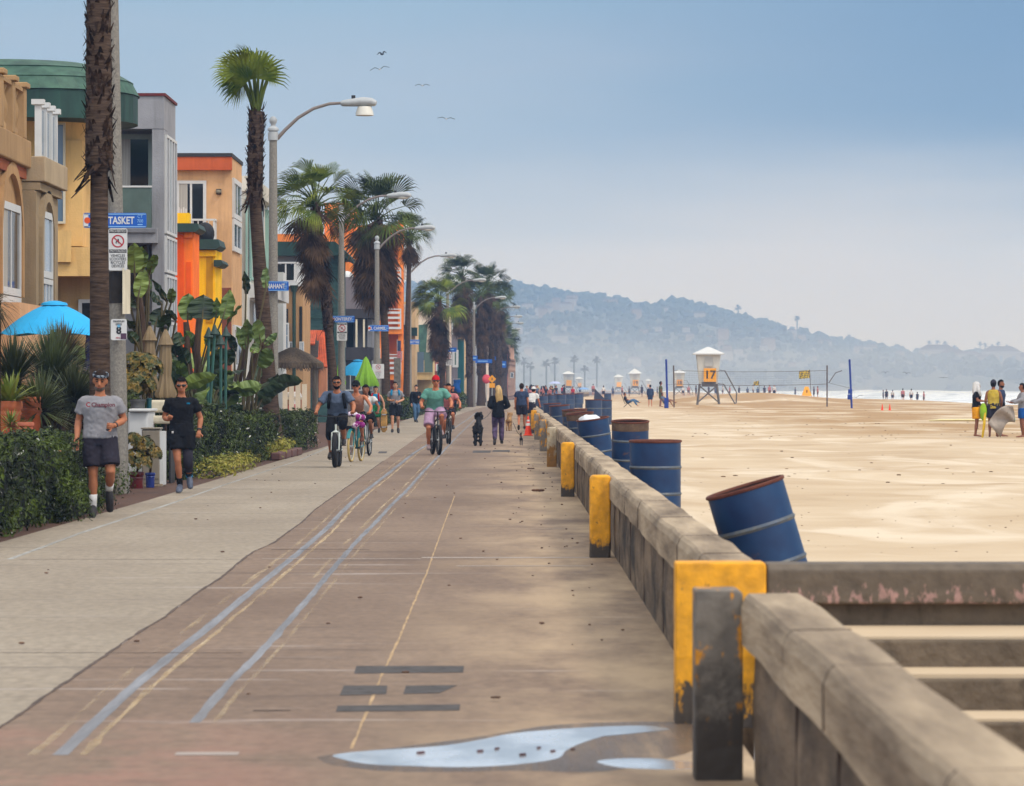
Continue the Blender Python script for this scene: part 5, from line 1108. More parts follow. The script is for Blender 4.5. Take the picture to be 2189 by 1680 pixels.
palm('short palm with a neat brown skirt and a bright swept crown', 280, [(947, 878), (945, 780), (941, 700), (939, 640)], .19, 1.4, n_green=20, n_dead=80, boots=(690, 790), seed=52, wind=-.42, pet=1.15, skirt=3.0)
palm('tall dark palm just behind the neat skirted one', 330, [(1004, 870), (1003, 740), (996, 640), (988, 590)], .2, 1.5, n_green=20, n_dead=90, boots=(640, 800), seed=63, wind=-.25, pet=1.3, skirt=3.6, mg=M_LEAFD)
palm('tallest of the far dark palms, crown against the hill crest', 372, [(1052, 866), (1051, 740), (1047, 640), (1042, 612)], .2, 1.6, n_green=22, n_dead=80, boots=(630, 800), seed=72, wind=.05, pet=1.4, skirt=3.4, mg=M_LEAFD)
for i, (u, Y, v, n1, n2) in enumerate(((1026, 350, 632, 20, 50), (1064, 400, 640, 18, 40), (1030, 440, 690, 16, 40), (1058, 450, 702, 18, 40), (1072, 470, 700, 18, 40), (1078, 520, 716, 18, 30), (1074, 560, 728, 16, 30), (1083, 600, 745, 16, 20), (1086, 660, 760, 16, 16))):
    palm(('dark far palm pressed between the taller far palms' if i < 2 else 'one of the farthest dark palms crowding together before the hill'), Y, [(u+2, V0+F*HC/Y), (u+2, 790), (u, v)], .25, 1.5, n_green=n1, n_dead=n2, boots=(v+30, 800), seed=80+i, wind=rnd.uniform(-.3, .1), pet=1.2, skirt=3.0, mg=M_LEAFD)

# ---------------------------------------------------------------- garden plants
M_HEDGE = mat('hedge leaf green', C(20, 32, 11, .42), rough=.5, var=.4, scale=2.0, spec=.25, col2=C(104, 124, 32, .58), lo=.42, hi=.68)
M_HCORE = mat('hedge core shade', C(20, 26, 14, .45), rough=.95, var=.3, scale=5)  # solid core, its near black colour standing for shade inside the hedge
M_FLW = mat('white blossom', C(226, 224, 214, .75), rough=.7, var=.05)
M_LIME = mat('lime ground cover', C(132, 146, 40, .62), rough=.6, var=.4, scale=3, col2=C(186, 168, 70, .62)); M_SUC = mat('golden succulent', C(70, 80, 24, .56), rough=.5, var=.3, scale=9, col2=C(186, 142, 44, .62), lo=.44, hi=.72)
def hedge(label, x0, x1, y0, y1, h, n, leaf=.05, m=None, flowers=0, seed=1, cat='hedge', name='hedge', group='clipped hedges by the walk', rough=.24, fm=None, hf=None):
    rr = random.Random(seed); r = thing(name, ((x0+x1)/2, (y0+y1)/2, 0), label, cat, group)
    def surf(x, y): return (hf(x, y) if hf else h)*(1+.10*noise.noise((x*1.1, y*.5, seed)))
    L_ = abs(y1-y0)+abs(x1-x0)
    core = MB(); ny = max(2, int((y1-y0)/.4)); i_ = .24
    for k in range(ny+1):
        y = lerp(y0+i_, y1-i_, k/ny); w = rough*.5*noise.noise((y*.8, seed, 3)); z = surf(x1, y)-.22
        core.v += [(x0+i_, y, 0), (x0+i_, y, z), (x1-i_+w, y, z), (x1-i_+w, y, 0)]
    core.f = [(k*4+j, k*4+(j+1) % 4, k*4+4+(j+1) % 4, k*4+4+j) for k in range(ny) for j in range(4)]+[(0, 1, 2, 3), (ny*4+3, ny*4+2, ny*4+1, ny*4)]
    core.build('branches', M_HCORE, r)
    b = MB(); fl = MB()
    def place(B, big=1.0):
        q = rr.random(); y = rr.uniform(y0, y1); w = rough*noise.noise((y*.8, seed, 3))+rough*.8*noise.noise((y*2.2, rr.random()*.2, seed*3))
        A1, A2, A3 = (y1-y0)*h, (y1-y0)*(x1-x0)*1.0, (x1-x0)*h*5; q *= A1+A2+A3
        if q < A1: p = Vector((x1+w-abs(rr.gauss(0, .07)), y, surf(x1, y)*rr.random()**.8)); nn = Vector((1, -.25, .35))
        elif q < A1+A2: x = rr.uniform(x0, x1); p = Vector((x, y, surf(x, y)-abs(rr.gauss(0, .05))+.03*rr.random())); nn = Vector((.2, -.2, 1))
        else: x = rr.uniform(x0, x1); p = Vector((x, y0+.06-abs(w)+abs(rr.gauss(0, .06)), surf(x, y0)*rr.random())); nn = Vector((.2, -1, .3))
        w2 = noise.noise(p*3.1+Vector((seed, 0, 0)));  p += nn.normalized()*w2*rough*.8
        nn = (nn.normalized()+Vector((rr.gauss(0, .55), rr.gauss(0, .55), rr.gauss(0, .55)))).normalized(); t = nn.orthogonal().normalized(); t = Matrix.Rotation(rr.random()*6.28, 3, nn) @ t; s_ = nn.cross(t)
        l = leaf*rr.choice((.6, .8, 1.0, 1.3, 1.7))*big; wd = l*.42
        B.add([p-t*l*.5, p+s_*wd*.5+nn*.004, p+t*l*.5-nn*l*.15, p-s_*wd*.5+nn*.004], [(0, 1, 2, 3)])
    for i in range(n): place(b)
    b.build('foliage', m or M_HEDGE, r, fix=False)
    if flowers:
        for i in range(int(flowers*1.8)): place(fl, .75)
        fl.build('blossoms', fm or M_FLW, r, fix=False)
    return r
hedge('nearest hedge with small white flowers at the left edge', -6.6, -5.38, 41, 52.2, 1.02, 15000, .062, flowers=90, seed=2, hf=lambda x, y: .98)
hedge('squarish hedge block behind the grey shirted jogger', -6.6, -5.55, 52.6, 58.2, .95, 7000, .062, flowers=40, seed=3)
hedge('low rounded shrub at the jogger feet', -5.62, -5.18, 49.8, 55.5, .36, 2200, .05, seed=4, name='shrub', cat='shrub', group='low shrubs at the hedge foot')
hedge('small dark shrub around the foot of the nearest lamp post', -6.15, -5.78, 61.0, 63.4, .42, 900, .05, seed=5, name='shrub', cat='shrub', group='low shrubs at the hedge foot')
hedge('lush tall hedge with white flowers right of the black shirted jogger', -7.0, -5.55, 73, 88, 1.25, 13000, .07, flowers=110, seed=6, hf=lambda x, y: 1.35-.022*(y-73))
hedge('dense dark hedge beside the small planter bed', -6.9, -5.30, 88.4, 96, 1.0, 7000, .07, flowers=35, seed=7)
hedge('flowering hedge behind the cyclist with the backpack', -6.6, -5.15, 100, 113, .92, 9000, .07, flowers=80, seed=8)
hedge('yellow green ground cover patch at the edge of the walk', -5.55, -5.02, 74, 84, .26, 1700, .06, m=M_LIME, seed=9, name='ground_cover', cat='ground cover', group='low shrubs at the hedge foot')
hedge('rusty and green planting in the small brick bed', -5.7, -5.12, 92.5, 100, .34, 1500, .08, m=M_LIME, seed=10, name='ground_cover', cat='ground cover', group='low shrubs at the hedge foot')
hedge('long low clipped hedge behind the cyclist with the red cap', -6.3, -5.0, 205, 260, 1.0, 5000, .16, seed=12)
hedge('straight far hedge leading to the crowd', -4.6, -3.4, 262, 330, 1.05, 4200, .2, seed=13)
hedge('bushy far shrub between the skateboard man and the slim palm', -6.4, -5.2, 170, 200, 1.15, 3500, .13, seed=14, name='shrub', cat='shrub', group='low shrubs at the hedge foot')
pl = thing('planter_bed', (-5.4, 96, 0), 'low bed edged with weathered reddish blocks', 'planter')
for i in range(4): MB().box(-5.22+.03*i, -5.0+.03*i, 92.2+i*2.0, 94.12+i*2.0, 0, .17).build('edging_block', mat('red brown block', C(122, 84, 78, .6), var=.25, scale=5), pl, bevel=.03)
# spiky plants
def blade(b, p, d, l, w, droop, rr, n=3):
    d = d.normalized(); s_ = d.cross(Vector((0, 0, 1))); s_ = s_.normalized() if s_.length > .05 else Vector((1, 0, 0))
    s_ = (s_+Vector((rr.gauss(0, .3), rr.gauss(0, .3), 0))).normalized(); pr = None
    for i in range(n+1):
        t = i/n; c = p+d*l*t+Vector((0, 0, -droop*l*t*t)); ww = w*(1-t**1.6)*(.7+.6*t if t < .5 else 1)+.001
        cur = (c-s_*ww, c+s_*ww)
        if pr: b.quad(pr[0], pr[1], cur[1], cur[0])
        pr = cur
def spiky(label, x, y, z0, r_, n, w, m, seed, droop=.2, trunk=None, el=(5, 85), name='yucca', cat='plant', group='spiky garden plants', parent=None):
    rr = random.Random(seed); r = parent or thing(name, (x, y, 0 if trunk is not None else z0), label, cat, group); b = MB()
    for i in range(n):
        a = rr.random()*6.283; e = R(lerp(el[0], el[1], rr.random()**1.1)); d = Vector((math.cos(a)*math.cos(e), math.sin(a)*math.cos(e), math.sin(e)))
        blade(b, Vector((x, y, z0))+d*.05*r_, d, r_*rr.uniform(.7, 1.08), w, droop*rr.uniform(.3, 1.3), rr)
    o = b.build('leaves', m, r, fix=False)
    if trunk: MB().tube([(x, y, 0), (x+.03, y, z0+.05)], [trunk*1.2, trunk], 9).build('trunk', M_BOOT, r, True)
    return r
M_YUC = mat('grey green blades', C(40, 56, 26, .56), rough=.6, var=.4, scale=2.2, col2=C(124, 136, 82, .62)); M_YUD = mat('dark olive blades', C(44, 54, 30, .58), rough=.6, var=.4, scale=2, col2=C(92, 98, 52, .6)); M_YUL = mat('bright lime blades', C(104, 132, 36, .62), rough=.5, var=.3, scale=3, col2=C(166, 170, 70, .62)); M_DRY = mat('dry spiky blades', C(74, 60, 40, .6), rough=.8, var=.4, scale=3, col2=C(128, 108, 70, .6))
for (u, v, Y, r_, n, w, m, sd_, tr) in ((112, 820, 66, .86, 420, .014, M_YUC, 1, .12), (135, 772, 67.5, .62, 260, .013, M_DRY, 2, .1), (28, 818, 64, .72, 240, .015, M_YUD, 3, .1), (158, 860, 65, .62, 260, .014, M_YUD, 4, .1), (85, 880, 63, .6, 260, .013, M_YUC, 5, .08), (178, 880, 68, .55, 200, .02, M_YUD, 6, .08)):
    spiky(('big grey green spiky shrub in front of the blue umbrella', 'dry topped spiky plant just under the blue umbrella', 'dark spiky plant at the left edge below the blue umbrella', 'dark olive spiky plant left of the palm trunk', 'low grey green spiky plant above the hedge', 'broad bladed dark plant hard against the palm trunk')[sd_-1], ux(u, Y), Y, vz(v, Y), r_*1.2, n*2, w*1.15, m, sd_, trunk=tr, el=(-20, 88))
spiky('dry drooping yucca head at the left edge beside the arched window', ux(-14, 60), 60, vz(650, 60), .46, 150, .014, M_DRY, 8, droop=.5, trunk=.08, el=(-60, 60))
# pots
M_TER = mat('terracotta', C(178, 92, 52, .64), rough=.85, var=.18, scale=4, col2=C(206, 124, 80, .64)); M_TERP = mat('pink terracotta', C(206, 118, 88, .66), rough=.85, var=.15, scale=4)
def pot(u0, u1, v0, v1, Y, m, label, name='flower_pot', taper=.68, lip=True):
    x, z0, z1 = ux((u0+u1)/2, Y), vz(v1, Y), vz(v0, Y); R_ = (ux(u1, Y)-ux(u0, Y))/2; h = z1-z0
    r = thing(name, (x, Y, z0), label, 'flower pot', 'plant pots in the front gardens')
    b = MB().lathe([(R_*taper, 0), (R_*(taper+.02), .01), (R_*.86, h*.66), (R_*.92, h*.68), (R_*.92, h*.74), (R_*.88, h*.76), (R_*.92, h*.80), (R_, h*.83), (R_*1.02, h*.9), (R_*.98, h*.99), (R_*.86, h), (R_*.84, h*.9), (0, h*.88)], (x, Y, z0), 24)
    b.build('pot', m, r, True); MB().lathe([(R_*.84, 0), (0, .01)], (x, Y, z1-h*.08), 16, cap=False).build('soil', M_DIRT, r)
    return r, Vector((x, Y, z1-h*.08))
tb_ = thing('garden_ledge', (ux(60, 62), 62.5, 0), 'pale masonry ledge above the nearest hedge', 'ledge'); MB().box(ux(-120, 62), ux(158, 62), 61.2, 63.4, 0, vz(948, 62)).build('ledge', M_PINKW, tb_); MB().box(ux(85, 62), ux(152, 62), 61.4, 62.0, vz(948, 62)+.002, vz(928, 62)).build('stone', M_TANG, tb_)
r, p = pot(-6, 48, 857, 948, 62.4, M_TER, 'brown terracotta pot with a lime green aloe at the left edge'); spiky('', p.x, p.y, p.z, .6, 90, .032, M_YUL, 9, droop=.25, parent=r, el=(20, 85))
r, p = pot(41, 92, 848, 948, 62.9, M_TER, 'tall orange terracotta pot with a thick rounded lip')
r, p = pot(14, 73, 902, 948, 61.5, M_TERP, 'low pink terracotta pot in front of the two taller ones'); spiky('', p.x-.13, p.y-.1, p.z-.05, .36, 80, .018, M_YUL, 10, droop=.35, parent=r, el=(0, 80))
def rosettes(b, c, R_, n, rr, s_=.06):
    for i in range(n):
        a = rr.random()*6.283; e = rr.uniform(-.2, 1.4); d = Vector((math.cos(a)*math.cos(e), math.sin(a)*math.cos(e), math.sin(e)))
        p = Vector(c)+Vector((d.x*R_, d.y*R_, d.z*R_*.95))
        for k in range(9):
            q = k*.7+rr.random(); t = d.orthogonal().normalized(); t = Matrix.Rotation(q, 3, d) @ t; s = d.cross(t)
            l = s_*rr.uniform(.8, 1.1); b.add([p, p+t*l*.5+s*l*.3+d*l*.1, p+t*l+d*l*.3, p+t*l*.5-s*l*.3+d*l*.1], [(0, 1, 2, 3)])
rr = random.Random(17)
r, p = pot(276, 308, 1008, 1056, 67, mat('dark red glaze', C(110, 32, 34, .65), rough=.3, var=.1), 'dark red pot of golden succulents on the walk edge', taper=.8)
b = MB(); rosettes(b, p+Vector((0, 0, .16)), .24, 130, rr); rosettes(b, p+Vector((.12, 0, .42)), .16, 70, rr); rosettes(b, p+Vector((-.06, .05, .5)), .14, 60, rr); b.build('succulent', M_SUC, r, fix=False)
MB().tube([p, p+Vector((.1, 0, .4))], .02, 6).build('stem', M_BOOT, r)
r, p = pot(310, 332, 1010, 1042, 67.6, mat('deep blue glaze', C(44, 62, 140, .65), rough=.3, var=.1), 'small blue pot beside the grey utility box', taper=.8); b = MB(); rosettes(b, p+Vector((.02, 0, .3)), .16, 70, rr); b.build('succulent', M_SUC, r, fix=False); MB().tube([p, p+Vector((.02, 0, .3))], .02, 6).build('stem', M_BOOT, r)
r, p = pot(277, 312, 853, 884, 70, mat('grey planter', C(110, 108, 106, .6)), 'grey planter heaped with golden green rosettes above the white tub', taper=.85)
b = MB(); rosettes(b, p+Vector((0, 0, .2)), .3, 170, rr, .07); rosettes(b, p+Vector((.12, .1, .5)), .28, 150, rr, .07); rosettes(b, p+Vector((-.05, .1, .6)), .2, 80, rr, .07); b.build('succulent', M_SUC, r, fix=False)
r, p = pot(312, 325, 851, 876, 70.2, mat('teal glaze', C(24, 96, 104, .65), rough=.3, var=.1), 'small teal pot right of the grey planter', taper=.9)
b = MB(); bb = MB()
r = thing('flowering_shrub', (ux(262, 72), 72, 0), 'bright yellow flowering shrub behind the nearest lamp post', 'shrub'); rosettes(b, (ux(262, 72), 72, vz(800, 72)), .2, 120, rr, .05); b.build('blossoms', mat('yellow petals', C(240, 190, 20, .75), var=.15, scale=9), r, fix=False); MB().tube([(ux(262, 72), 72, 0), (ux(262, 72), 72, vz(800, 72))], [.05, .03], 6).build('stem', M_BOOT, r)
# white tub, utility box
r = thing('garden_tub', (ux(300, 69.5), 69.5, 0), 'white moulded garden tub under the succulents', 'tub'); b = MB(); x0, x1 = ux(277, 69.5), ux(320, 69.5); b.prism([(x0, 0), (x1-.03, 0), (x1, vz(880, 69.5)), (x0, vz(880, 69.5))], 69.2, 70.6); b.build('tub', M_WHT, r, bevel=.03); MB().box(ux(276, 69.2), ux(321, 69.2), 69.12, 70.65, vz(880, 69.5)+.002, vz(876, 69.5)+.02).build('rim', M_WHT, r, bevel=.015)
r = thing('garden_bench', (ux(340, 71), 71, 0), 'cream padded bench behind the utility box', 'bench'); MB().box(ux(318, 71), ux(372, 71), 70.8, 71.6, vz(882, 71), vz(855, 71)).build('backrest', M_CRM, r, bevel=.04); MB().box(ux(318, 71), ux(372, 71), 70.3, 70.79, vz(905, 71), vz(888, 71)).build('seat', M_CRM, r, bevel=.04)
for u in (321, 366): MB().box(ux(u, 71), ux(u+4, 71), 70.5, 71.4, 0, vz(905, 71)-.002).build('leg', M_BLK, r)
Yu = 68.3; r = thing('utility_box', (ux(325, Yu), Yu, 0), 'beige metal utility box with a white side at the walk edge', 'utility box')
MB().box(ux(303, Yu), ux(341, Yu), Yu, Yu+.5, .04, vz(918, Yu)).build('cabinet', mat('beige enamel', C(158, 146, 128, .62), rough=.5, var=.1, scale=3), r, bevel=.012); MB().box(ux(301, Yu), ux(343, Yu), Yu-.02, Yu+.52, vz(918, Yu)+.002, vz(914, Yu)).build('lid', MATS['beige enamel'], r, bevel=.01)
MB().box(ux(341, Yu)+.001, ux(349, Yu), Yu+.02, Yu+.6, .02, vz(922, Yu)).build('side_panel', M_SWH, r); MB().box(ux(305, Yu), ux(339, Yu), Yu-.012, Yu-.001, .12, vz(922, Yu)).build('door', MATS['beige enamel'], r, bevel=.006)
for i in range(4): MB().box(ux(313, Yu), ux(321, Yu), Yu-.02, Yu-.0125, vz(932+i*4, Yu), vz(930+i*4, Yu)).build('vent', M_DKG, r)
MB().box(ux(302, Yu), ux(348, Yu), Yu-.1, Yu+.7, 0, .038).build('plinth', M_CAP, r)
# giant bird of paradise clumps, leaf by leaf
M_PAD = mat('paddle leaf green', C(70, 96, 40, .72), rough=.45, var=.3, scale=1.5, col2=C(126, 146, 62, .74), spec=.5); M_PADD = mat('shaded paddle leaf', C(26, 44, 22, .52), rough=.5, var=.3, scale=2, col2=C(58, 82, 38, .6)); M_STK = mat('leaf stalk', C(96, 84, 52, .6), var=.3, scale=3); M_BRT = mat('brown fibrous stem', C(84, 62, 46, .6), rough=.9, var=.35, scale=5, stretch=(3, 3, .5), bump=.6)  # second green is a darker copy, leaf shade put into the colour
def zz(zx, zy): return 239.4+zx*.21375, 495.9+zy*.21375
def paddle(b, base, tip, w, tw, fold, n=8):
    """an oval leaf blade with a folded midrib"""
    d = tip-base; l = d.length; d.normalize(); s_ = Vector((math.cos(tw), math.sin(tw), 0)); s_ = (s_-d*s_.dot(d)).normalized(); nn = d.cross(s_)
    k = len(b.v)
    for i in range(n+1):
        t = i/n; c = base+d*l*t+nn*(-.10*l*t*t); ww = w*.5*max(.02, math.sin(math.pi*min(1, t*.92+.08))**.6)
        wv = .03*math.sin(i*2.1)
        b.v += [tuple(c-s_*ww+nn*(fold*ww+wv)), tuple(c), tuple(c+s_*ww+nn*(fold*ww-wv))]
    b.f += [f for i in range(n) for f in ((k+i*3, k+i*3+1, k+i*3+4, k+i*3+3), (k+i*3+1, k+i*3+2, k+i*3+5, k+i*3+4))]
def bop(label, Y, zbase, leaves, seed, trunks=(), extra=0):
    rr = random.Random(seed); ub, _ = zz(zbase, 0); r = thing('bird_of_paradise', (ux(ub, Y), Y, 0), label, 'plant', 'giant bird of paradise plants'); g, gd, st = MB(), MB(), MB()
    for (x0, y0, x1, y1, w, dark) in leaves:
        dy = rr.uniform(-.5, .5); a = at(*zz(x0, y0), Y+dy); t = at(*zz(x1, y1), Y+dy); t.y += rr.uniform(-.4, .2); wm = w*.21375*Y/F
        paddle(gd if dark else g, a, t, wm*1.55, rr.uniform(-.6, .6), rr.uniform(.1, .35))
        root = Vector((ux(ub, Y)+rr.uniform(-.25, .25), Y+rr.uniform(-.25, .25), rr.uniform(.1, .6)))
        mid = root.lerp(a, .55); mid.x = lerp(root.x, a.x, .35); st.tube([root, mid, a, a.lerp(t, .5)], [.035, .028, .018, .008], 6)
    for i in range(extra):
        a0 = rr.random()*6.283; l = rr.uniform(.6, 1.1); root = Vector((ux(ub, Y), Y, .2)); a = root+Vector((math.cos(a0)*rr.uniform(.3, .8), math.sin(a0)*rr.uniform(.2, .6), rr.uniform(.5, 1.9))); t = a+Vector((math.cos(a0)*l*.8, math.sin(a0)*.3, l*rr.uniform(-.1, .8)))
        paddle(gd if rr.random() < .6 else g, a, t, rr.uniform(.26, .44), rr.uniform(-.6, .6), .25); st.tube([root, root.lerp(a, .6)+Vector((0, 0, .1)), a], [.03, .025, .014], 5)
    g.build('leaves', M_PAD, r, fix=False)
    if gd.v: gd.build('shaded_leaves', M_PADD, r, fix=False)
    st.build('stalks', M_STK, r)
    for tr in trunks: MB().tube([at(*zz(*q), Y) for q in tr], [.09, .075, .06][:len(tr)], 8).build('trunk', M_BRT, r, True)
    return r
bop('tall paddle leaved plant behind the two folded beige umbrellas', 79, 330, [(225, 410, 232, 105, 120, 0), (290, 370, 312, 140, 90, 0), (372, 420, 458, 208, 66, 0), (262, 650, 322, 370, 95, 0), (345, 580, 352, 465, 70, 0), (552, 700, 408, 470, 46, 1), (590, 710, 612, 550, 60, 0), (500, 720, 380, 600, 60, 1), (430, 940, 482, 760, 110, 1), (150, 640, 250, 760, 50, 1), (240, 1000, 160, 860, 70, 1), (250, 1110, 160, 990, 70, 1), (520, 1000, 560, 800, 80, 1), (640, 880, 545, 760, 50, 1)], 3, [((330, 1560), (300, 900), (270, 640))], 26)
bop('broad paddle leaved plant in front of the orange and yellow house', 90, 860, [(755, 880, 760, 612, 125, 0), (905, 870, 912, 632, 200, 1), (1040, 860, 1062, 655, 70, 0), (1105, 870, 1192, 585, 110, 0), (1160, 910, 1295, 712, 36, 0), (850, 1160, 735, 985, 80, 0), (700, 1460, 615, 1255, 70, 0), (780, 1490, 645, 1370, 60, 0), (1000, 1410, 1085, 1255, 50, 0), (1050, 1460, 1215, 1375, 50, 0), (700, 1130, 640, 1000, 90, 1), (640, 1240, 610, 1030, 100, 1), (1000, 1200, 1060, 960, 80, 1), (940, 1130, 1010, 1000, 60, 0), (760, 1330, 690, 1140, 90, 1), (1150, 1330, 1210, 1160, 80, 1)], 5, [((800, 1600), (760, 1300), (740, 900)), ((880, 1600), (850, 1200), (870, 860))], 36)
bop('paddle leaved plant with leaning brown stems beside the second lamp post', 93, 1310, [(1310, 1160, 1255, 950, 60, 0), (1345, 1170, 1305, 945, 62, 0), (1362, 1100, 1372, 865, 84, 0), (1490, 1110, 1442, 868, 100, 0), (1530, 1130, 1655, 1008, 50, 0), (1400, 1205, 1472, 1105, 70, 0), (1225, 1200, 1180, 1000, 60, 1), (1540, 560, 1532, 350, 60, 0), (1340, 620, 1338, 390, 60, 1)], 8, [((1240, 1600), (1290, 1350), (1330, 1150)), ((1330, 1600), (1400, 1400), (1470, 1140))], 12)
spiky('low strap leaved plant with an orange flower before the palm foot', ux(578, 97), 97, .3, .75, 60, .05, M_YUD, 31, droop=.3, el=(25, 85), trunk=.05)
for u, Y, lab in ((420, 86, 'fine feathery grass clump over the lush hedge'), (455, 84, 'soft grey green grass clump behind the black shirted jogger')): spiky(lab, ux(u, Y), Y, .9, .75, 300, .006, M_YUC, u, droop=.35, el=(10, 88), name='ornamental_grass', trunk=.04)
# umbrellas
M_BLU = mat('turquoise canvas', C(38, 164, 220, .86), rough=.8, var=.06, scale=2); M_BEG = mat('beige canvas', C(150, 128, 96, .62), rough=.9, var=.15, scale=2, stretch=(9, 9, .4)); M_LIM = mat('lime canvas', C(132, 184, 44, .66), rough=.85, var=.12, scale=3, stretch=(8, 8, .5)); M_NAV = mat('navy canvas', C(36, 40, 92, .62), rough=.85, var=.15)
def open_umbrella(u, v, Y, R_, drop, m, label, n=8):
    c = at(u, v, Y); r = thing('patio_umbrella', (c.x, Y, 0), label, 'umbrella', 'umbrellas over the front gardens'); b = MB(); b.v.append((c.x, Y, c.z)); k = 8
    for i in range(1, k+1):
        t = i/k
        for j in range(n*4):
            a = 2*math.pi*j/(n*4); sc = 1-.06*t*(.5-.5*math.cos(a*n)); sg = .02*t*(1-math.cos(a*n))
            b.v.append((c.x+R_*t*sc*math.cos(a), Y+R_*t*sc*math.sin(a), c.z-drop*(t**1.5)+sg-.02))
    q = n*4; b.f = [(0, 1+j, 1+(j+1) % q) for j in range(q)]+[(1+i*q+j, 1+(i+1)*q+j, 1+(i+1)*q+(j+1) % q, 1+i*q+(j+1) % q) for i in range(k-1) for j in range(q)]
    b.build('canopy', m, r, fix=False); MB().lathe([(R_*.24, -.06), (R_*.22, -.02), (R_*.08, .015), (0, .02)], c, 16).build('vent_cap', m, r, True)
    MB().tube([(c.x, Y, 0), (c.x, Y, c.z)], .025, 8).build('pole', M_WHT, r)
    rb = MB()
    for j in range(n): a = 2*math.pi*j/n; rb.tube([(c.x, Y, c.z-.04), (c.x+R_*.95*math.cos(a), Y+R_*.95*math.sin(a), c.z-drop*.93-.05)], .012, 4)
    rb.build('ribs', M_ALU, r); return r
open_umbrella(116, 645, 71.5, .97, .56, M_BLU, 'big turquoise umbrella open at the far left')
open_umbrella(765, 769, 200, 1.05, .75, M_BLU, 'small turquoise umbrella behind the lime umbrella')
def closed_umbrella(u, v0, v1, Y, w, m, label, hem=True):
    x, z1, z0 = ux(u, Y), vz(v0, Y), vz(v1, Y); h = z1-z0; r = thing('folded_umbrella', (x, Y, 0), label, 'umbrella', 'umbrellas over the front gardens'); b = MB(); n = 36
    prof = [(.02, 1), (.10, .985), (.42, .86), (.62, .765), (.40, .755), (.40, .70), (.50, .55), (.46, .42), (.40, .32), (.44, .28), (.62, .16), (.82, .05), (.70, .0)] if hem else [(.03, 1), (.2, .9), (.45, .6), (.7, .35), (.95, .05), (.9, 0)]
    for q, t in prof:
        for j in range(n):
            a = 6.28318*j/n; f = 1+.16*math.cos(a*9)*(1-t*.8)+.05*noise.noise((a*2, t*3, u)); b.v.append((x+w*.5*q*f*math.cos(a), Y+w*.5*q*f*math.sin(a), z0+h*t))
    k = len(prof); b.f = [(i*n+j, i*n+(j+1) % n, (i+1)*n+(j+1) % n, (i+1)*n+j) for i in range(k-1) for j in range(n)]+[tuple(range(n)), tuple((k-1)*n+j for j in range(n))]
    b.build('canopy', m, r, True); MB().tube([(x, Y, 0), (x, Y, z1+.02)], .022, 8).build('pole', M_BRT, r); MB().ball((x, Y, z1+.03), .035, 8, 6).build('finial', M_BLK, r, True); return r
closed_umbrella(320, 694, 836, 73, .40, M_BEG, 'left of the two folded beige umbrellas'); closed_umbrella(354, 702, 850, 71.5, .42, M_BEG, 'right of the two folded beige umbrellas, nearer the jogger')
closed_umbrella(192, 690, 800, 76, .34, M_NAV, 'folded navy umbrella tucked left of the palm trunk')
closed_umbrella(782, 762, 826, 176, 1.05, M_LIM, 'lime green half folded umbrella behind the woman in the cap', False); closed_umbrella(726, 768, 822, 178, .5, M_LIM, 'lime umbrella mostly hidden behind the third lamp post', False)
# garden torches
M_VER = mat('verdigris metal', C(52, 104, 94, .62), rough=.6, var=.2, scale=4)
for u, v0, Y, lean, lab in ((446, 722, 84, .03, 'leftmost verdigris garden torch among the paddle leaves'), (459, 716, 83.5, .18, 'slanting verdigris garden torch second from the left'), (472, 738, 86, 0, 'short verdigris garden torch third from the left'), (483, 720, 86.4, .02, 'rightmost verdigris garden torch')):
    x, z = ux(u, Y), vz(v0, Y); r = thing('garden_torch', (x-lean, Y, 0), lab, 'garden torch', 'verdigris garden torches'); MB().tube([(x-lean, Y, 0), (x, Y, z)], .03, 8).build('pole', M_VER, r, True); MB().lathe([(.09, 0), (.1, .02), (.06, .09), (.035, .16), (.02, .2), (0, .22)], (x, Y, z), 12).build('hood', M_GTR, r, True)
# garden fences
def fence(u0, u1, v0, v1, Y, label, m, gap=.22, w=.16, glass=False):
    r = thing('garden_fence', (ux((u0+u1)/2, Y), Y, 0), label, 'fence'); x0, x1, z0, z1 = ux(u0, Y), ux(u1, Y), max(0, vz(v1, Y)), vz(v0, Y)
    if glass:
        n = 3
        for i in range(n): a = lerp(x0, x1, i/n); MB().box(a+.02, lerp(x0, x1, (i+1)/n)-.02, Y, Y+.015, .1, z1).build('glass_panel', MATS['clear balcony glass'], r); MB().box(a-.02, a+.02, Y-.01, Y+.03, 0, z1).build('post', M_WHT, r)
    else:
        b = MB(); k = 0; x = x0
        while x < x1: b.box(x, min(x+w, x1), Y, Y+.03, 0, z1-.04*(k % 2)); x += gap; k += 1
        b.build('pickets', m, r); MB().box(x0, x1, Y+.035, Y+.08, z1*.7, z1*.7+.07).build('rail', m, r)
    return r
fence(488, 548, 820, 880, 104, 'white slatted fence between the hedge and the palm', M_SWH, .16, .1); fence(604, 656, 818, 880, 130, 'pale picket fence with uneven boards below the thatch', M_CRM, .2, .15); fence(385, 470, 816, 880, 96, 'clear glass garden screen over the lush hedge', None, glass=True)
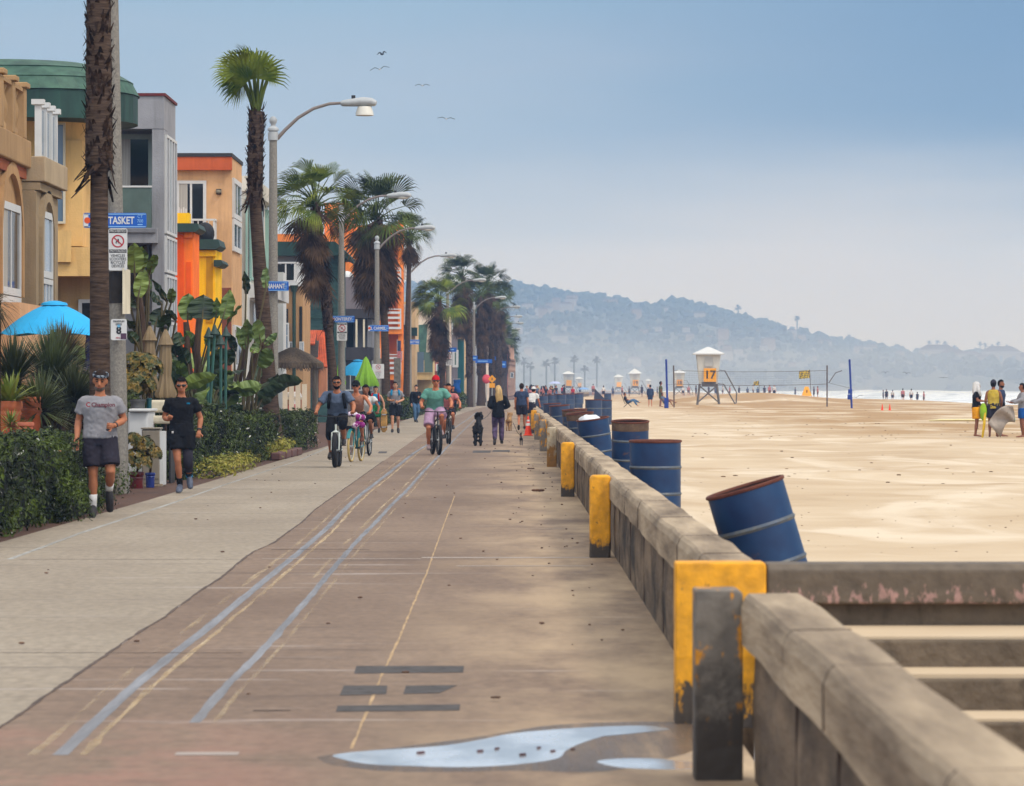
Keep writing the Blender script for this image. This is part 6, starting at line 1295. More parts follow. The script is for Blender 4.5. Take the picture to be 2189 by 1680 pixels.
# ---------------------------------------------------------------- people, dogs, bicycles
def remesh(b, voxel, smooth_it=4):
    """fuse overlapping tapered limbs into one continuous surface"""
    me = b.mesh('tmp'); o = bpy.data.objects.new('tmp', me); COL.objects.link(o)
    m = o.modifiers.new('r', 'REMESH'); m.mode = 'VOXEL'; m.voxel_size = voxel
    s_ = o.modifiers.new('s', 'SMOOTH'); s_.factor = .5; s_.iterations = smooth_it
    dg = bpy.context.evaluated_depsgraph_get(); dg.update()
    out = bpy.data.meshes.new_from_object(o.evaluated_get(dg)); bpy.data.objects.remove(o); bpy.data.meshes.remove(me)
    return out
def put(me, name, m, parent):
    me.name = name; me.materials.clear(); me.materials.append(m)
    for p in me.polygons: p.use_smooth = True
    o = bpy.data.objects.new(name, me); COL.objects.link(o); o.parent = parent; return o
def skin(key, r, g, b): return mat(key, C(r, g, b, .8), rough=.6, var=.14, scale=11, spec=.3)
SK = [skin('tanned skin', 176, 112, 78), skin('fair skin', 206, 150, 118), skin('brown skin', 140, 88, 62), skin('sunburnt skin', 196, 122, 86)]
def cloth(key, r, g, b, k=.7, var=.14): return mat('cloth '+key, C(r, g, b, k), rough=.9, var=var, scale=7, bump=.5, bscale=9, spec=.15)
K = dict(black=cloth('black', 26, 26, 30), grey=cloth('grey', 152, 150, 154), charcoal=cloth('charcoal', 52, 48, 58), slate=cloth('slate blue', 98, 112, 136), navy=cloth('navy', 58, 70, 98), teal=cloth('sea green', 112, 172, 156), lilac=cloth('lilac', 196, 160, 190),
    white=cloth('white', 226, 224, 222), red=cloth('red', 196, 26, 38), turq=cloth('turquoise', 28, 140, 190), green=cloth('green', 30, 110, 62), jean=cloth('denim', 84, 116, 150), tan=cloth('tan', 176, 124, 100), olive=cloth('olive', 92, 96, 56), yellow=cloth('mustard', 204, 176, 70), orange=cloth('amber', 240, 164, 20), blue=cloth('royal blue', 30, 90, 170), brown=cloth('brown', 96, 66, 52), pink=cloth('pink', 206, 128, 128), pat=cloth('patterned violet', 92, 76, 104, .7, .6))
M_HAIR = mat('dark hair', C(26, 20, 18, .6), spec=.15, rough=.95, var=.3, scale=14, stretch=(3, 3, .6)); M_HAIRB = mat('blond hair', C(206, 168, 108, .68), rough=.5, var=.3, scale=10, stretch=(3, 3, .4)); M_HAIRG = mat('grey brown hair', C(54, 42, 36, .62), spec=.15, rough=.95, var=.3, scale=12); M_SHADE = mat('dark sunglass lens', C(20, 16, 18, .6), rough=.15, var=0, spec=.6); M_EYE = mat('eye', C(44, 30, 26, .6), rough=.3, var=0); M_LIP = mat('lips', C(150, 84, 72, .65), var=.05); M_BEARD = mat('greying beard', C(120, 104, 92, .6), rough=.9, var=.3, scale=20)
M_SHOE = mat('dark shoe', C(48, 44, 46, .6), rough=.6, var=.25, scale=12); M_SHOEG = mat('grey blue shoe', C(96, 104, 124, .65), rough=.6, var=.25, scale=12); M_SOLE = mat('shoe sole', C(120, 116, 112, .6), rough=.8, var=.1); M_SHOEP = mat('pale shoe', C(176, 150, 150, .68), rough=.7, var=.15)
def folds(me, k=1.0):
    """loose cloth: soft diagonal creases pushed along the normals"""
    nr = [Vector(v.normal) for v in me.vertices]; sd_ = len(me.vertices) % 17
    for v, n in zip(me.vertices, nr):
        p = v.co; a = noise.noise((p.x*7+p.z*5, p.y*6, p.z*9-p.x*4+sd_)); b = noise.noise((p.x*16-p.z*12, p.y*9, p.z*15+p.x*12+sd_))
        v.co = p+n*k*(.013*abs(a)+.011*abs(b))
    return me
STAND = dict(pel=(0, 0, .95), wst=(0, 0, 1.12), che=(0, -.015, 1.31), nek=(0, 0, 1.475), hed=(0, -.02, 1.635), hr=(0, 0, 0),
    shA=(-.175, 0, 1.405), elA=(-.235, .03, 1.14), wrA=(-.235, -.05, .89), haA=(0, -.25, -1), shB=(.175, 0, 1.405), elB=(.235, .03, 1.14), wrB=(.235, -.05, .89), haB=(0, -.25, -1),
    hpA=(-.095, 0, .91), knA=(-.105, -.02, .5), anA=(-.11, .03, .09), toA=(-.13, -.2, .03), hpB=(.095, 0, .91), knB=(.105, -.02, .5), anB=(.11, .03, .09), toB=(.13, -.2, .03))
def pose(**k): d = dict(STAND); d.update(k); return d
def person(label, loc, H, yaw, P, skin_m, wear, hair='short', hairm=None, vox=.02, build=1.0, group=None, fem=False):
    """wear: dict of garments; every figure faces -Y before it is turned by yaw (degrees)"""
    r = thing('person', loc, label, 'person', group); r.rotation_euler = (0, 0, R(yaw)); sc = H/1.75
    V = {k: Vector(v) for k, v in P.items() if isinstance(v, tuple)}; w = build; x_ = Vector((1, 0, 0))
    across = (V['shB']-V['shA']).normalized()
    msh = (V['shA']+V['shB'])*.5; T = [V['pel']+Vector((0, 0, -.10)), V['pel'], V['wst'], V['che'], V['che'].lerp(msh, .72), msh.lerp(V['nek'], .45), V['nek']]
    TR = [(.10*w, .085*w), (.165*w, .115*w), ((.125 if fem else .15)*w, .10*w), (.165*w, .115*w), (.162*w, .092), (.115*w, .075), (.064, .06)]
    hipax = (V['hpB']-V['hpA']).normalized()
    def S(bm_):
        bm_.v = [tuple(Vector(p)*sc) for p in bm_.v]; return bm_
    HM = Tr(*V['hed']) @ Matrix.Rotation(R(P['hr'][1]), 4, 'Z') @ Matrix.Rotation(R(P['hr'][0]), 4, 'X') @ Matrix.Rotation(R(P['hr'][2]), 4, 'Y')
    def H_(b2): return b2
    b = MB()
    b.tube(T, TR, 16, right=across)
    b.tube([V['nek']+Vector((0, 0, -.05)), V['nek'].lerp(V['hed'], .35), V['hed']+Vector((0, .01, -.05))], [.068, .056, .056], 12)
    b.ball((0, .008, .02), (.077, .096, .105), 16, 12, HM); b.ball((0, -.028, -.05), (.06, .066, .068), 14, 9, HM)
    b.tube([Vector((0, -.085, .03)), Vector((0, -.112, -.02)), Vector((0, -.092, -.03))], [.012, .018, .012], 8, M=HM)
    for s_ in (-1, 1): b.ball((s_*.08, .01, .0), (.014, .026, .034), 8, 6, HM)
    for s_ in ('A', 'B'):
        sh, el, wr = V['sh'+s_], V['el'+s_], V['wr'+s_]; f = .88 if fem else 1.0; c = (V['che']+Vector((0, 0, .08)))
        b.tube([c.lerp(sh, .35), sh.lerp(c, .12), sh.lerp(el, .1), sh.lerp(el, .55), el, el.lerp(wr, .25), el.lerp(wr, .7), wr], [q*f*w**.5 for q in (.056, .052, .052, .048, .041, .044, .034, .026)], 12)
        hp, kn, an, to = V['hp'+s_], V['kn'+s_], V['an'+s_], V['to'+s_]
        b.tube([hp+Vector((0, 0, .05)), hp.lerp(kn, .12), hp.lerp(kn, .55), kn, kn.lerp(an, .12), kn.lerp(an, .32), kn.lerp(an, .72), an], [q*w**.5 for q in (.088, .09, .072, .054, .05, .056, .038, .034)], 14)
        b.tube([an+(an-to).normalized()*.05+Vector((0, 0, -.03)), an.lerp(to, .4)+Vector((0, 0, -.01)), to], [(.034, .03), (.042, .026), (.03, .016)], 10, right=x_)
    me = remesh(S(b), vox*.9 if vox < .03 else vox)
    hb_ = MB()                                             # hands: palm, four fingers and a thumb, rooted in the wrists
    for s_, sg in (('A', -1), ('B', 1)):
        wr, d = V['wr'+s_], V['ha'+s_].normalized(); fw = (V['wr'+s_]-V['el'+s_]).normalized(); sd_ = d.cross(Vector((0, -1, 0)) if abs(d.y) < .7 else Vector((0, 0, 1))).normalized(); pn = sd_.cross(d).normalized()
        if pn.y > 0: pn = -pn
        hb_.tube([wr-fw*.02, wr+d*.03, wr+d*.09], [(.026, .02), (.036, .017), (.038, .014)], 10, right=sd_)
        cur = 1.0 if P.get('fist'+s_) else .35
        for i, ln in enumerate((.066, .076, .07, .054)):
            p0 = wr+d*.085+sd_*(-.028+.0187*i); a1 = d*math.cos(cur)+pn*math.sin(cur); a2 = d*math.cos(cur*2.6)+pn*math.sin(cur*2.6)
            hb_.tube([p0-d*.01, p0+a1*ln*.5, p0+a1*ln*.5+a2*ln*.5], [.0095, .009, .007], 7)
        t0 = wr+d*.03-sd_*.03*sg*-1*(-1); t1 = t0+(d*.6-sd_*.7*1+pn*.4).normalized()*.045
        hb_.tube([wr+d*.03, t0, t1, t1+(d*.8+pn*.5).normalized()*.03], [.014, .012, .011, .008], 7)
    S(hb_); bm = bmesh.new(); bm.from_mesh(me); tmp = hb_.mesh('h'); bm.from_mesh(tmp); bm.to_mesh(me); bm.free(); bpy.data.meshes.remove(tmp)
    put(me, 'body', skin_m, r)
    g = wear
    def limb_part(b2, sh, el, wr, frac, inf, radii=(.053, .052, .046, .04, .03)):
        """sleeve or leg from the root joint: frac 0..1 root-to-mid joint, 1..2 to the end"""
        if frac <= 1: pts = [sh, sh.lerp(el, frac*.5), sh.lerp(el, frac)]; q = [radii[0], lerp(radii[0], radii[1], frac), lerp(radii[0], radii[2], frac)+.01*(frac < 1)]
        else: pts = [sh, sh.lerp(el, .55), el, el.lerp(wr, (frac-1)*.5), el.lerp(wr, frac-1)]; q = [radii[0], radii[1], radii[2], radii[3], radii[4]]
        b2.tube(pts, [k_+inf for k_ in q], 14)
    def top(col, hem, sleeve, inf=.018, loose=1.0, name='shirt', neck=True):
        b2 = MB(); hemv = V['pel']+Vector((0, 0, hem)); pts = [hemv]+[p for p in T[1:] if p.z > hemv.z+.03]; rr_ = [(TR[1][0]*loose+inf, TR[1][1]*loose+inf)]+[(a+inf, c+inf) for (a, c), p in zip(TR[1:], T[1:]) if p.z > hemv.z+.03]
        rr_[-1] = (.082, .076); pts[-1] = V['nek']+Vector((0, 0, -.012))
        if loose > 1 and len(rr_) > 3: rr_[1] = tuple(q*lerp(1, loose, .9) for q in rr_[1])
        b2.tube(pts, rr_, 18, right=across)
        c = V['che']+Vector((0, 0, .08))
        for s_ in ('A', 'B'):
            sh, el, wr = V['sh'+s_], V['el'+s_], V['wr'+s_]
            if sleeve > 0: b2.tube([c.lerp(sh, .3), sh.lerp(c, .12), sh.lerp(el, .08)], [.056+inf*.3, .05+inf*.7, .05+inf], 12); limb_part(b2, sh, el, wr, sleeve, inf)
            elif sleeve == 0: b2.tube([c.lerp(sh, .2), sh.lerp(c, .3)], [.08, .07], 10)
        return put(folds(remesh(S(b2), vox, 3)), name, K[col], r)
    def bottom(col, frac, inf=.028, name='shorts', flare=0.0):
        b2 = MB(); b2.tube([V['pel']+Vector((0, 0, .12)), V['pel']+Vector((0, 0, .02)), V['pel']+Vector((0, 0, -.08))], [(TR[1][0]*.96+.012, TR[1][1]+.012), (TR[1][0]+.02, TR[1][1]+.022), (TR[1][0]+.015, TR[1][1]+.01)], 18, right=hipax)
        for s_ in ('A', 'B'):
            hp, kn, an = V['hp'+s_]+Vector((0, 0, .04)), V['kn'+s_], V['an'+s_]
            if frac <= 1: b2.tube([hp, hp.lerp(kn, frac*.5), hp.lerp(kn, frac)], [(.088+inf), .08+inf+flare*.5, .068+inf+flare], 14)
            else: b2.tube([hp, hp.lerp(kn, .55), kn, kn.lerp(an, .3*(frac-1)/1), kn.lerp(an, frac-1)], [.09+inf*.5, .074+inf, .056+inf, .058+inf, .04+inf], 14)
        return put(folds(remesh(S(b2), vox, 3), .7), name, K[col], r)
    if 'bottom' in g: bottom(*g['bottom'][:2], **(g['bottom'][2] if len(g['bottom']) > 2 else {}))
    if 'top' in g: sh_ = top(*g['top'][:3], **(g['top'][3] if len(g['top']) > 3 else {}))
    sm = g.get('shoe', M_SHOE)
    for s_ in ('A', 'B'):
        an, to = V['an'+s_], V['to'+s_]; d = (to-an); fl = d.copy(); fl.normalize(); hl = an-fl*.055+Vector((0, 0, -.045 if abs(fl.z) < .7 else 0)); up = Vector((0, 0, 1)) if abs(fl.z) < .75 else Vector((0, -1, 0))
        if sm:
            b2 = MB(); b2.tube([hl+up*.012, hl.lerp(to, .25)+up*.035, hl.lerp(to, .6)+up*.018, to+fl*.02, to+fl*.045], [(.036, .045), (.044, .06), (.05, .042), (.042, .03), (.012, .012)], 12, right=x_)
            o = put(S(b2).mesh('shoe'), 'shoe', sm, r)
            b3 = MB(); b3.tube([hl-up*.028, hl.lerp(to, .5)-up*.02, to+fl*.04-up*.012], [(.038, .013), (.048, .013), (.034, .011)], 12, right=x_); put(S(b3).mesh('sole'), 'sole', M_SOLE, o)
        if 'sock' in g:
            kn = V['kn'+s_]; b2 = MB(); hi = g.get('sock_h', .34); b2.tube([an+Vector((0, 0, -.03)), an, an.lerp(kn, hi*.5), an.lerp(kn, hi)], [.044, .041, .047, .052], 12); put(S(b2).mesh('sock'), 'sock', g['sock'], r)
    def headpart(fn, name, m):
        b2 = MB(); fn(b2); b2.v = [tuple((HM @ Vector(p))*sc) for p in b2.v]; return put(b2.mesh(name), name, m, r)
    def cap_shell(b2, rx, ry, rz, keep, c=(0, .008, .02), jit=.0):
        t = MB().ball(c, (rx, ry, rz), 22, 18)
        if jit: t.v = [tuple(Vector(c)+(Vector(p)-Vector(c))*(1+jit*noise.noise(Vector(p)*40))) for p in t.v]
        b2.v += t.v; b2.f += [f for f in t.f if keep(sum((Vector(t.v[i]) for i in f), Vector())/len(f))]
    hm = hairm or M_HAIR
    if hair in ('short', 'long', 'bun'):
        headpart(lambda b2: cap_shell(b2, .091, .111, .126, lambda c: c.z > .078 or (c.y > .0 and c.z > -.03) or (c.y > .035 and c.z > -.075), jit=.05), 'hair', hm)
    if hair == 'long':
        headpart(lambda b2: b2.tube([(0, .05, .08), (0, .10, -.0), (.01, .12, -.13), (-.01, .12, -.28), (0, .1, -.42), (-.02, .09, -.47)], [(.07, .05), (.095, .055), (.11, .05), (.115, .04), (.09, .03), (.02, .01)], 14, right=(1, 0, 0)), 'long_hair', hm)
    if hair == 'bun': headpart(lambda b2: b2.ball((0, .06, .12), .045, 10, 7), 'bun', hm)
    if 'cap' in g:
        cm, back = g['cap']
        def f(b2):
            cap_shell(b2, .098, .119, .134, lambda c: c.z > .045)
            s_ = 1 if back else -1
            b2.tube([(0, s_*.06, .062), (0, s_*.12, .06), (0, s_*.185, .045)], [(.085, .012), (.082, .011), (.05, .008)], 14, right=(1, 0, 0))
        headpart(f, 'cap', cm)
    if g.get('shades'):
        def f(b2):
            for s_ in (-1, 1): b2.ball((s_*.036, -.092, .022), (.034, .016, .021), 12, 8)
            b2.tube([(-.082, .0, .028), (-.07, -.075, .03), (0, -.102, .03), (.07, -.075, .03), (.082, .0, .028)], [.005]*5, 6)
        headpart(f, 'sunglasses', M_SHADE)
    elif vox < .017:
        for s_ in (-1, 1):
            headpart(lambda b2: b2.ball((s_*.033, -.084, .02), (.014, .009, .009), 10, 7), 'eye', M_EYE); headpart(lambda b2: b2.tube([(s_*.014, -.094, .042), (s_*.035, -.092, .048), (s_*.054, -.078, .042)], [.005, .007, .004], 6), 'eyebrow', hm)
    if vox < .021: headpart(lambda b2: b2.tube([(-.024, -.088, -.056), (0, -.094, -.057), (.024, -.088, -.056)], [.004, .007, .004], 6), 'mouth', M_LIP)
    if g.get('beard'):
        headpart(lambda b2: cap_shell(b2, .066, .074, .075, lambda c: c.z < -.045 and c.y < .01 and not (abs(c.x) < .03 and -.065 < c.z < -.045), (0, -.028, -.05)), 'beard', g['beard'])
    return r, V, HM, sc, S
def strap(r, pts, w, m, name, S): b = MB(); b.tube(pts, [(w, .012)]*len(pts), 8, right=(1, 0, 0)); return put(S(b).mesh(name), name, m, r)
ARM_BENT = dict(elB=(.29, .06, 1.17), wrB=(.15, -.2, 1.10), haB=(-.8, -.5, .05), fistB=1)
# two joggers
r, V, HM, sc, S = person('jogger in a grey lettered t-shirt and dark shorts with a headband', gp(214, 1106), 1.80, 8, pose(hr=(14, -8, 4), elA=(-.255, .06, 1.16), wrA=(-.285, -.06, .93), haA=(-.1, -.35, -1), **ARM_BENT,
    shA=(-.19, 0, 1.405), shB=(.19, .02, 1.405), knA=(-.085, -.05, .52), anA=(-.085, .0, .11), toA=(-.10, -.21, .035), knB=(.12, -.13, .54), anB=(.115, .17, .3), toB=(.125, .16, .1)),
    SK[0], dict(top=('grey', .0, .62, dict(inf=.02, loose=1.06)), bottom=('charcoal', .78, dict(inf=.03, flare=.02)), sock=K['white'], sock_h=.42, beard=M_BEARD), 'short', M_HAIRG, .0125, 1.1)
def headpiece(r, fn, name, m, HM, sc): b = MB(); fn(b); b.v = [tuple((HM @ Vector(p))*sc) for p in b.v]; return put(b.mesh(name), name, m, r)
hbm = mat('patterned headband', C(34, 40, 54, .65), rough=.8, var=.0, scale=26, col2=C(150, 160, 172, .65), lo=.5, hi=.56, detail=1)
headpiece(r, lambda b: b.tube([(.094*math.cos(a), .010+.113*math.sin(a), .082) for a in [i*math.pi/14 for i in range(29)]], [(.02, .006)]*29, 8, right=(0, 0, 1)), 'headband', hbm, HM, sc)
def chest_text(r, body, V, S, sc, m, size, dz, x=0, y=-.155):
    me = text_mesh(body, size, .004, bold=.002); me.transform(Tr(x, V['che'].y+y, V['che'].z+dz) @ Rx(R(84))); me.transform(Matrix.Scale(sc, 4))
    return put(me, 'lettering', m, r)
chest_text(r, 'Champion', V, S, sc, mat('dark red lettering', C(112, 40, 56, .65), var=0), .068, .045, .03, -.147); chest_text(r, 'C', V, S, sc, mat('red emblem', C(150, 24, 40, .7), var=0), .075, .045, -.15, -.137)
b = MB(); b.tube([V['wrB'].lerp(V['elB'], .12), V['wrB'].lerp(V['elB'], .2)], [.034, .035], 12); put(S(b).mesh('watch'), 'watch', M_BLK, r)
r, V, HM, sc, S = person('jogger all in black with sunglasses and a grey sleeved prosthetic leg', gp(388, 1054), 1.74, 6, pose(hr=(8, -4, 0), shA=(-.182, 0, 1.405), shB=(.182, 0, 1.405), elA=(-.26, .08, 1.15), wrA=(-.195, -.17, 1.12), haA=(.25, -.5, .6), fistA=1, elB=(.295, .04, 1.14), wrB=(.265, -.09, .94), haB=(-.2, -.3, -1), fistB=1,
    knA=(-.06, -.08, .5), anA=(-.02, .04, .10), toA=(-.05, -.17, .035), knB=(.095, -.05, .5), anB=(.125, .16, .22), toB=(.135, .06, .10)),
    SK[0], dict(top=('black', .02, .6, dict(inf=.014)), bottom=('black', .62, dict(inf=.03, flare=.015)), shades=1, shoe=M_SHOEG, sock=K['black'], sock_h=.34), 'short', M_HAIR, .0125, 1.02)
b = MB(); kn, an = V['knB'], V['anB']; hp = V['hpB']; b.tube([hp.lerp(kn, .6), kn, kn.lerp(an, .25), kn.lerp(an, .55)], [.082, .074, .078, .062], 14); put(S(b).mesh('socket_sleeve'), 'prosthetic_sleeve', K['charcoal'], r)
b = MB(); b.tube([kn.lerp(an, .82), kn.lerp(an, .9)], [.052, .052], 12); put(S(b).mesh('band'), 'ankle_band', K['turq'], r)
b = MB(); b.cbox((.1, -.149, 1.37), (.05, .006, .022)); put(S(b).mesh('emblem'), 'emblem', K['turq'], r); b = MB(); b.cbox((-.14, -.125, .93), (.03, .02, .035)); put(S(b).mesh('emblem'), 'emblem', K['white'], r)
b = MB(); b.tube([V['wrB'].lerp(V['elB'], .08), V['wrB'].lerp(V['elB'], .2)], [.036, .037], 12); put(S(b).mesh('watch'), 'watch', M_BLK, r)
# bicycles
M_TYRE = mat('tyre rubber', C(34, 32, 34, .6), rough=.85, var=.2, scale=20); M_WFR = mat('pale frame paint', C(206, 214, 206, .7), rough=.3, var=.05); M_TFR = mat('teal frame paint', C(30, 130, 136, .7), rough=.3, var=.06); M_BFR = mat('black frame paint', C(28, 26, 28, .6), rough=.3, var=.05); M_CRMT = mat('cream tyre', C(206, 178, 112, .68), rough=.8, var=.15)
def bike(label, loc, yaw, fm, tw=.035, R_=.335, tyre=None, fender=False, bars=.32, rear=None):
    r = thing('bicycle', loc, label, 'bicycle', 'bicycles ridden along the walk'); r.rotation_euler = (0, 0, R(yaw)); tyre = tyre or M_TYRE
    for y, tm in ((-.6, tyre), (.5, rear or tyre)):
        c = Vector((0, y, R_)); n = 40; rim = MB(); rim.tube([c+Vector((0, math.cos(a), math.sin(a)))*(R_-tw*1.7) for a in [6.28318*i/n for i in range(n+1)]], [(.014, .01)]*(n+1), 6, right=(1, 0, 0))
        for i in range(18): a = 6.28318*i/18; rim.tube([c+Vector((.02*(1 if i % 2 else -1), 0, 0)), c+Vector((0, math.cos(a), math.sin(a)))*(R_-tw*1.7)], .0018, 4)
        rim.tube([c-Vector((.05, 0, 0)), c+Vector((.05, 0, 0))], .02, 8)
        w_ = rim.build('wheel', M_ALU, r, local=True); t = MB(); t.tube([c+Vector((0, math.cos(a), math.sin(a)))*(R_-tw) for a in [6.28318*i/n for i in range(n+1)]], tw, 10, right=(1, 0, 0)); t.build('tyre', tm, w_, True, local=True)
        if fender:
            f = MB(); f.tube([c+Vector((0, math.cos(a), math.sin(a)))*(R_+.03) for a in [R(20+i*12) for i in range(12)]], [(tw*1.5, .006)]*12, 8, right=(1, 0, 0)); f.build('mudguard', fm, r, local=True)
    st, bb, hd, hb2, ra, fa = Vector((0, .22, .82)), Vector((0, .05, .3)), Vector((0, -.38, .86)), Vector((0, -.42, .72)), Vector((0, .5, R_)), Vector((0, -.6, R_))
    b = MB()
    for a_, c_ in ((st, bb), (st-Vector((0, 0, .05)), hd), (bb, hb2), (hd, hb2)): b.tube([a_, c_], .02, 8)
    for s_ in (-1, 1): b.tube([bb+Vector((s_*.03, 0, 0)), ra+Vector((s_*.07, 0, 0))], .011, 6); b.tube([st+Vector((s_*.02, 0, -.06)), ra+Vector((s_*.07, 0, 0))], .01, 6)
    b.build('frame', fm, r, local=True)
    b = MB(); b.tube([hb2+Vector((0, -.01, .02)), hb2+Vector((0, -.03, -.02))], [(.03, .02), (tw+.035, .02)], 8, right=(1, 0, 0))
    for s_ in (-1, 1): b.tube([hb2+Vector((s_*(tw+.025), -.03, -.02)), fa+Vector((s_*(tw+.025), 0, 0))], .014, 8)
    b.build('fork', fm, r, local=True)
    b = MB(); b.tube([hd, hd+Vector((0, -.02, .16))], .016, 8); b.tube([(-bars, -.28, 1.03), (-bars*.7, -.38, 1.03), (-.06, -.41, 1.02), (.06, -.41, 1.02), (bars*.7, -.38, 1.03), (bars, -.28, 1.03)], .012, 8); h_ = b.build('handlebar', M_BFR, r, local=True)
    for s_ in (-1, 1): MB().tube([(s_*bars, -.27, 1.03), (s_*(bars-.03), -.36, 1.03)], .018, 8).build('grip', M_BLK, h_, local=True)
    b = MB(); b.tube([(0, .13, .93), (0, .22, .94), (0, .36, .945)], [(.02, .02), (.05, .03), (.09, .035)], 12, right=(1, 0, 0)); b.tube([st, (0, .24, .93)], .014, 8); b.build('saddle', M_BLK, r, local=True)
    b = MB(); b.tube([bb-Vector((.06, 0, 0)), bb+Vector((.06, 0, 0))], .022, 8); b.tube([bb+Vector((-.07, 0, 0)), bb+Vector((-.08, .02, -.14))], .01, 6); b.tube([bb+Vector((.07, 0, 0)), bb+Vector((.08, -.02, .14))], .01, 6); b.cbox((-.13, .07, .16), (.09, .08, .02)); b.cbox((.13, .03, .44), (.09, .08, .02)); b.build('crank', M_BLK, r, local=True)
    return r
RIDE = dict(pel=(0, .16, 1.0), wst=(0, .12, 1.14), che=(0, .0, 1.34), nek=(0, -.05, 1.50), hed=(0, -.09, 1.66), hr=(4, 0, 0), shA=(-.19, -.03, 1.45), shB=(.19, -.03, 1.45), elA=(-.34, -.1, 1.22), elB=(.34, -.1, 1.22), wrA=(-.33, -.30, 1.09), wrB=(.33, -.30, 1.09), haA=(.1, -.9, -.3), haB=(-.1, -.9, -.3), fistA=1, fistB=1,
    hpA=(-.1, .14, .97), hpB=(.1, .14, .97), knA=(-.13, -.18, .66), anA=(-.13, .09, .27), toA=(-.14, -.12, .2), knB=(.13, -.24, .86), anB=(.13, .04, .53), toB=(.14, -.17, .47))
Yb = F*HC/(1000-V0); p = Vector((ux(718, Yb), Yb+.6, 0))
bike('fat tyred pale bicycle ridden by the man with the backpack', p, -1.5, M_WFR, .05, .35, fender=False, bars=.36)
r, V, HM, sc, S = person('cyclist in a slate blue shirt with black backpack straps and sunglasses', p, 1.78, -1.5, pose(**{**RIDE, 'wrA': (-.4, -.28, 1.08), 'elA': (-.37, -.08, 1.2)}), SK[0], dict(top=('slate', .04, .7, dict(inf=.02, loose=1.05)), bottom=('black', 1.25, dict(inf=.028, name='long_shorts')), shades=1, beard=M_HAIR), 'short', M_HAIR, .016, 1.12)
for s_ in (-1, 1): strap(r, [(s_*.13, .05, 1.5), (s_*.135, -.14, 1.44), (s_*.15, -.155, 1.3), (s_*.17, -.09, 1.16)], .03, K['black'], 'backpack_strap', S)
b = MB(); b.tube([(0, .2, 1.1), (0, .17, 1.25), (0, .12, 1.46)], [(.12, .07), (.15, .09), (.1, .06)], 12, right=(1, 0, 0)); put(S(b).mesh('backpack'), 'backpack', K['black'], r)
Yb = F*HC/(988-V0); p = Vector((ux(760, Yb), Yb+.6, 0))
bk = bike('teal cruiser bicycle with cream tyres and a front basket', p, -9, M_TFR, .026, .34, M_CRMT, fender=True, bars=.3)
b = MB(); b.lathe([(.10, .78), (.15, .98), (.16, 1.0), (.14, .99), (.09, .8)], (-.02, -.56, 0), 14); b.build('basket', mat('wicker', C(196, 180, 160, .66), var=.35, scale=30), bk, local=True)
rr = random.Random(2); b = MB()
for i in range(9): b.ball((-.02+rr.uniform(-.12, .16), -.56+rr.uniform(-.08, .08), .98+rr.uniform(-.2, .12)), (.08, .07, .07), 9, 6)
o = b.build('towel_bundle', mat('purple patterned towel', C(150, 30, 128, .7), var=0, scale=9, col2=C(226, 210, 224, .75), lo=.5, hi=.55), None, True, local=True); tag(o, 'purple and white towel bundled in the teal bicycle basket', 'towel'); o.location = p
person('woman cyclist in a tan halter top and a black cap', p, 1.70, -6, pose(**{**RIDE, 'elA': (-.27, -.05, 1.2), 'wrA': (-.28, -.29, 1.1)}), SK[3], dict(top=('tan', .1, -1, dict(inf=.01, name='halter_top')), bottom=('black', .9, dict(inf=.02)), cap=(K['black'], False), shades=1, shoe=mat('sandal', C(120, 72, 54, .6))), 'short', M_HAIR, .016, .96, fem=True)
Yb = F*HC/(976-V0); p = Vector((ux(781, Yb), Yb+.6, 0)); bike('bicycle mostly hidden behind the teal cruiser', p, -6, M_ALU, .028, .34, bars=.3)
person('dark haired rider in white half hidden behind the woman in the cap', p, 1.62, -6, pose(**RIDE), SK[2], dict(top=('white', .0, .4, dict(inf=.015)), bottom=('black', .8)), 'long', M_HAIR, .018, .95, fem=True)
Yb = F*HC/(973-V0); p = Vector((ux(930, Yb), Yb+.6, 0)); bike('black bicycle ridden by the man in the red cap', p, 9, M_BFR, .04, .36, bars=.33)
r, V, HM, sc, S = person('cyclist in a sea green t-shirt, lilac shorts and a red cap', p, 1.83, 5, pose(**{**RIDE, 'knA': (-.17, -.12, .6), 'anA': (-.15, .12, .2), 'toA': (-.16, -.08, .14), 'elB': (.36, -.06, 1.2), 'elA': (-.33, -.02, 1.18)}), SK[3], dict(top=('teal', .02, .65, dict(inf=.022, loose=1.05)), bottom=('lilac', .85, dict(inf=.035, flare=.02)), cap=(K['red'], True), shades=1, shoe=M_SHOEP), 'short', M_HAIR, .016, 1.06)
Yb = 118; p = Vector((ux(958, Yb), Yb+.6, 0)); bike('bicycle half hidden behind the cyclist in sea green', p, 4, M_BFR, .03, .34, bars=.3)
person('cyclist in a dusky red top half hidden behind the man in the red cap', p, 1.66, 3, pose(**RIDE), SK[3], dict(top=('pink', .0, .5), bottom=('charcoal', .7)), 'short', M_HAIR, .018, .95)
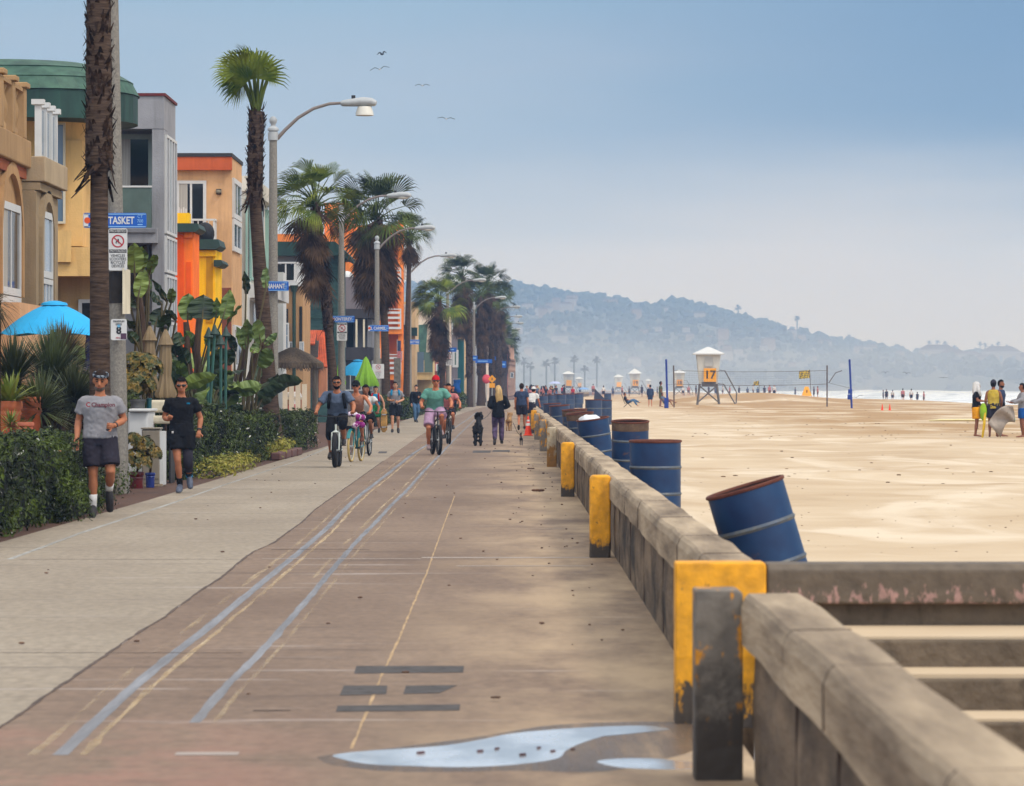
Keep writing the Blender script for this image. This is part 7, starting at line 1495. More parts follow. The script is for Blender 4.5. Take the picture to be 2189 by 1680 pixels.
# walkers
WALK = dict(knA=(-.10, -.16, .52), anA=(-.10, -.16, .11), toA=(-.11, -.36, .06), knB=(.10, -.06, .5), anB=(.10, .28, .16), toB=(.11, .12, .04))
def walk(**k): return pose(**{**WALK, **k})
r, V, HM, sc, S = person('walker in a turquoise tank top and green shorts carrying a skateboard', gp(803, 925), 1.62, -6, walk(hr=(10, 10, 0), elB=(.3, .0, 1.15), wrB=(.33, -.05, .92)), SK[1], dict(top=('turq', .0, 0, dict(inf=.016)), bottom=('green', .8, dict(inf=.04, flare=.02))), 'short', M_HAIR, .016, 1.0)
for s_ in (-1, 1): strap(r, [(s_*.11, .05, 1.5), (s_*.12, -.12, 1.44), (s_*.14, -.15, 1.3), (s_*.15, -.12, 1.18)], .032, K['red'], 'backpack_strap', S)
q = gp(803, 925); sk = thing('skateboard', (ux(821, q.y), q.y-.1, 0), 'tan skateboard held upright by the walker in turquoise', 'skateboard'); o_ = Vector((ux(821, q.y), q.y-.1, 0))
b = MB(); n = 10; b.tube([o_+Vector((-.01, .03, .02)), o_+Vector((0, 0, .12)), o_+Vector((0, 0, .72)), o_+Vector((.01, .03, .84))], [(.05, .008), (.115, .008), (.115, .008), (.05, .008)], 14, right=(1, 0, 0)); b.build('deck', mat('tan deck', C(206, 158, 84, .68), rough=.5, var=.3, scale=6), sk, True)
for z in (.2, .64): MB().box(o_.x-.07, o_.x+.07, o_.y-.05, o_.y-.009, z-.02, z+.02).build('truck', M_ALU, sk); [MB().tube([(o_.x+s_*.085, o_.y-.055, z), (o_.x+s_*.115, o_.y-.055, z)], .027, 10).build('wheel', M_BLK, sk) for s_ in (-1, 1)]
r, V, HM, sc, S = person('walker in a grey t-shirt and black shorts with a blue pack', gp(845, 926), 1.76, 2, walk(hr=(-4, 14, 0), elA=(-.26, .04, 1.16), wrA=(-.12, -.2, 1.12), haA=(.7, -.5, .2), elB=(.28, .05, 1.16), wrB=(.1, -.22, 1.08), haB=(-.7, -.5, .1)), SK[1], dict(top=('grey', .0, .6, dict(inf=.02)), bottom=('black', .8, dict(inf=.035))), 'short', M_HAIRG, .016, 1.02)
for s_ in (-1, 1): strap(r, [(s_*.12, .05, 1.5), (s_*.13, -.12, 1.44), (s_*.14, -.15, 1.3)], .034, K['turq'], 'pack_strap', S)
person('woman in a black hoodie and jeans with a phone at her chest', gp(889, 903), 1.66, 20, walk(hr=(4, -30, 0), elB=(.25, .04, 1.16), wrB=(.1, -.2, 1.2), haB=(-.6, -.5, .3)), SK[1], dict(top=('black', -.05, 1.9, dict(inf=.03)), bottom=('jean', 1.95, dict(inf=.014, name='jeans'))), 'bun', M_HAIRG, .018, .95, fem=True)
person('walker in dark clothes behind the sea green cyclist', gp(968, 893), 1.64, 30, walk(), SK[3], dict(top=('black', -.1, 1.9, dict(inf=.03)), bottom=('black', 1.9, dict(inf=.02, name='trousers'))), 'long', M_HAIR, .022, .95, fem=True)
person('man in a brown t-shirt walking beyond the cyclist in sea green', gp(952, 897), 1.7, 0, walk(), SK[3], dict(top=('brown', 0, .6), bottom=('charcoal', .8)), "short", M_HAIR, .022)
r, V, HM, sc, S = person('blonde woman in a black hoodie and patterned leggings seen from behind', gp(1065, 951), 1.63, 180, walk(elA=(-.30, .05, 1.17), wrA=(-.16, -.2, 1.1), haA=(.6, -.5, .1), elB=(.26, .06, 1.17), wrB=(.18, -.2, 1.1), haB=(-.6, -.5, .1), hr=(0, 14, 0)), SK[1], dict(top=('black', -.12, 1.92, dict(inf=.03, name='hoodie')), bottom=('pat', 1.95, dict(inf=.02, name='leggings'))), 'long', M_HAIRB, .016, .96, fem=True)
r, V, HM, sc, S = person('man in a navy t-shirt and charcoal shorts walking away beside the cone', gp(1115, 919), 1.72, 178, walk(), SK[3], dict(top=('navy', -.02, .62, dict(inf=.024, loose=1.05)), bottom=('charcoal', .8, dict(inf=.036))), 'short', M_HAIRG, .016, 1.06)
person('man in a white t-shirt and white cap leaning on the sea wall', (ux(1136, 168), 168, 0), 1.66, 150, pose(che=(.0, -.1, 1.28), nek=(0, -.16, 1.42), hed=(0, -.2, 1.56), shA=(-.18, -.14, 1.36), shB=(.18, -.14, 1.36), elA=(-.24, -.2, 1.1), elB=(.24, -.2, 1.1), wrA=(-.2, -.36, .95), wrB=(.2, -.36, .95)), SK[3], dict(top=('white', 0, .6), bottom=('charcoal', .8), cap=(K['white'], False)), 'short', M_HAIR, .02)
person('dark haired person in white sitting behind the pale pickets', (ux(628, 132), 132, .12), 1.6, 0, pose(), SK[2], dict(top=('white', 0, .6), bottom=('pink', .7)), 'short', M_HAIR, .024)
# dogs, all walking away
M_FURB = mat('black curly fur', C(30, 26, 28, .6), rough=.95, var=.4, scale=18, bump=1.0, bscale=26); M_FURT = mat('tan fur', C(186, 142, 92, .66), rough=.95, var=.25, scale=10, bump=.6, bscale=30); M_FURS = mat('short black fur', C(34, 28, 28, .6), rough=.6, var=.3, scale=10)
def dog(label, loc, h, yaw, m, shag=0.0, build=1.0, ears='drop', tail=.3, headz=.98, seed=1):
    """standing height h to the top of the head; faces -Y before the turn"""
    r = thing('dog', loc, label, 'dog', 'dogs on leads'); r.rotation_euler = (0, 0, R(yaw)); b = MB(); k = build
    b.tube([(0, .42, .52), (0, .34, .56), (0, .1, .55), (0, -.2, .55), (0, -.36, .60), (0, -.42, .62)], [(.05*k, .06*k), (.11*k, .12*k), (.105*k, .11*k), (.125*k, .16*k), (.11*k, .13*k), (.06, .07)], 14, right=(1, 0, 0))
    b.tube([(0, -.34, .64), (0, -.45, .76), (0, -.5, .88)], [.1*k, .085*k, .08*k], 12)
    b.ball((0, -.52, .90), (.085*k**.5, .1, .085*k**.5), 14, 10); b.tube([(0, -.58, .88), (0, -.68, .85), (0, -.73, .845)], [.055, .042, .03], 10)
    for s_ in (-1, 1):
        x = .075*k**.5*s_
        b.tube([(x, .30, .56), (x*1.15, .24, .40), (x*1.1, .38, .22), (x*1.1, .35, .05), (x*1.1, .29, .02)], [.085*k, .07*k, .035*k**.5, .032*k**.5, .035], 10)
        b.tube([(x, -.28, .55), (x*1.05, -.26, .36), (x, -.30, .2), (x, -.29, .05), (x, -.34, .02)], [.075*k, .05*k, .034*k**.5, .03*k**.5, .035], 10)
        b.tube([(x*.95, -.50, .96), (.1*s_, -.50, .92), (.115*s_, -.5, .80)] if ears == 'drop' else [(x*.7, -.5, .95), (.07*s_, -.5, 1.03), (.08*s_, -.5, 1.06)], [(.02, .03), (.028*k, .05*k), (.014, .03)], 8, right=(0, 1, 0))
    b.tube([(0, .40, .58), (0, .48, .66+tail*.3), (0, .47, .72+tail*.5)], [.035*k, .03*k, .02*k], 8)
    if shag:
        rr = random.Random(seed)
        for i in range(70): a = rr.random()*6.28; y = rr.uniform(-.4, .42); b.ball((.12*k*math.cos(a)*rr.uniform(.6, 1), y, .56+.13*k*math.sin(a)), rr.uniform(.03, .06)*k, 7, 5)
        for i in range(40): s_ = rr.choice((-1, 1)); b.ball((.085*s_+rr.gauss(0, .02), rr.choice((.33, -.29))+rr.gauss(0, .03), rr.uniform(.06, .5)), rr.uniform(.035, .06), 7, 5)
        for i in range(26): a = rr.random()*6.28; b.ball((.07*math.cos(a), -.5+.07*math.sin(a), .93+rr.uniform(-.05, .07)), rr.uniform(.03, .055), 7, 5)
    q = h/.985; b.v = [tuple(Vector(p)*q) for p in b.v]
    put(remesh(b, .018*max(.4, q), 2), 'body', m, r)
    c = MB(); c.tube([Vector((.07*math.cos(a), -.42+.05*math.sin(a), .74+.03*math.sin(a)))*q for a in [6.283*i/12 for i in range(13)]], .009*q+.003, 6); c.build('collar', K['red'], r, local=True)
    return r
pd = gp(1022, 953); dog('big curly black dog on a lead left of the blonde woman', pd, .88, 178, M_FURB, 1, 1.0, seed=3)
pt = gp(1088, 921); dog('tan dog walking away between the woman and the man in navy', pt, .68, 172, M_FURT, 0, .95, tail=.6)
pk = gp(1114, 952); dog('small short haired black dog trotting beside the sandy wall edge', pk, .34, 182, M_FURS, 0, .85, ears='up', tail=.1)
pw = gp(1065, 951)
def lead(label, a, c): o = MB().tube([a, a.lerp(c, .5)+Vector((0, 0, -.06)), c], .008, 5).build('dog_lead', M_BLK); tag(o, label, 'dog lead', 'dog leads')
lead('slack dark lead running to the curly black dog', Vector((pd.x+.05, pd.y+.35, .68)), Vector((pw.x-.12, pw.y+.1, 1.02)))
lead('thin lead running down to the small black dog', Vector((pk.x, pk.y+.12, .24)), Vector((ux(1097, 116.5), 116.5, .62)))
# distant people on the walk and the sand
def simple(label, u, Y, H, yaw, sk, top, bot, group, hair='short', hm=None, z=0, po=None, cap=None, vox=.034, long=False):
    w = dict(top=(top, 0, 1.9 if long else .6), bottom=(bot, .8 if bot != 'jean' else 1.9), shoe=None)
    if cap: w['cap'] = (K[cap], False)
    return person(label, (ux(u, Y), Y, z), H, yaw, po or pose(), SK[sk], w, hair, hm, vox, 1.0, group)[0]
CG = 'people crowding the far walk'
lab = 'one of the small distant people crowding the far walk beyond the bins'
protos = [simple(lab, 1148, 520, 1.7, 20, 3, 'slate', 'charcoal', CG), simple(lab, 1158, 540, 1.66, 160, 0, 'pink', 'black', CG, 'long', M_HAIR), simple(lab, 1166, 500, 1.76, 10, 2, 'black', 'black', CG, long=True), simple(lab, 1180, 520, 1.7, 200, 1, 'yellow', 'brown', CG, 'short', M_HAIRB), simple(lab, 1189, 510, 1.74, 40, 3, 'charcoal', 'jean', CG), simple(lab, 1140, 480, 1.72, 180, 3, 'red', 'charcoal', CG)]
rr = random.Random(9)
for i in range(22):
    Y = rr.uniform(430, 640); u = 1125+rr.random()*100*(1 if i % 3 else .55)
    dup(protos[i % 6], (ux(u, Y), Y, 0), rz=R(rr.uniform(0, 360)), sc=rr.uniform(.92, 1.06))
SG = 'people on the far sand by the water'; lab2 = 'one of the tiny hazy figures on the far sand by the water'
def sz(u, Y): return sand_h(ux(u, Y), Y)
pr2 = [simple(lab2, 1895, 600, 1.72, 0, 2, 'charcoal', 'charcoal', SG, z=sz(1895, 600)), simple(lab2, 1930, 560, 1.78, 160, 3, 'pink', 'brown', SG, z=sz(1930, 560)), simple(lab2, 1948, 560, 1.8, 200, 1, 'white', 'charcoal', SG, z=sz(1948, 560)), simple(lab2, 1888, 610, 1.6, 90, 2, 'slate', 'navy', SG, z=sz(1888, 610))]
for i, (u, Y) in enumerate(((1961, 590), (1975, 600), (1908, 610), (1620, 620), (1634, 640), (1645, 600), (1655, 615), (1700, 640), (1740, 560), (1748, 562), (1610, 660), (1598, 640), (1580, 700), (1560, 680), (1545, 720), (1530, 660), (1515, 640), (1472, 700), (1460, 660), (1405, 690), (1372, 640), (1330, 700), (1290, 560), (1310, 620), (1345, 660), (1268, 640), (1390, 730), (1240, 700), (1488, 600))):
    dup(pr2[i % 4], (ux(u, Y), Y, max(-1.4, sz(u, Y))), rz=R(rr.uniform(0, 360)), sc=rr.uniform(.9, 1.05))
BG = None; Y = 325
simple('barefoot person in a dark hooded top standing near the sunbather', 1390, Y, 1.70, 170, 3, 'navy', 'navy', BG, vox=.026, long=True, z=sz(1390, Y))
simple('person in an olive shirt standing against the left blue net post', 1412, Y+3, 1.98, 100, 2, 'olive', 'olive', BG, vox=.026, z=sz(1412, Y+3))
SIT = pose(pel=(0, .1, .36), wst=(0, .2, .48), che=(0, .3, .66), nek=(0, .36, .84), hed=(0, .34, 1.0), shA=(-.18, .33, .78), shB=(.18, .33, .78), elA=(-.24, .15, .58), elB=(.24, .15, .58), wrA=(-.15, -.05, .55), wrB=(.15, -.05, .55), hpA=(-.09, .08, .36), hpB=(.09, .08, .36), knA=(-.1, -.34, .55), knB=(.1, -.36, .58), anA=(-.1, -.62, .14), anB=(.06, -.8, .36), toA=(-.1, -.8, .06), toB=(.06, -.98, .42))
simple('person lounging with crossed legs in a low beach chair', 1345, Y, 1.72, 90, 0, 'charcoal', 'jean', BG, 'bun', M_HAIR, sz(1345, Y), SIT, vox=.026)
simple('person in dark grey sitting low beside the blue post padding', 1424, Y-2, 1.72, 60, 2, 'slate', 'charcoal', BG, z=sz(1424, Y-2), po=SIT, vox=.026)
# four friends at the right edge
GY = 134.0
def zg(u, Y=GY): return sand_h(ux(u, Y), Y)
r, V, HM, sc, S = person('man with a white towel over his head, black t-shirt and amber shorts', (ux(2087, GY), GY, zg(2087)), 1.74, 80, pose(elA=(-.24, -.06, 1.18), wrA=(-.16, -.3, 1.16), haA=(.2, -.9, .1), fistA=1, elB=(.24, .02, 1.14), wrB=(.2, -.22, 1.0), haB=(0, -.9, -.2)), SK[2], dict(top=('black', -.04, .6, dict(inf=.024)), bottom=('orange', .78, dict(inf=.045, flare=.025)), shoe=None), 'short', M_HAIR, .017)
headpiece(r, lambda b: (b.tube([(0, .0, .15), (0, .01, .08), (0, .04, -.05), (0, .06, -.18), (0, .05, -.26)], [(.05, .05), (.105, .125), (.12, .1), (.15, .09), (.17, .08)], 16, right=(1, 0, 0)), b.tube([(-.1, -.05, .02), (-.12, -.06, -.15), (-.12, -.1, -.32)], [(.02, .05), (.025, .05), (.02, .05)], 8, right=(1, 0, 0)), b.tube([(.1, -.05, .02), (.12, -.06, -.15), (.12, -.1, -.32)], [(.02, .05), (.025, .05), (.02, .05)], 8, right=(1, 0, 0))), 'towel', K['white'], HM, sc)
r, V, HM, sc, S = person('man in a mustard tank top and dark cap with his back to the camera', (ux(2122, GY), GY-.2, zg(2122)), 1.82, 170, pose(elA=(-.26, .02, 1.15), wrA=(-.22, -.1, .92)), SK[2], dict(top=('yellow', -.06, 0, dict(inf=.02)), bottom=('charcoal', .75, dict(inf=.04)), cap=(K['charcoal'], False), shoe=None), 'short', M_HAIR, .017, 1.04)
chest_text(r, 'I', V, S, sc, K['white'], .2, .02, 0, .15) if False else None
person('bearded man in a dark t-shirt behind the mustard tank top', (ux(2139, GY+1.2), GY+1.2, zg(2139, GY+1.2)), 1.82, 60, pose(), SK[2], dict(top=('navy', 0, .6), bottom=('black', .8), shoe=None, beard=M_HAIR), 'short', M_HAIR, .017)
person('person in a grey sweatshirt and blue shorts cut by the right edge', (ux(2186, GY-.4), GY-.4, zg(2186)), 1.72, -85, pose(elB=(.3, -.1, 1.22), wrB=(.24, -.38, 1.14), haB=(0, -1, 0), elA=(-.26, -.1, 1.2), wrA=(-.22, -.36, 1.16), haA=(0, -1, 0)), SK[2], dict(top=('grey', -.02, 1.9, dict(inf=.028)), bottom=('blue', .7, dict(inf=.04)), shoe=None), 'short', M_HAIR, .017)
b = MB(); n = 12; k_ = 8
for i in range(n+1):
    for j in range(k_+1):
        t, s_ = i/n, j/k_; u = lerp(2166, 2112, t**.9)+s_*lerp(4, 26, t); v = lerp(868, 905, t)+s_*lerp(34, 30, t)-14*math.sin(t*3.1)
        b.v.append(tuple(at(u, v, GY-.7+.25*s_+.08*math.sin(t*9+s_*5))))
b.f = [(i*(k_+1)+j, i*(k_+1)+j+1, (i+1)*(k_+1)+j+1, (i+1)*(k_+1)+j) for i in range(n) for j in range(k_)]
o = b.build('beach_towel', cloth('oatmeal', 176, 164, 152), None, True); tag(o, 'pale towel being shaken out by the people at the right edge', 'towel'); m_ = o.modifiers.new('thick', 'SOLIDIFY'); m_.thickness = .02
o = MB().tube([at(2100, 938, GY-.4), at(2104, 905, GY-.4), at(2106, 880, GY-.3)], [.03, .045, .03], 8).build('paddle', mat('yellow plastic', C(232, 190, 20, .75), rough=.4, var=.05)); tag(o, 'yellow paddle planted in the sand before the man with the towel', 'paddle')
o = MB().ball(at(2102, 880, GY-.25), (.12, .1, .28), 12, 8).build('beach_bag', mat('lime nylon', C(150, 190, 20, .72), var=.2, scale=6), None, True); tag(o, 'lime green bag held by the man with the towel', 'bag')
pB = at(2050, 899, GY+6); o = MB().tube([Vector((pB.x-1.0, pB.y, pB.z)), Vector((pB.x-.6, pB.y, pB.z+.02)), Vector((pB.x+.4, pB.y, pB.z+.02)), Vector((pB.x+1.2, pB.y, pB.z))], [(.03, .02), (.2, .04), (.24, .045), (.1, .03)], 12, right=(0, 1, 0)).build('surfboard', mat('cream surfboard', C(230, 216, 160, .75), rough=.3, var=.06), None, True); tag(o, 'cream surfboard lying on the sand left of the towel headed man', 'surfboard')
o = MB().tube([at(2142, 893, GY+2), at(2150, 897, GY+2), at(2170, 897, GY+2)], [(.05, .05), (.12, .1), (.05, .05)], 10).build('beach_float', mat('mint plastic', C(70, 190, 150, .72), var=.08, rough=.4), None, True); tag(o, 'mint green float under the arm by the right edge', 'float')
# ---------------------------------------------------------------- beach furniture and birds
M_TWR = mat('weathered white boards', C(220, 218, 208, .72), rough=.7, var=.07, scale=2, stretch=(6, 6, .5)); M_TSG = mat('amber sign', C(248, 168, 12, .8), rough=.5, var=.04); M_TGY = mat('grey lower panel', C(120, 116, 112, .6), var=.1); M_LEG = mat('grey timber leg', C(132, 124, 118, .6), var=.2)
def tower(u, Y, num, label, base=None, pointed=False, yaw=0, sc=1.0):
    x = ux(u, Y); z = sand_h(x, Y) if base is None else base
    r = thing('lifeguard_tower', (x, Y, z), label, 'lifeguard tower', 'white lifeguard towers'); r.rotation_euler = (0, 0, R(yaw)); r.scale = (sc, sc, sc)
    b = MB(); b.add([(-.75, -.75, 1.75), (.75, -.75, 1.75), (.75, .75, 1.75), (-.75, .75, 1.75), (-1.0, -1.0, 4.2), (1.0, -1.0, 4.2), (1.0, 1.0, 4.2), (-1.0, 1.0, 4.2)], [(0, 3, 2, 1), (4, 5, 6, 7), (0, 1, 5, 4), (1, 2, 6, 5), (2, 3, 7, 6), (3, 0, 4, 7)]); b.build('cabin', M_TWR, r, local=True)
    rz = 5.2 if pointed else 4.85
    b = MB(); b.add([(-1.3, -1.3, 4.2), (1.3, -1.3, 4.2), (1.3, 1.3, 4.2), (-1.3, 1.3, 4.2), (-1.3, -1.3, 4.3), (1.3, -1.3, 4.3), (1.3, 1.3, 4.3), (-1.3, 1.3, 4.3), (-.12, -.12, rz), (.12, -.12, rz), (.12, .12, rz), (-.12, .12, rz)], [(0, 3, 2, 1), (0, 1, 5, 4), (1, 2, 6, 5), (2, 3, 7, 6), (3, 0, 4, 7), (4, 5, 9, 8), (5, 6, 10, 9), (6, 7, 11, 10), (7, 4, 8, 11), (8, 9, 10, 11)]); b.build('roof', M_WHT, r, local=True)
    MB().box(-.42, .62, -1.06, -.98, 1.92, 3.05).build('number_board', M_TSG, r, local=True)
    if num:
        me = text_mesh(num, .95, .01, bold=.02); me.transform(Tr(.1, -1.075, 2.48) @ Rx(R(90))); put(me, 'number', M_SBK, r)
        for p in me.polygons: p.use_smooth = False
    MB().box(-.6, .6, -.80, -.755, 1.5, 1.9).build('lower_panel', M_TGY, r, local=True)
    MB().box(-.35, .35, -.99, -.96, 3.2, 4.0).build('shutter', mat('shutter grey white', C(196, 194, 188, .68), var=.1, scale=4, stretch=(1, 1, 8)), r, local=True)
    for sx in (-1, 1):
        for sy in (-1, 1): MB().tube([(sx*.95, sy*.9, -.3), (sx*.72, sy*.7, 1.75)], .065, 8).build('leg', M_LEG, r, local=True)
    b = MB()
    for sy in (-1, 1): b.tube([(-.92, sy*.86, .15), (.76, sy*.72, 1.6)], .035, 6); b.tube([(.92, sy*.86, .15), (-.76, sy*.72, 1.6)], .035, 6)
    b.build('brace', M_LEG, r, local=True)
    b = MB()
    for sy in (-.35, .35): b.tube([(.75, sy, 1.75), (1.3, sy, 1.7), (2.3, sy, .0)], .045, 6); b.tube([(.8, sy, 2.9), (1.4, sy, 2.85), (2.4, sy, 1.0), (2.35, sy, .1)], .04, 6)
    for i in range(6): t = i/5; b.tube([(lerp(1.3, 2.25, t), -.35, lerp(1.7, .1, t)), (lerp(1.3, 2.25, t), .35, lerp(1.7, .1, t))], .03, 6)
    b.build('ladder', M_LEG, r, local=True)
    return r
tower(1514, 355, '17', 'nearest white lifeguard tower with the number 17 board')
tower(1452, 760, '18', 'white lifeguard tower numbered 18 behind the left net post', -.2, yaw=-4)
tower(1215, 830, '', 'far lifeguard tower directly above the beach crowd on the left', -.2); tower(1357, 800, '19', 'far lifeguard tower with a steep pointed roof', -.2, True); tower(1322, 1000, '', 'far flat roofed lifeguard tower left of the pointed one', -.4); tower(1238, 1240, '', 'tiny hazy lifeguard tower right of the one above the crowd', -.4); tower(1386, 1500, '', 'farthest tiny lifeguard tower right of the pointed one', -.6)
# volleyball court
M_VBL = mat('blue post padding', C(24, 56, 150, .75), rough=.6, var=.1); M_VBR = mat('brown net post', C(104, 84, 72, .6), var=.2); M_ROPE = mat('grey net cord', C(130, 128, 130, .6), var=.1)
def vpost(u0, u1, Y, label, blue):
    z = sand_h(ux(u0, Y), Y); zt = vz(768 if blue else 781, Y); r = thing('net_post', (ux(u1, Y), Y, z), label, 'net post', 'volleyball net posts')
    b = MB().tube([(ux(u1, Y), Y, z-.2), (ux(u0, Y), Y, zt)], .075 if blue else .055, 10); b.build('post', M_VBL if blue else M_VBR, r, True)
    if blue and u0 > 1500:
        MB().box(ux(u0+1, Y)-.14, ux(u0+1, Y)+.16, Y-.12, Y+.1, vz(842, Y), vz(832, Y)).build('padding', M_VBL, r, bevel=.03); MB().box(ux(u0+1, Y)-.18, ux(u0+1, Y)+.1, Y-.12, Y+.1, vz(854, Y), vz(843, Y)).build('padding', M_VBL, r, bevel=.03)
    elif blue: MB().box(ux(u0, Y)-.14, ux(u0, Y)+.18, Y-.12, Y+.1, z, vz(850, Y)).build('padding', M_VBL, r, bevel=.03)
    return r
vpost(1424, 1427, 310, 'left blue post of the beach volleyball court', True); vpost(1816, 1821, 310, 'right blue post with lumpy padding on the volleyball court', True); vpost(1440, 1441, 326, 'left brown post holding the volleyball net', False); vpost(1768, 1768, 326, 'right brown post holding the volleyball net', False)
net = thing('volleyball_net', (ux(1604, 326), 326, vz(821, 326)), 'fine volleyball net strung across the beach between brown posts', 'net'); Y = 326
x0, x1, z0, z1 = ux(1441, Y), ux(1768, Y), vz(821, Y), vz(792, Y); b = MB(); nn = 60
for i in range(nn+1): x = lerp(x0, x1, i/nn); b.tube([(x, Y, z0-.1*math.sin(math.pi*i/nn)), (x, Y, z1-.1*math.sin(math.pi*i/nn))], .004, 3, caps=False)
for j in range(1, 6): b.tube([(lerp(x0, x1, i/12), Y, lerp(z0, z1, j/6)-.1*math.sin(math.pi*i/12)) for i in range(13)], .004, 3, caps=False)
b.build('mesh', M_ROPE, net)
for z, rd_ in ((z0, .02), (z1, .016)): MB().tube([(lerp(x0, x1, i/12), Y, z-.1*math.sin(math.pi*i/12)) for i in range(13)], rd_, 5).build('band', M_VBR, net)
b = MB(); b.tube([at(1772, 818, Y), at(1786, 797, Y), at(1800, 792, Y)], .03, 6); b.tube([at(1770, 818, Y), at(1818, 830, 310)], .012, 5); b.tube([at(1424, 822, 310), at(1441, 821, Y)], .012, 5); b.build('guy_line', M_VBR, net)
def chk():
    m = bpy.data.materials.new('yellow and black checks'); m.use_nodes = True; nt = m.node_tree; c = nt.nodes.new('ShaderNodeTexChecker'); c.inputs['Scale'].default_value = 6.5; c.inputs['Color1'].default_value = C(236, 200, 20, .8); c.inputs['Color2'].default_value = C(40, 38, 30, .6)
    tc = nt.nodes.new('ShaderNodeTexCoord'); mp = nt.nodes.new('ShaderNodeMapping'); mp.inputs['Rotation'].default_value = (0, R(30), 0); mp.inputs['Location'].default_value = (0, .03, 0); nt.links.new(tc.outputs['Object'], mp.inputs[0]); nt.links.new(mp.outputs[0], c.inputs[0]); nt.links.new(c.outputs[0], nt.nodes['Principled BSDF'].inputs['Base Color']); return m
M_CHK = chk()
for up, u0, u1, v0, v1, vb, Y, lab in ((1733, 1708, 1731, 791, 808, 850, 420, 'larger yellow and black checkered flag on a thin pole'), (1623, 1611, 1622, 814, 823, 846, 560, 'smaller yellow checkered flag by the net')):
    r = thing('beach_flag', (ux(up, Y), Y, sand_h(ux(up, Y), Y)), lab, 'flag', 'checkered beach flags'); b = MB(); n = 10
    for i in range(n+1):
        for j in (0, 1): t = i/n; b.v.append(tuple(at(lerp(u1, u0, t), lerp(v0, v1, j)+2*t, Y+.12*math.sin(t*8)*t)))
    b.f = [(i*2, i*2+1, i*2+3, i*2+2) for i in range(n)]; b.build('flag', M_CHK, r, True, fix=False); MB().tube([(ux(up+1, Y), Y, sand_h(ux(up, Y), Y)), at(u1, v0-1, Y)], .03, 6).build('pole', M_VBR, r)
r = thing('warning_board', (ux(1725, 400), 400, sand_h(ux(1725, 400), 400)), 'yellow folding warning board on the sand below the flag', 'sign'); o = origin_of(r); b = MB(); b.add([(o.x-.5, 399.6, o.z), (o.x+.45, 399.6, o.z), (o.x+.12, 399.9, o.z+.9), (o.x-.2, 399.9, o.z+.9), (o.x-.5, 400.3, o.z), (o.x+.45, 400.3, o.z), (o.x+.12, 399.94, o.z+.9), (o.x-.2, 399.94, o.z+.9)], [(0, 1, 2, 3), (5, 4, 7, 6), (3, 2, 6, 7), (0, 3, 7, 4), (1, 5, 6, 2)]); b.build('board', M_TSG, r)
MB().box(o.x-.06, o.x+.02, 399.70, 399.72, o.z+.25, o.z+.6).build('mark', M_SBK, r)
# cones
M_CON = mat('orange cone rubber', C(246, 66, 18, .85), rough=.5, var=.06); M_CNW = mat('reflective white collar', C(230, 226, 222, .78), rough=.4, var=.04)
def cone(u, v, h, label, band=True):
    p = gp(u, v) if v > 890 else Vector((ux(u, 282), 282, sand_h(ux(u, 282), 282))); r = thing('traffic_cone', p, label, 'traffic cone', 'orange traffic cones'); k = h/.71
    MB().lathe([(.17*k, .0), (.175*k, .035*k), (.135*k, .04*k), (.03*k, .7*k), (.018*k, .71*k), (0, .71*k)], p, 20).build('cone', M_CON, r, True)
    MB().cbox(p+Vector((0, 0, .017*k)), (.36*k, .36*k, .034*k)).build('base', M_CON, r, bevel=.01)
    if band:
        for z0, z1 in ((.36, .46), (.52, .58)): MB().lathe([((.135-.105*(z-.04)/.66+.004)*k, z*k) for z in (z0, z1)], p, 20, cap=False).build('collar', M_CNW, r, True)
cone(1129, 931, .64, 'orange traffic cone with white collars beside the sea wall'); cone(1886, 878, .42, 'left of two small orange cones on the sand', False); cone(1902, 877, .42, 'right of two small orange cones on the sand', False)
# beach chair, far umbrellas, signs
Yc = 325; xc, zc = ux(1343, Yc), sand_h(ux(1343, Yc), Yc); r = thing('beach_chair', (xc, Yc, zc), 'low dark folding chair under the lounging person', 'chair'); b = MB(); b.add([(xc-.3, Yc-.3, zc+.3), (xc+.28, Yc-.3, zc+.34), (xc+.28, Yc+.3, zc+.34), (xc-.3, Yc+.3, zc+.3)], [(0, 1, 2, 3)]); b.add([(xc-.3, Yc-.3, zc+.32), (xc-.3, Yc+.3, zc+.32), (xc-.55, Yc+.3, zc+.98), (xc-.55, Yc-.3, zc+.98)], [(0, 1, 2, 3)]); q = b.build('sling', K['charcoal'], r); q.modifiers.new('t', 'SOLIDIFY').thickness = .03
for sx, ex in ((-.35, .2), (.25, -.25)):
    for sy in (-.3, .3): MB().tube([(xc+sx, Yc+sy, zc), (xc+ex, Yc+sy, zc+.5)], .02, 6).build('leg', M_BLK, r)
def sunshade(u, v, Y, R_, key, c, label): 
    p = at(u, v, Y); r = thing('beach_umbrella', (p.x, Y, sand_h(p.x, Y)), label, 'umbrella', 'beach umbrellas far off'); MB().lathe([(R_, -R_*.35), (R_*.8, -.2*R_), (R_*.4, -.04*R_), (0, 0)], p, 12, cap=False).build('canopy', mat(key, c, var=.08), r, True); MB().tube([(p.x, Y, sand_h(p.x, Y)), p], .03, 6).build('pole', M_WHT, r)
sunshade(1186, 815, 620, 1.0, 'pale lilac canvas', C(180, 190, 226, .75), 'pale lilac umbrella above the distant crowd'); sunshade(1248, 828, 700, 1.0, 'sky blue canvas', C(130, 170, 220, .72), 'sky blue umbrella low among the distant beach people')
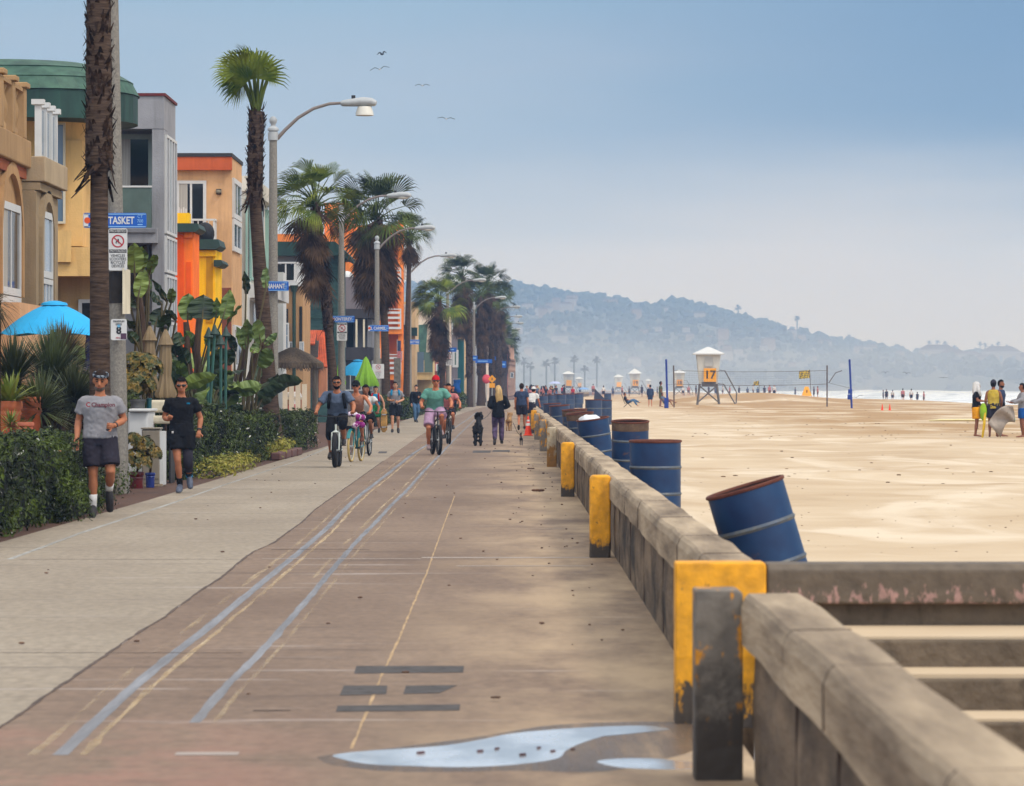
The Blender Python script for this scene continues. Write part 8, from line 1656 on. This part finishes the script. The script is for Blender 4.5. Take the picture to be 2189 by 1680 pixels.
r = thing('dark_tent', (ux(1281, 480), 480, 0), 'dark sun tent leaning on the sand behind the bins', 'tent'); p = ux(1270, 480), ux(1296, 480); b = MB(); z = sand_h(p[0], 480); b.add([(p[0], 480, z), (p[1], 480, z), (p[1], 482, z), (p[0], 482, z), (p[0]+.1, 481, z+1.35)], [(0, 1, 4), (1, 2, 4), (2, 3, 4), (3, 0, 4), (0, 3, 2, 1)]); b.build('canvas', K['charcoal'], r)
Yw = 300; r = thing('warning_sign', (ux(1052, Yw), Yw, 0), 'yellow diamond warning sign with a plaque beside the far hedge', 'sign'); x, z = ux(1052, Yw), vz(810, Yw); b = MB(); k = .29; b.prism([(x-k, z), (x, z-k), (x+k, z), (x, z+k)], Yw, Yw+.02); b.build('diamond', M_TSG, r); MB().box(x-.2, x+.2, Yw, Yw+.02, z-.62, z-.3).build('plaque', M_TSG, r); MB().tube([(x, Yw+.05, 0), (x, Yw+.05, z+.2)], .035, 6).build('post', M_ALU, r); MB().tube([(x, Yw-.01, z-.08), (x, Yw-.01, z+.1)], .03, 6).build('pictogram', M_SBK, r)
r = thing('pink_sunshade', (ux(1040, 306), 306, 0), 'round coral pink sunshade left of the yellow diamond sign', 'umbrella'); MB().ball(at(1040, 810, 306), (.3, .1, .34), 14, 10).build('canopy', cloth('coral', 236, 96, 110), r, True); MB().tube([(ux(1040, 306), 306.1, 0), (ux(1040, 306), 306.1, vz(812, 306))], .025, 6).build('pole', M_ALU, r)
r = thing('feather_banner', (ux(977, 290), 290, 0), 'blue hanging banner by the hedge left of the far trunks', 'banner'); x0, x1 = ux(969, 290), ux(984, 290); b = MB()
for i in range(9):
    t = i/8; b.v += [(x0+.04*math.sin(t*9), 290+.05*math.cos(t*7), vz(lerp(812, 842, t), 290)), (x1+.04*math.sin(t*8+1), 290+.05*math.sin(t*6), vz(lerp(812, 840, t), 290))]
b.f = [(i*2, i*2+1, i*2+3, i*2+2) for i in range(8)]; o = b.build('cloth', K['blue'], r, True); o.modifiers.new('t', 'SOLIDIFY').thickness = .015; MB().tube([(x0, 290.1, 0), (x0, 290.1, vz(810, 290)), (x1, 290.1, vz(810, 290))], .025, 6).build('pole', M_ALU, r)
r = thing('patriotic_flag', (ux(852, 258), 258, 0), 'small red and white striped flag on the orange house column', 'flag'); b = MB()
for i in range(6): b.box(ux(849, 258)+i*.05, ux(849, 258)+i*.05+.026, 258-.02, 258, vz(775, 258), vz(752, 258)+.05*i)
b.build('stripes', K['red'], r); MB().box(ux(849, 258), ux(860, 258), 257.995, 258.01, vz(770, 258), vz(750, 258)).build('field', K['white'], r); MB().box(ux(850, 258), ux(857, 258), 257.97, 257.99, vz(750, 258), vz(728, 258)).build('canton', K['navy'], r); MB().tube([(ux(849, 258), 258.05, 2.0), (ux(849, 258), 258.05, vz(725, 258))], .02, 6).build('pole', M_ALU, r)
# gulls
M_GUL = mat('gull white', C(224, 224, 226, .75), var=.06); M_GUD = mat('gull dark wing', C(44, 40, 46, .5), var=.2, scale=6)
def gull(u, v, Y, span, tilt, dih, label, dark=True, yaw=0):
    p = at(u, v, Y); r = thing('gull', p, label, 'bird', 'gulls in flight'); r.rotation_euler = (0, R(tilt), R(yaw)); s_ = span*.58
    MB().tube([(0, -.22, 0), (0, -.16, .01), (0, -.05, .0), (0, .12, 0), (0, .26, .01)], [.015, .04, .07, .05, .01], 10).build('body', M_GUD if dark == 2 else M_GUL, r, True, local=True)
    for q in (-1, 1):
        b = MB(); pts = [(0, 0), (.45*s_, dih), (1.0*s_, dih*.25)]; 
        for (x, z), (ya, yb) in zip(pts, ((-.09, .09), (-.1, .06), (.03, .05))): b.v += [(q*x, ya, z), (q*x, yb, z), (q*x, yb, z-.035), (q*x, ya, z-.035)]
        b.f = [(i*4+j, i*4+(j+1) % 4, i*4+4+(j+1) % 4, i*4+4+j) for i in range(2) for j in range(4)]+[(0, 1, 2, 3), (8, 9, 10, 11)]; b.build('wing', M_GUD if dark else M_GUL, r, local=True)
    b = MB(); b.add([(-.03, .22, 0), (.03, .22, 0), (.07, .36, 0), (-.07, .36, 0), (0, .29, .015)], [(0, 1, 4), (1, 2, 4), (2, 3, 4), (3, 0, 4), (0, 3, 2, 1)]); b.build('tail', M_GUL, r, local=True)
gull(817, 116, 330, .85, -12, .22, 'topmost dark bird flapping in the sky', 2, 40); gull(812, 148, 320, 1.3, -9, .2, 'second bird down with drooping dark wings', 1); gull(903, 183, 330, 1.0, 0, .14, 'white bodied gull gliding right of the upper two', 1); gull(954, 254, 330, 1.2, 4, .14, 'lowest white gull gliding over the lamps', 1)
gull(1893, 797, 600, 1.0, 0, .25, 'dark bird low over the water, left of a pair', 2); gull(1938, 798, 600, 1.0, 6, .22, 'dark bird low over the water, right of a pair', 2); gull(2017, 807, 620, 1.1, 0, .03, 'dark bird skimming flat winged over the water', 2); gull(1831, 849, 420, 1.2, -14, .12, 'gull with spread wings just above the wet sand', 1)
# far hillside houses and ridge palms
M_HW = [mat('far pale wall', C(178, 166, 156, .6), var=.08), mat('far tan wall', C(160, 136, 116, .6), var=.08)]; M_HR = [mat('far tile roof', C(110, 84, 70, .6), var=.15), mat('far grey roof', C(100, 98, 96, .6), var=.15)]
def farhouse(p, w, h, d, k, label, group):
    r = thing('hillside_house', p, label, 'house', group); MB().box(-w/2, w/2, 0, d, -4, h).build('wall', M_HW[k % 2], r, local=True)
    b = MB(); b.prism([(-w/2-.5, h+.01), (w/2+.5, h+.01), (w*.28, h+w*.14), (-w*.28, h+w*.14)], -.5, d+.5); b.build('roof', M_HR[(k//2) % 2], r, local=True)
    if group.startswith('villas'):
        for i in range(3): x = -w/2+w*(i+.5)/3; MB().box(x-.9, x+.9, -.12, -.02, h*.4, h*.75).build('window', M_GLB, r, local=True)
    return r
rr = random.Random(31); first = [farhouse((0, 0, 0), w, h, 9, i, 'pale house half hidden by trees on the hazy hillside', 'houses on the hillside') for i, (w, h) in enumerate(((14, 5), (9, 6), (18, 4.5), (11, 7)))]
for i in range(54):
    t = rr.uniform(.12, .85); u = rr.uniform(1100, 1750) if rr.random() < .8 else rr.uniform(1750, 2180); p = hill_pt(u, t)+Vector((0, -8, 3.2))
    if i < 4: first[i].location = p; first[i].scale = (.6, .6, .6)
    else: dup(first[i % 4], p, rz=rr.uniform(-.25, .25), sc=rr.uniform(.32, .8))
f2 = [farhouse((0, 0, 0), w, h, 14, i, 'larger villa in the row above the sea cliff at the right', 'villas above the sea cliff') for i, (w, h) in enumerate(((24, 11), (17, 9)))]
for i, (u, v) in enumerate(((2005, 775), (2038, 776), (2072, 774), (2104, 777), (2140, 782), (1965, 786), (2168, 785))):
    p = at(u, v+6, 2900)
    if i < 2: f2[i].location = p
    else: dup(f2[i % 2], p, rz=rr.uniform(-.2, .2), sc=rr.uniform(.6, 1.1))
def ridgepalm(u, v, vb, Y, label, group, k=1.0):
    p = at(u, vb, Y); t = at(u, v, Y); r = thing('distant_palm', p, label, 'palm tree', group); MB().tube([p, t], .5*k, 6).build('trunk', M_FARTREE, r); b = MB()
    for i in range(22):
        a = i*2.4; e = R(rr.uniform(-35, 75)); d = Vector((math.cos(a)*math.cos(e), math.sin(a)*math.cos(e), math.sin(e)))*rr.uniform(2.4, 3.4)*k*1.15; s_ = Vector((-d.y, d.x, 0)).normalized()*.8*k; q = t+d-Vector((0, 0, .7*k)); b.add([t, t+d*.6+s_, q, t+d*.6-s_], [(0, 1, 2, 3)])
    b.build('crown', M_FARTREE, r, fix=False)
for u, v, vb, lab in ((1578, 658, 684, 'lone palm rising tallest from the ridge of the hill'), (1704, 681, 716, 'second lone palm on the ridge, right of the tallest')): ridgepalm(u, v, vb, 3560, lab, 'palms along the ridge', 1.1)
for u, v, vb in ((1187, 633, 640), (1197, 632, 642), (1816, 720, 736), (1986, 733, 752), (2004, 731, 752), (2020, 734, 752), (2040, 742, 756), (2095, 735, 752), (2106, 738, 754), (2120, 741, 756), (2134, 735, 752), (2152, 742, 758)): ridgepalm(u, v, vb, 3560, 'one of the small hazy palms standing along the skyline', 'palms along the ridge', .85)
for u, v, vb in ((1120, 772, 828), (1134, 782, 828), (1168, 776, 828), (1186, 772, 828), (1227, 768, 828), (1276, 770, 828), (1250, 790, 828)): ridgepalm(u, v, vb, 1550, 'pale ghost of a palm standing in the surf mist behind the far towers', 'palms in the mist', .62)
# ---------------------------------------------------------------- the hazy sea air
hz = MB().box(-1500, 2300, -30, 4060, -12, 135)
def vol(key, col, dens):
    m = bpy.data.materials.new(key); m.use_nodes = True; nt = m.node_tree; nt.nodes.remove(nt.nodes['Principled BSDF'])
    v = nt.nodes.new('ShaderNodeVolumePrincipled'); v.inputs['Color'].default_value = col; v.inputs['Absorption Color'].default_value = (1, 1, 1, 1); v.inputs['Density'].default_value = dens; v.inputs['Anisotropy'].default_value = 0.0
    nt.links.new(v.outputs[0], nt.nodes['Material Output'].inputs['Volume']); return m
tag(hz.build('haze', vol('sea air', (.34, .57, 1, 1), .00029)), kind='stuff')
ms = MB().box(-90, 260, 560, 2440, -6, 20)
tag(ms.build('sea_mist', vol('surf mist', (.95, .97, 1, 1), .0004)), 'low white surf mist hanging over the far beach', 'mist', kind='stuff')
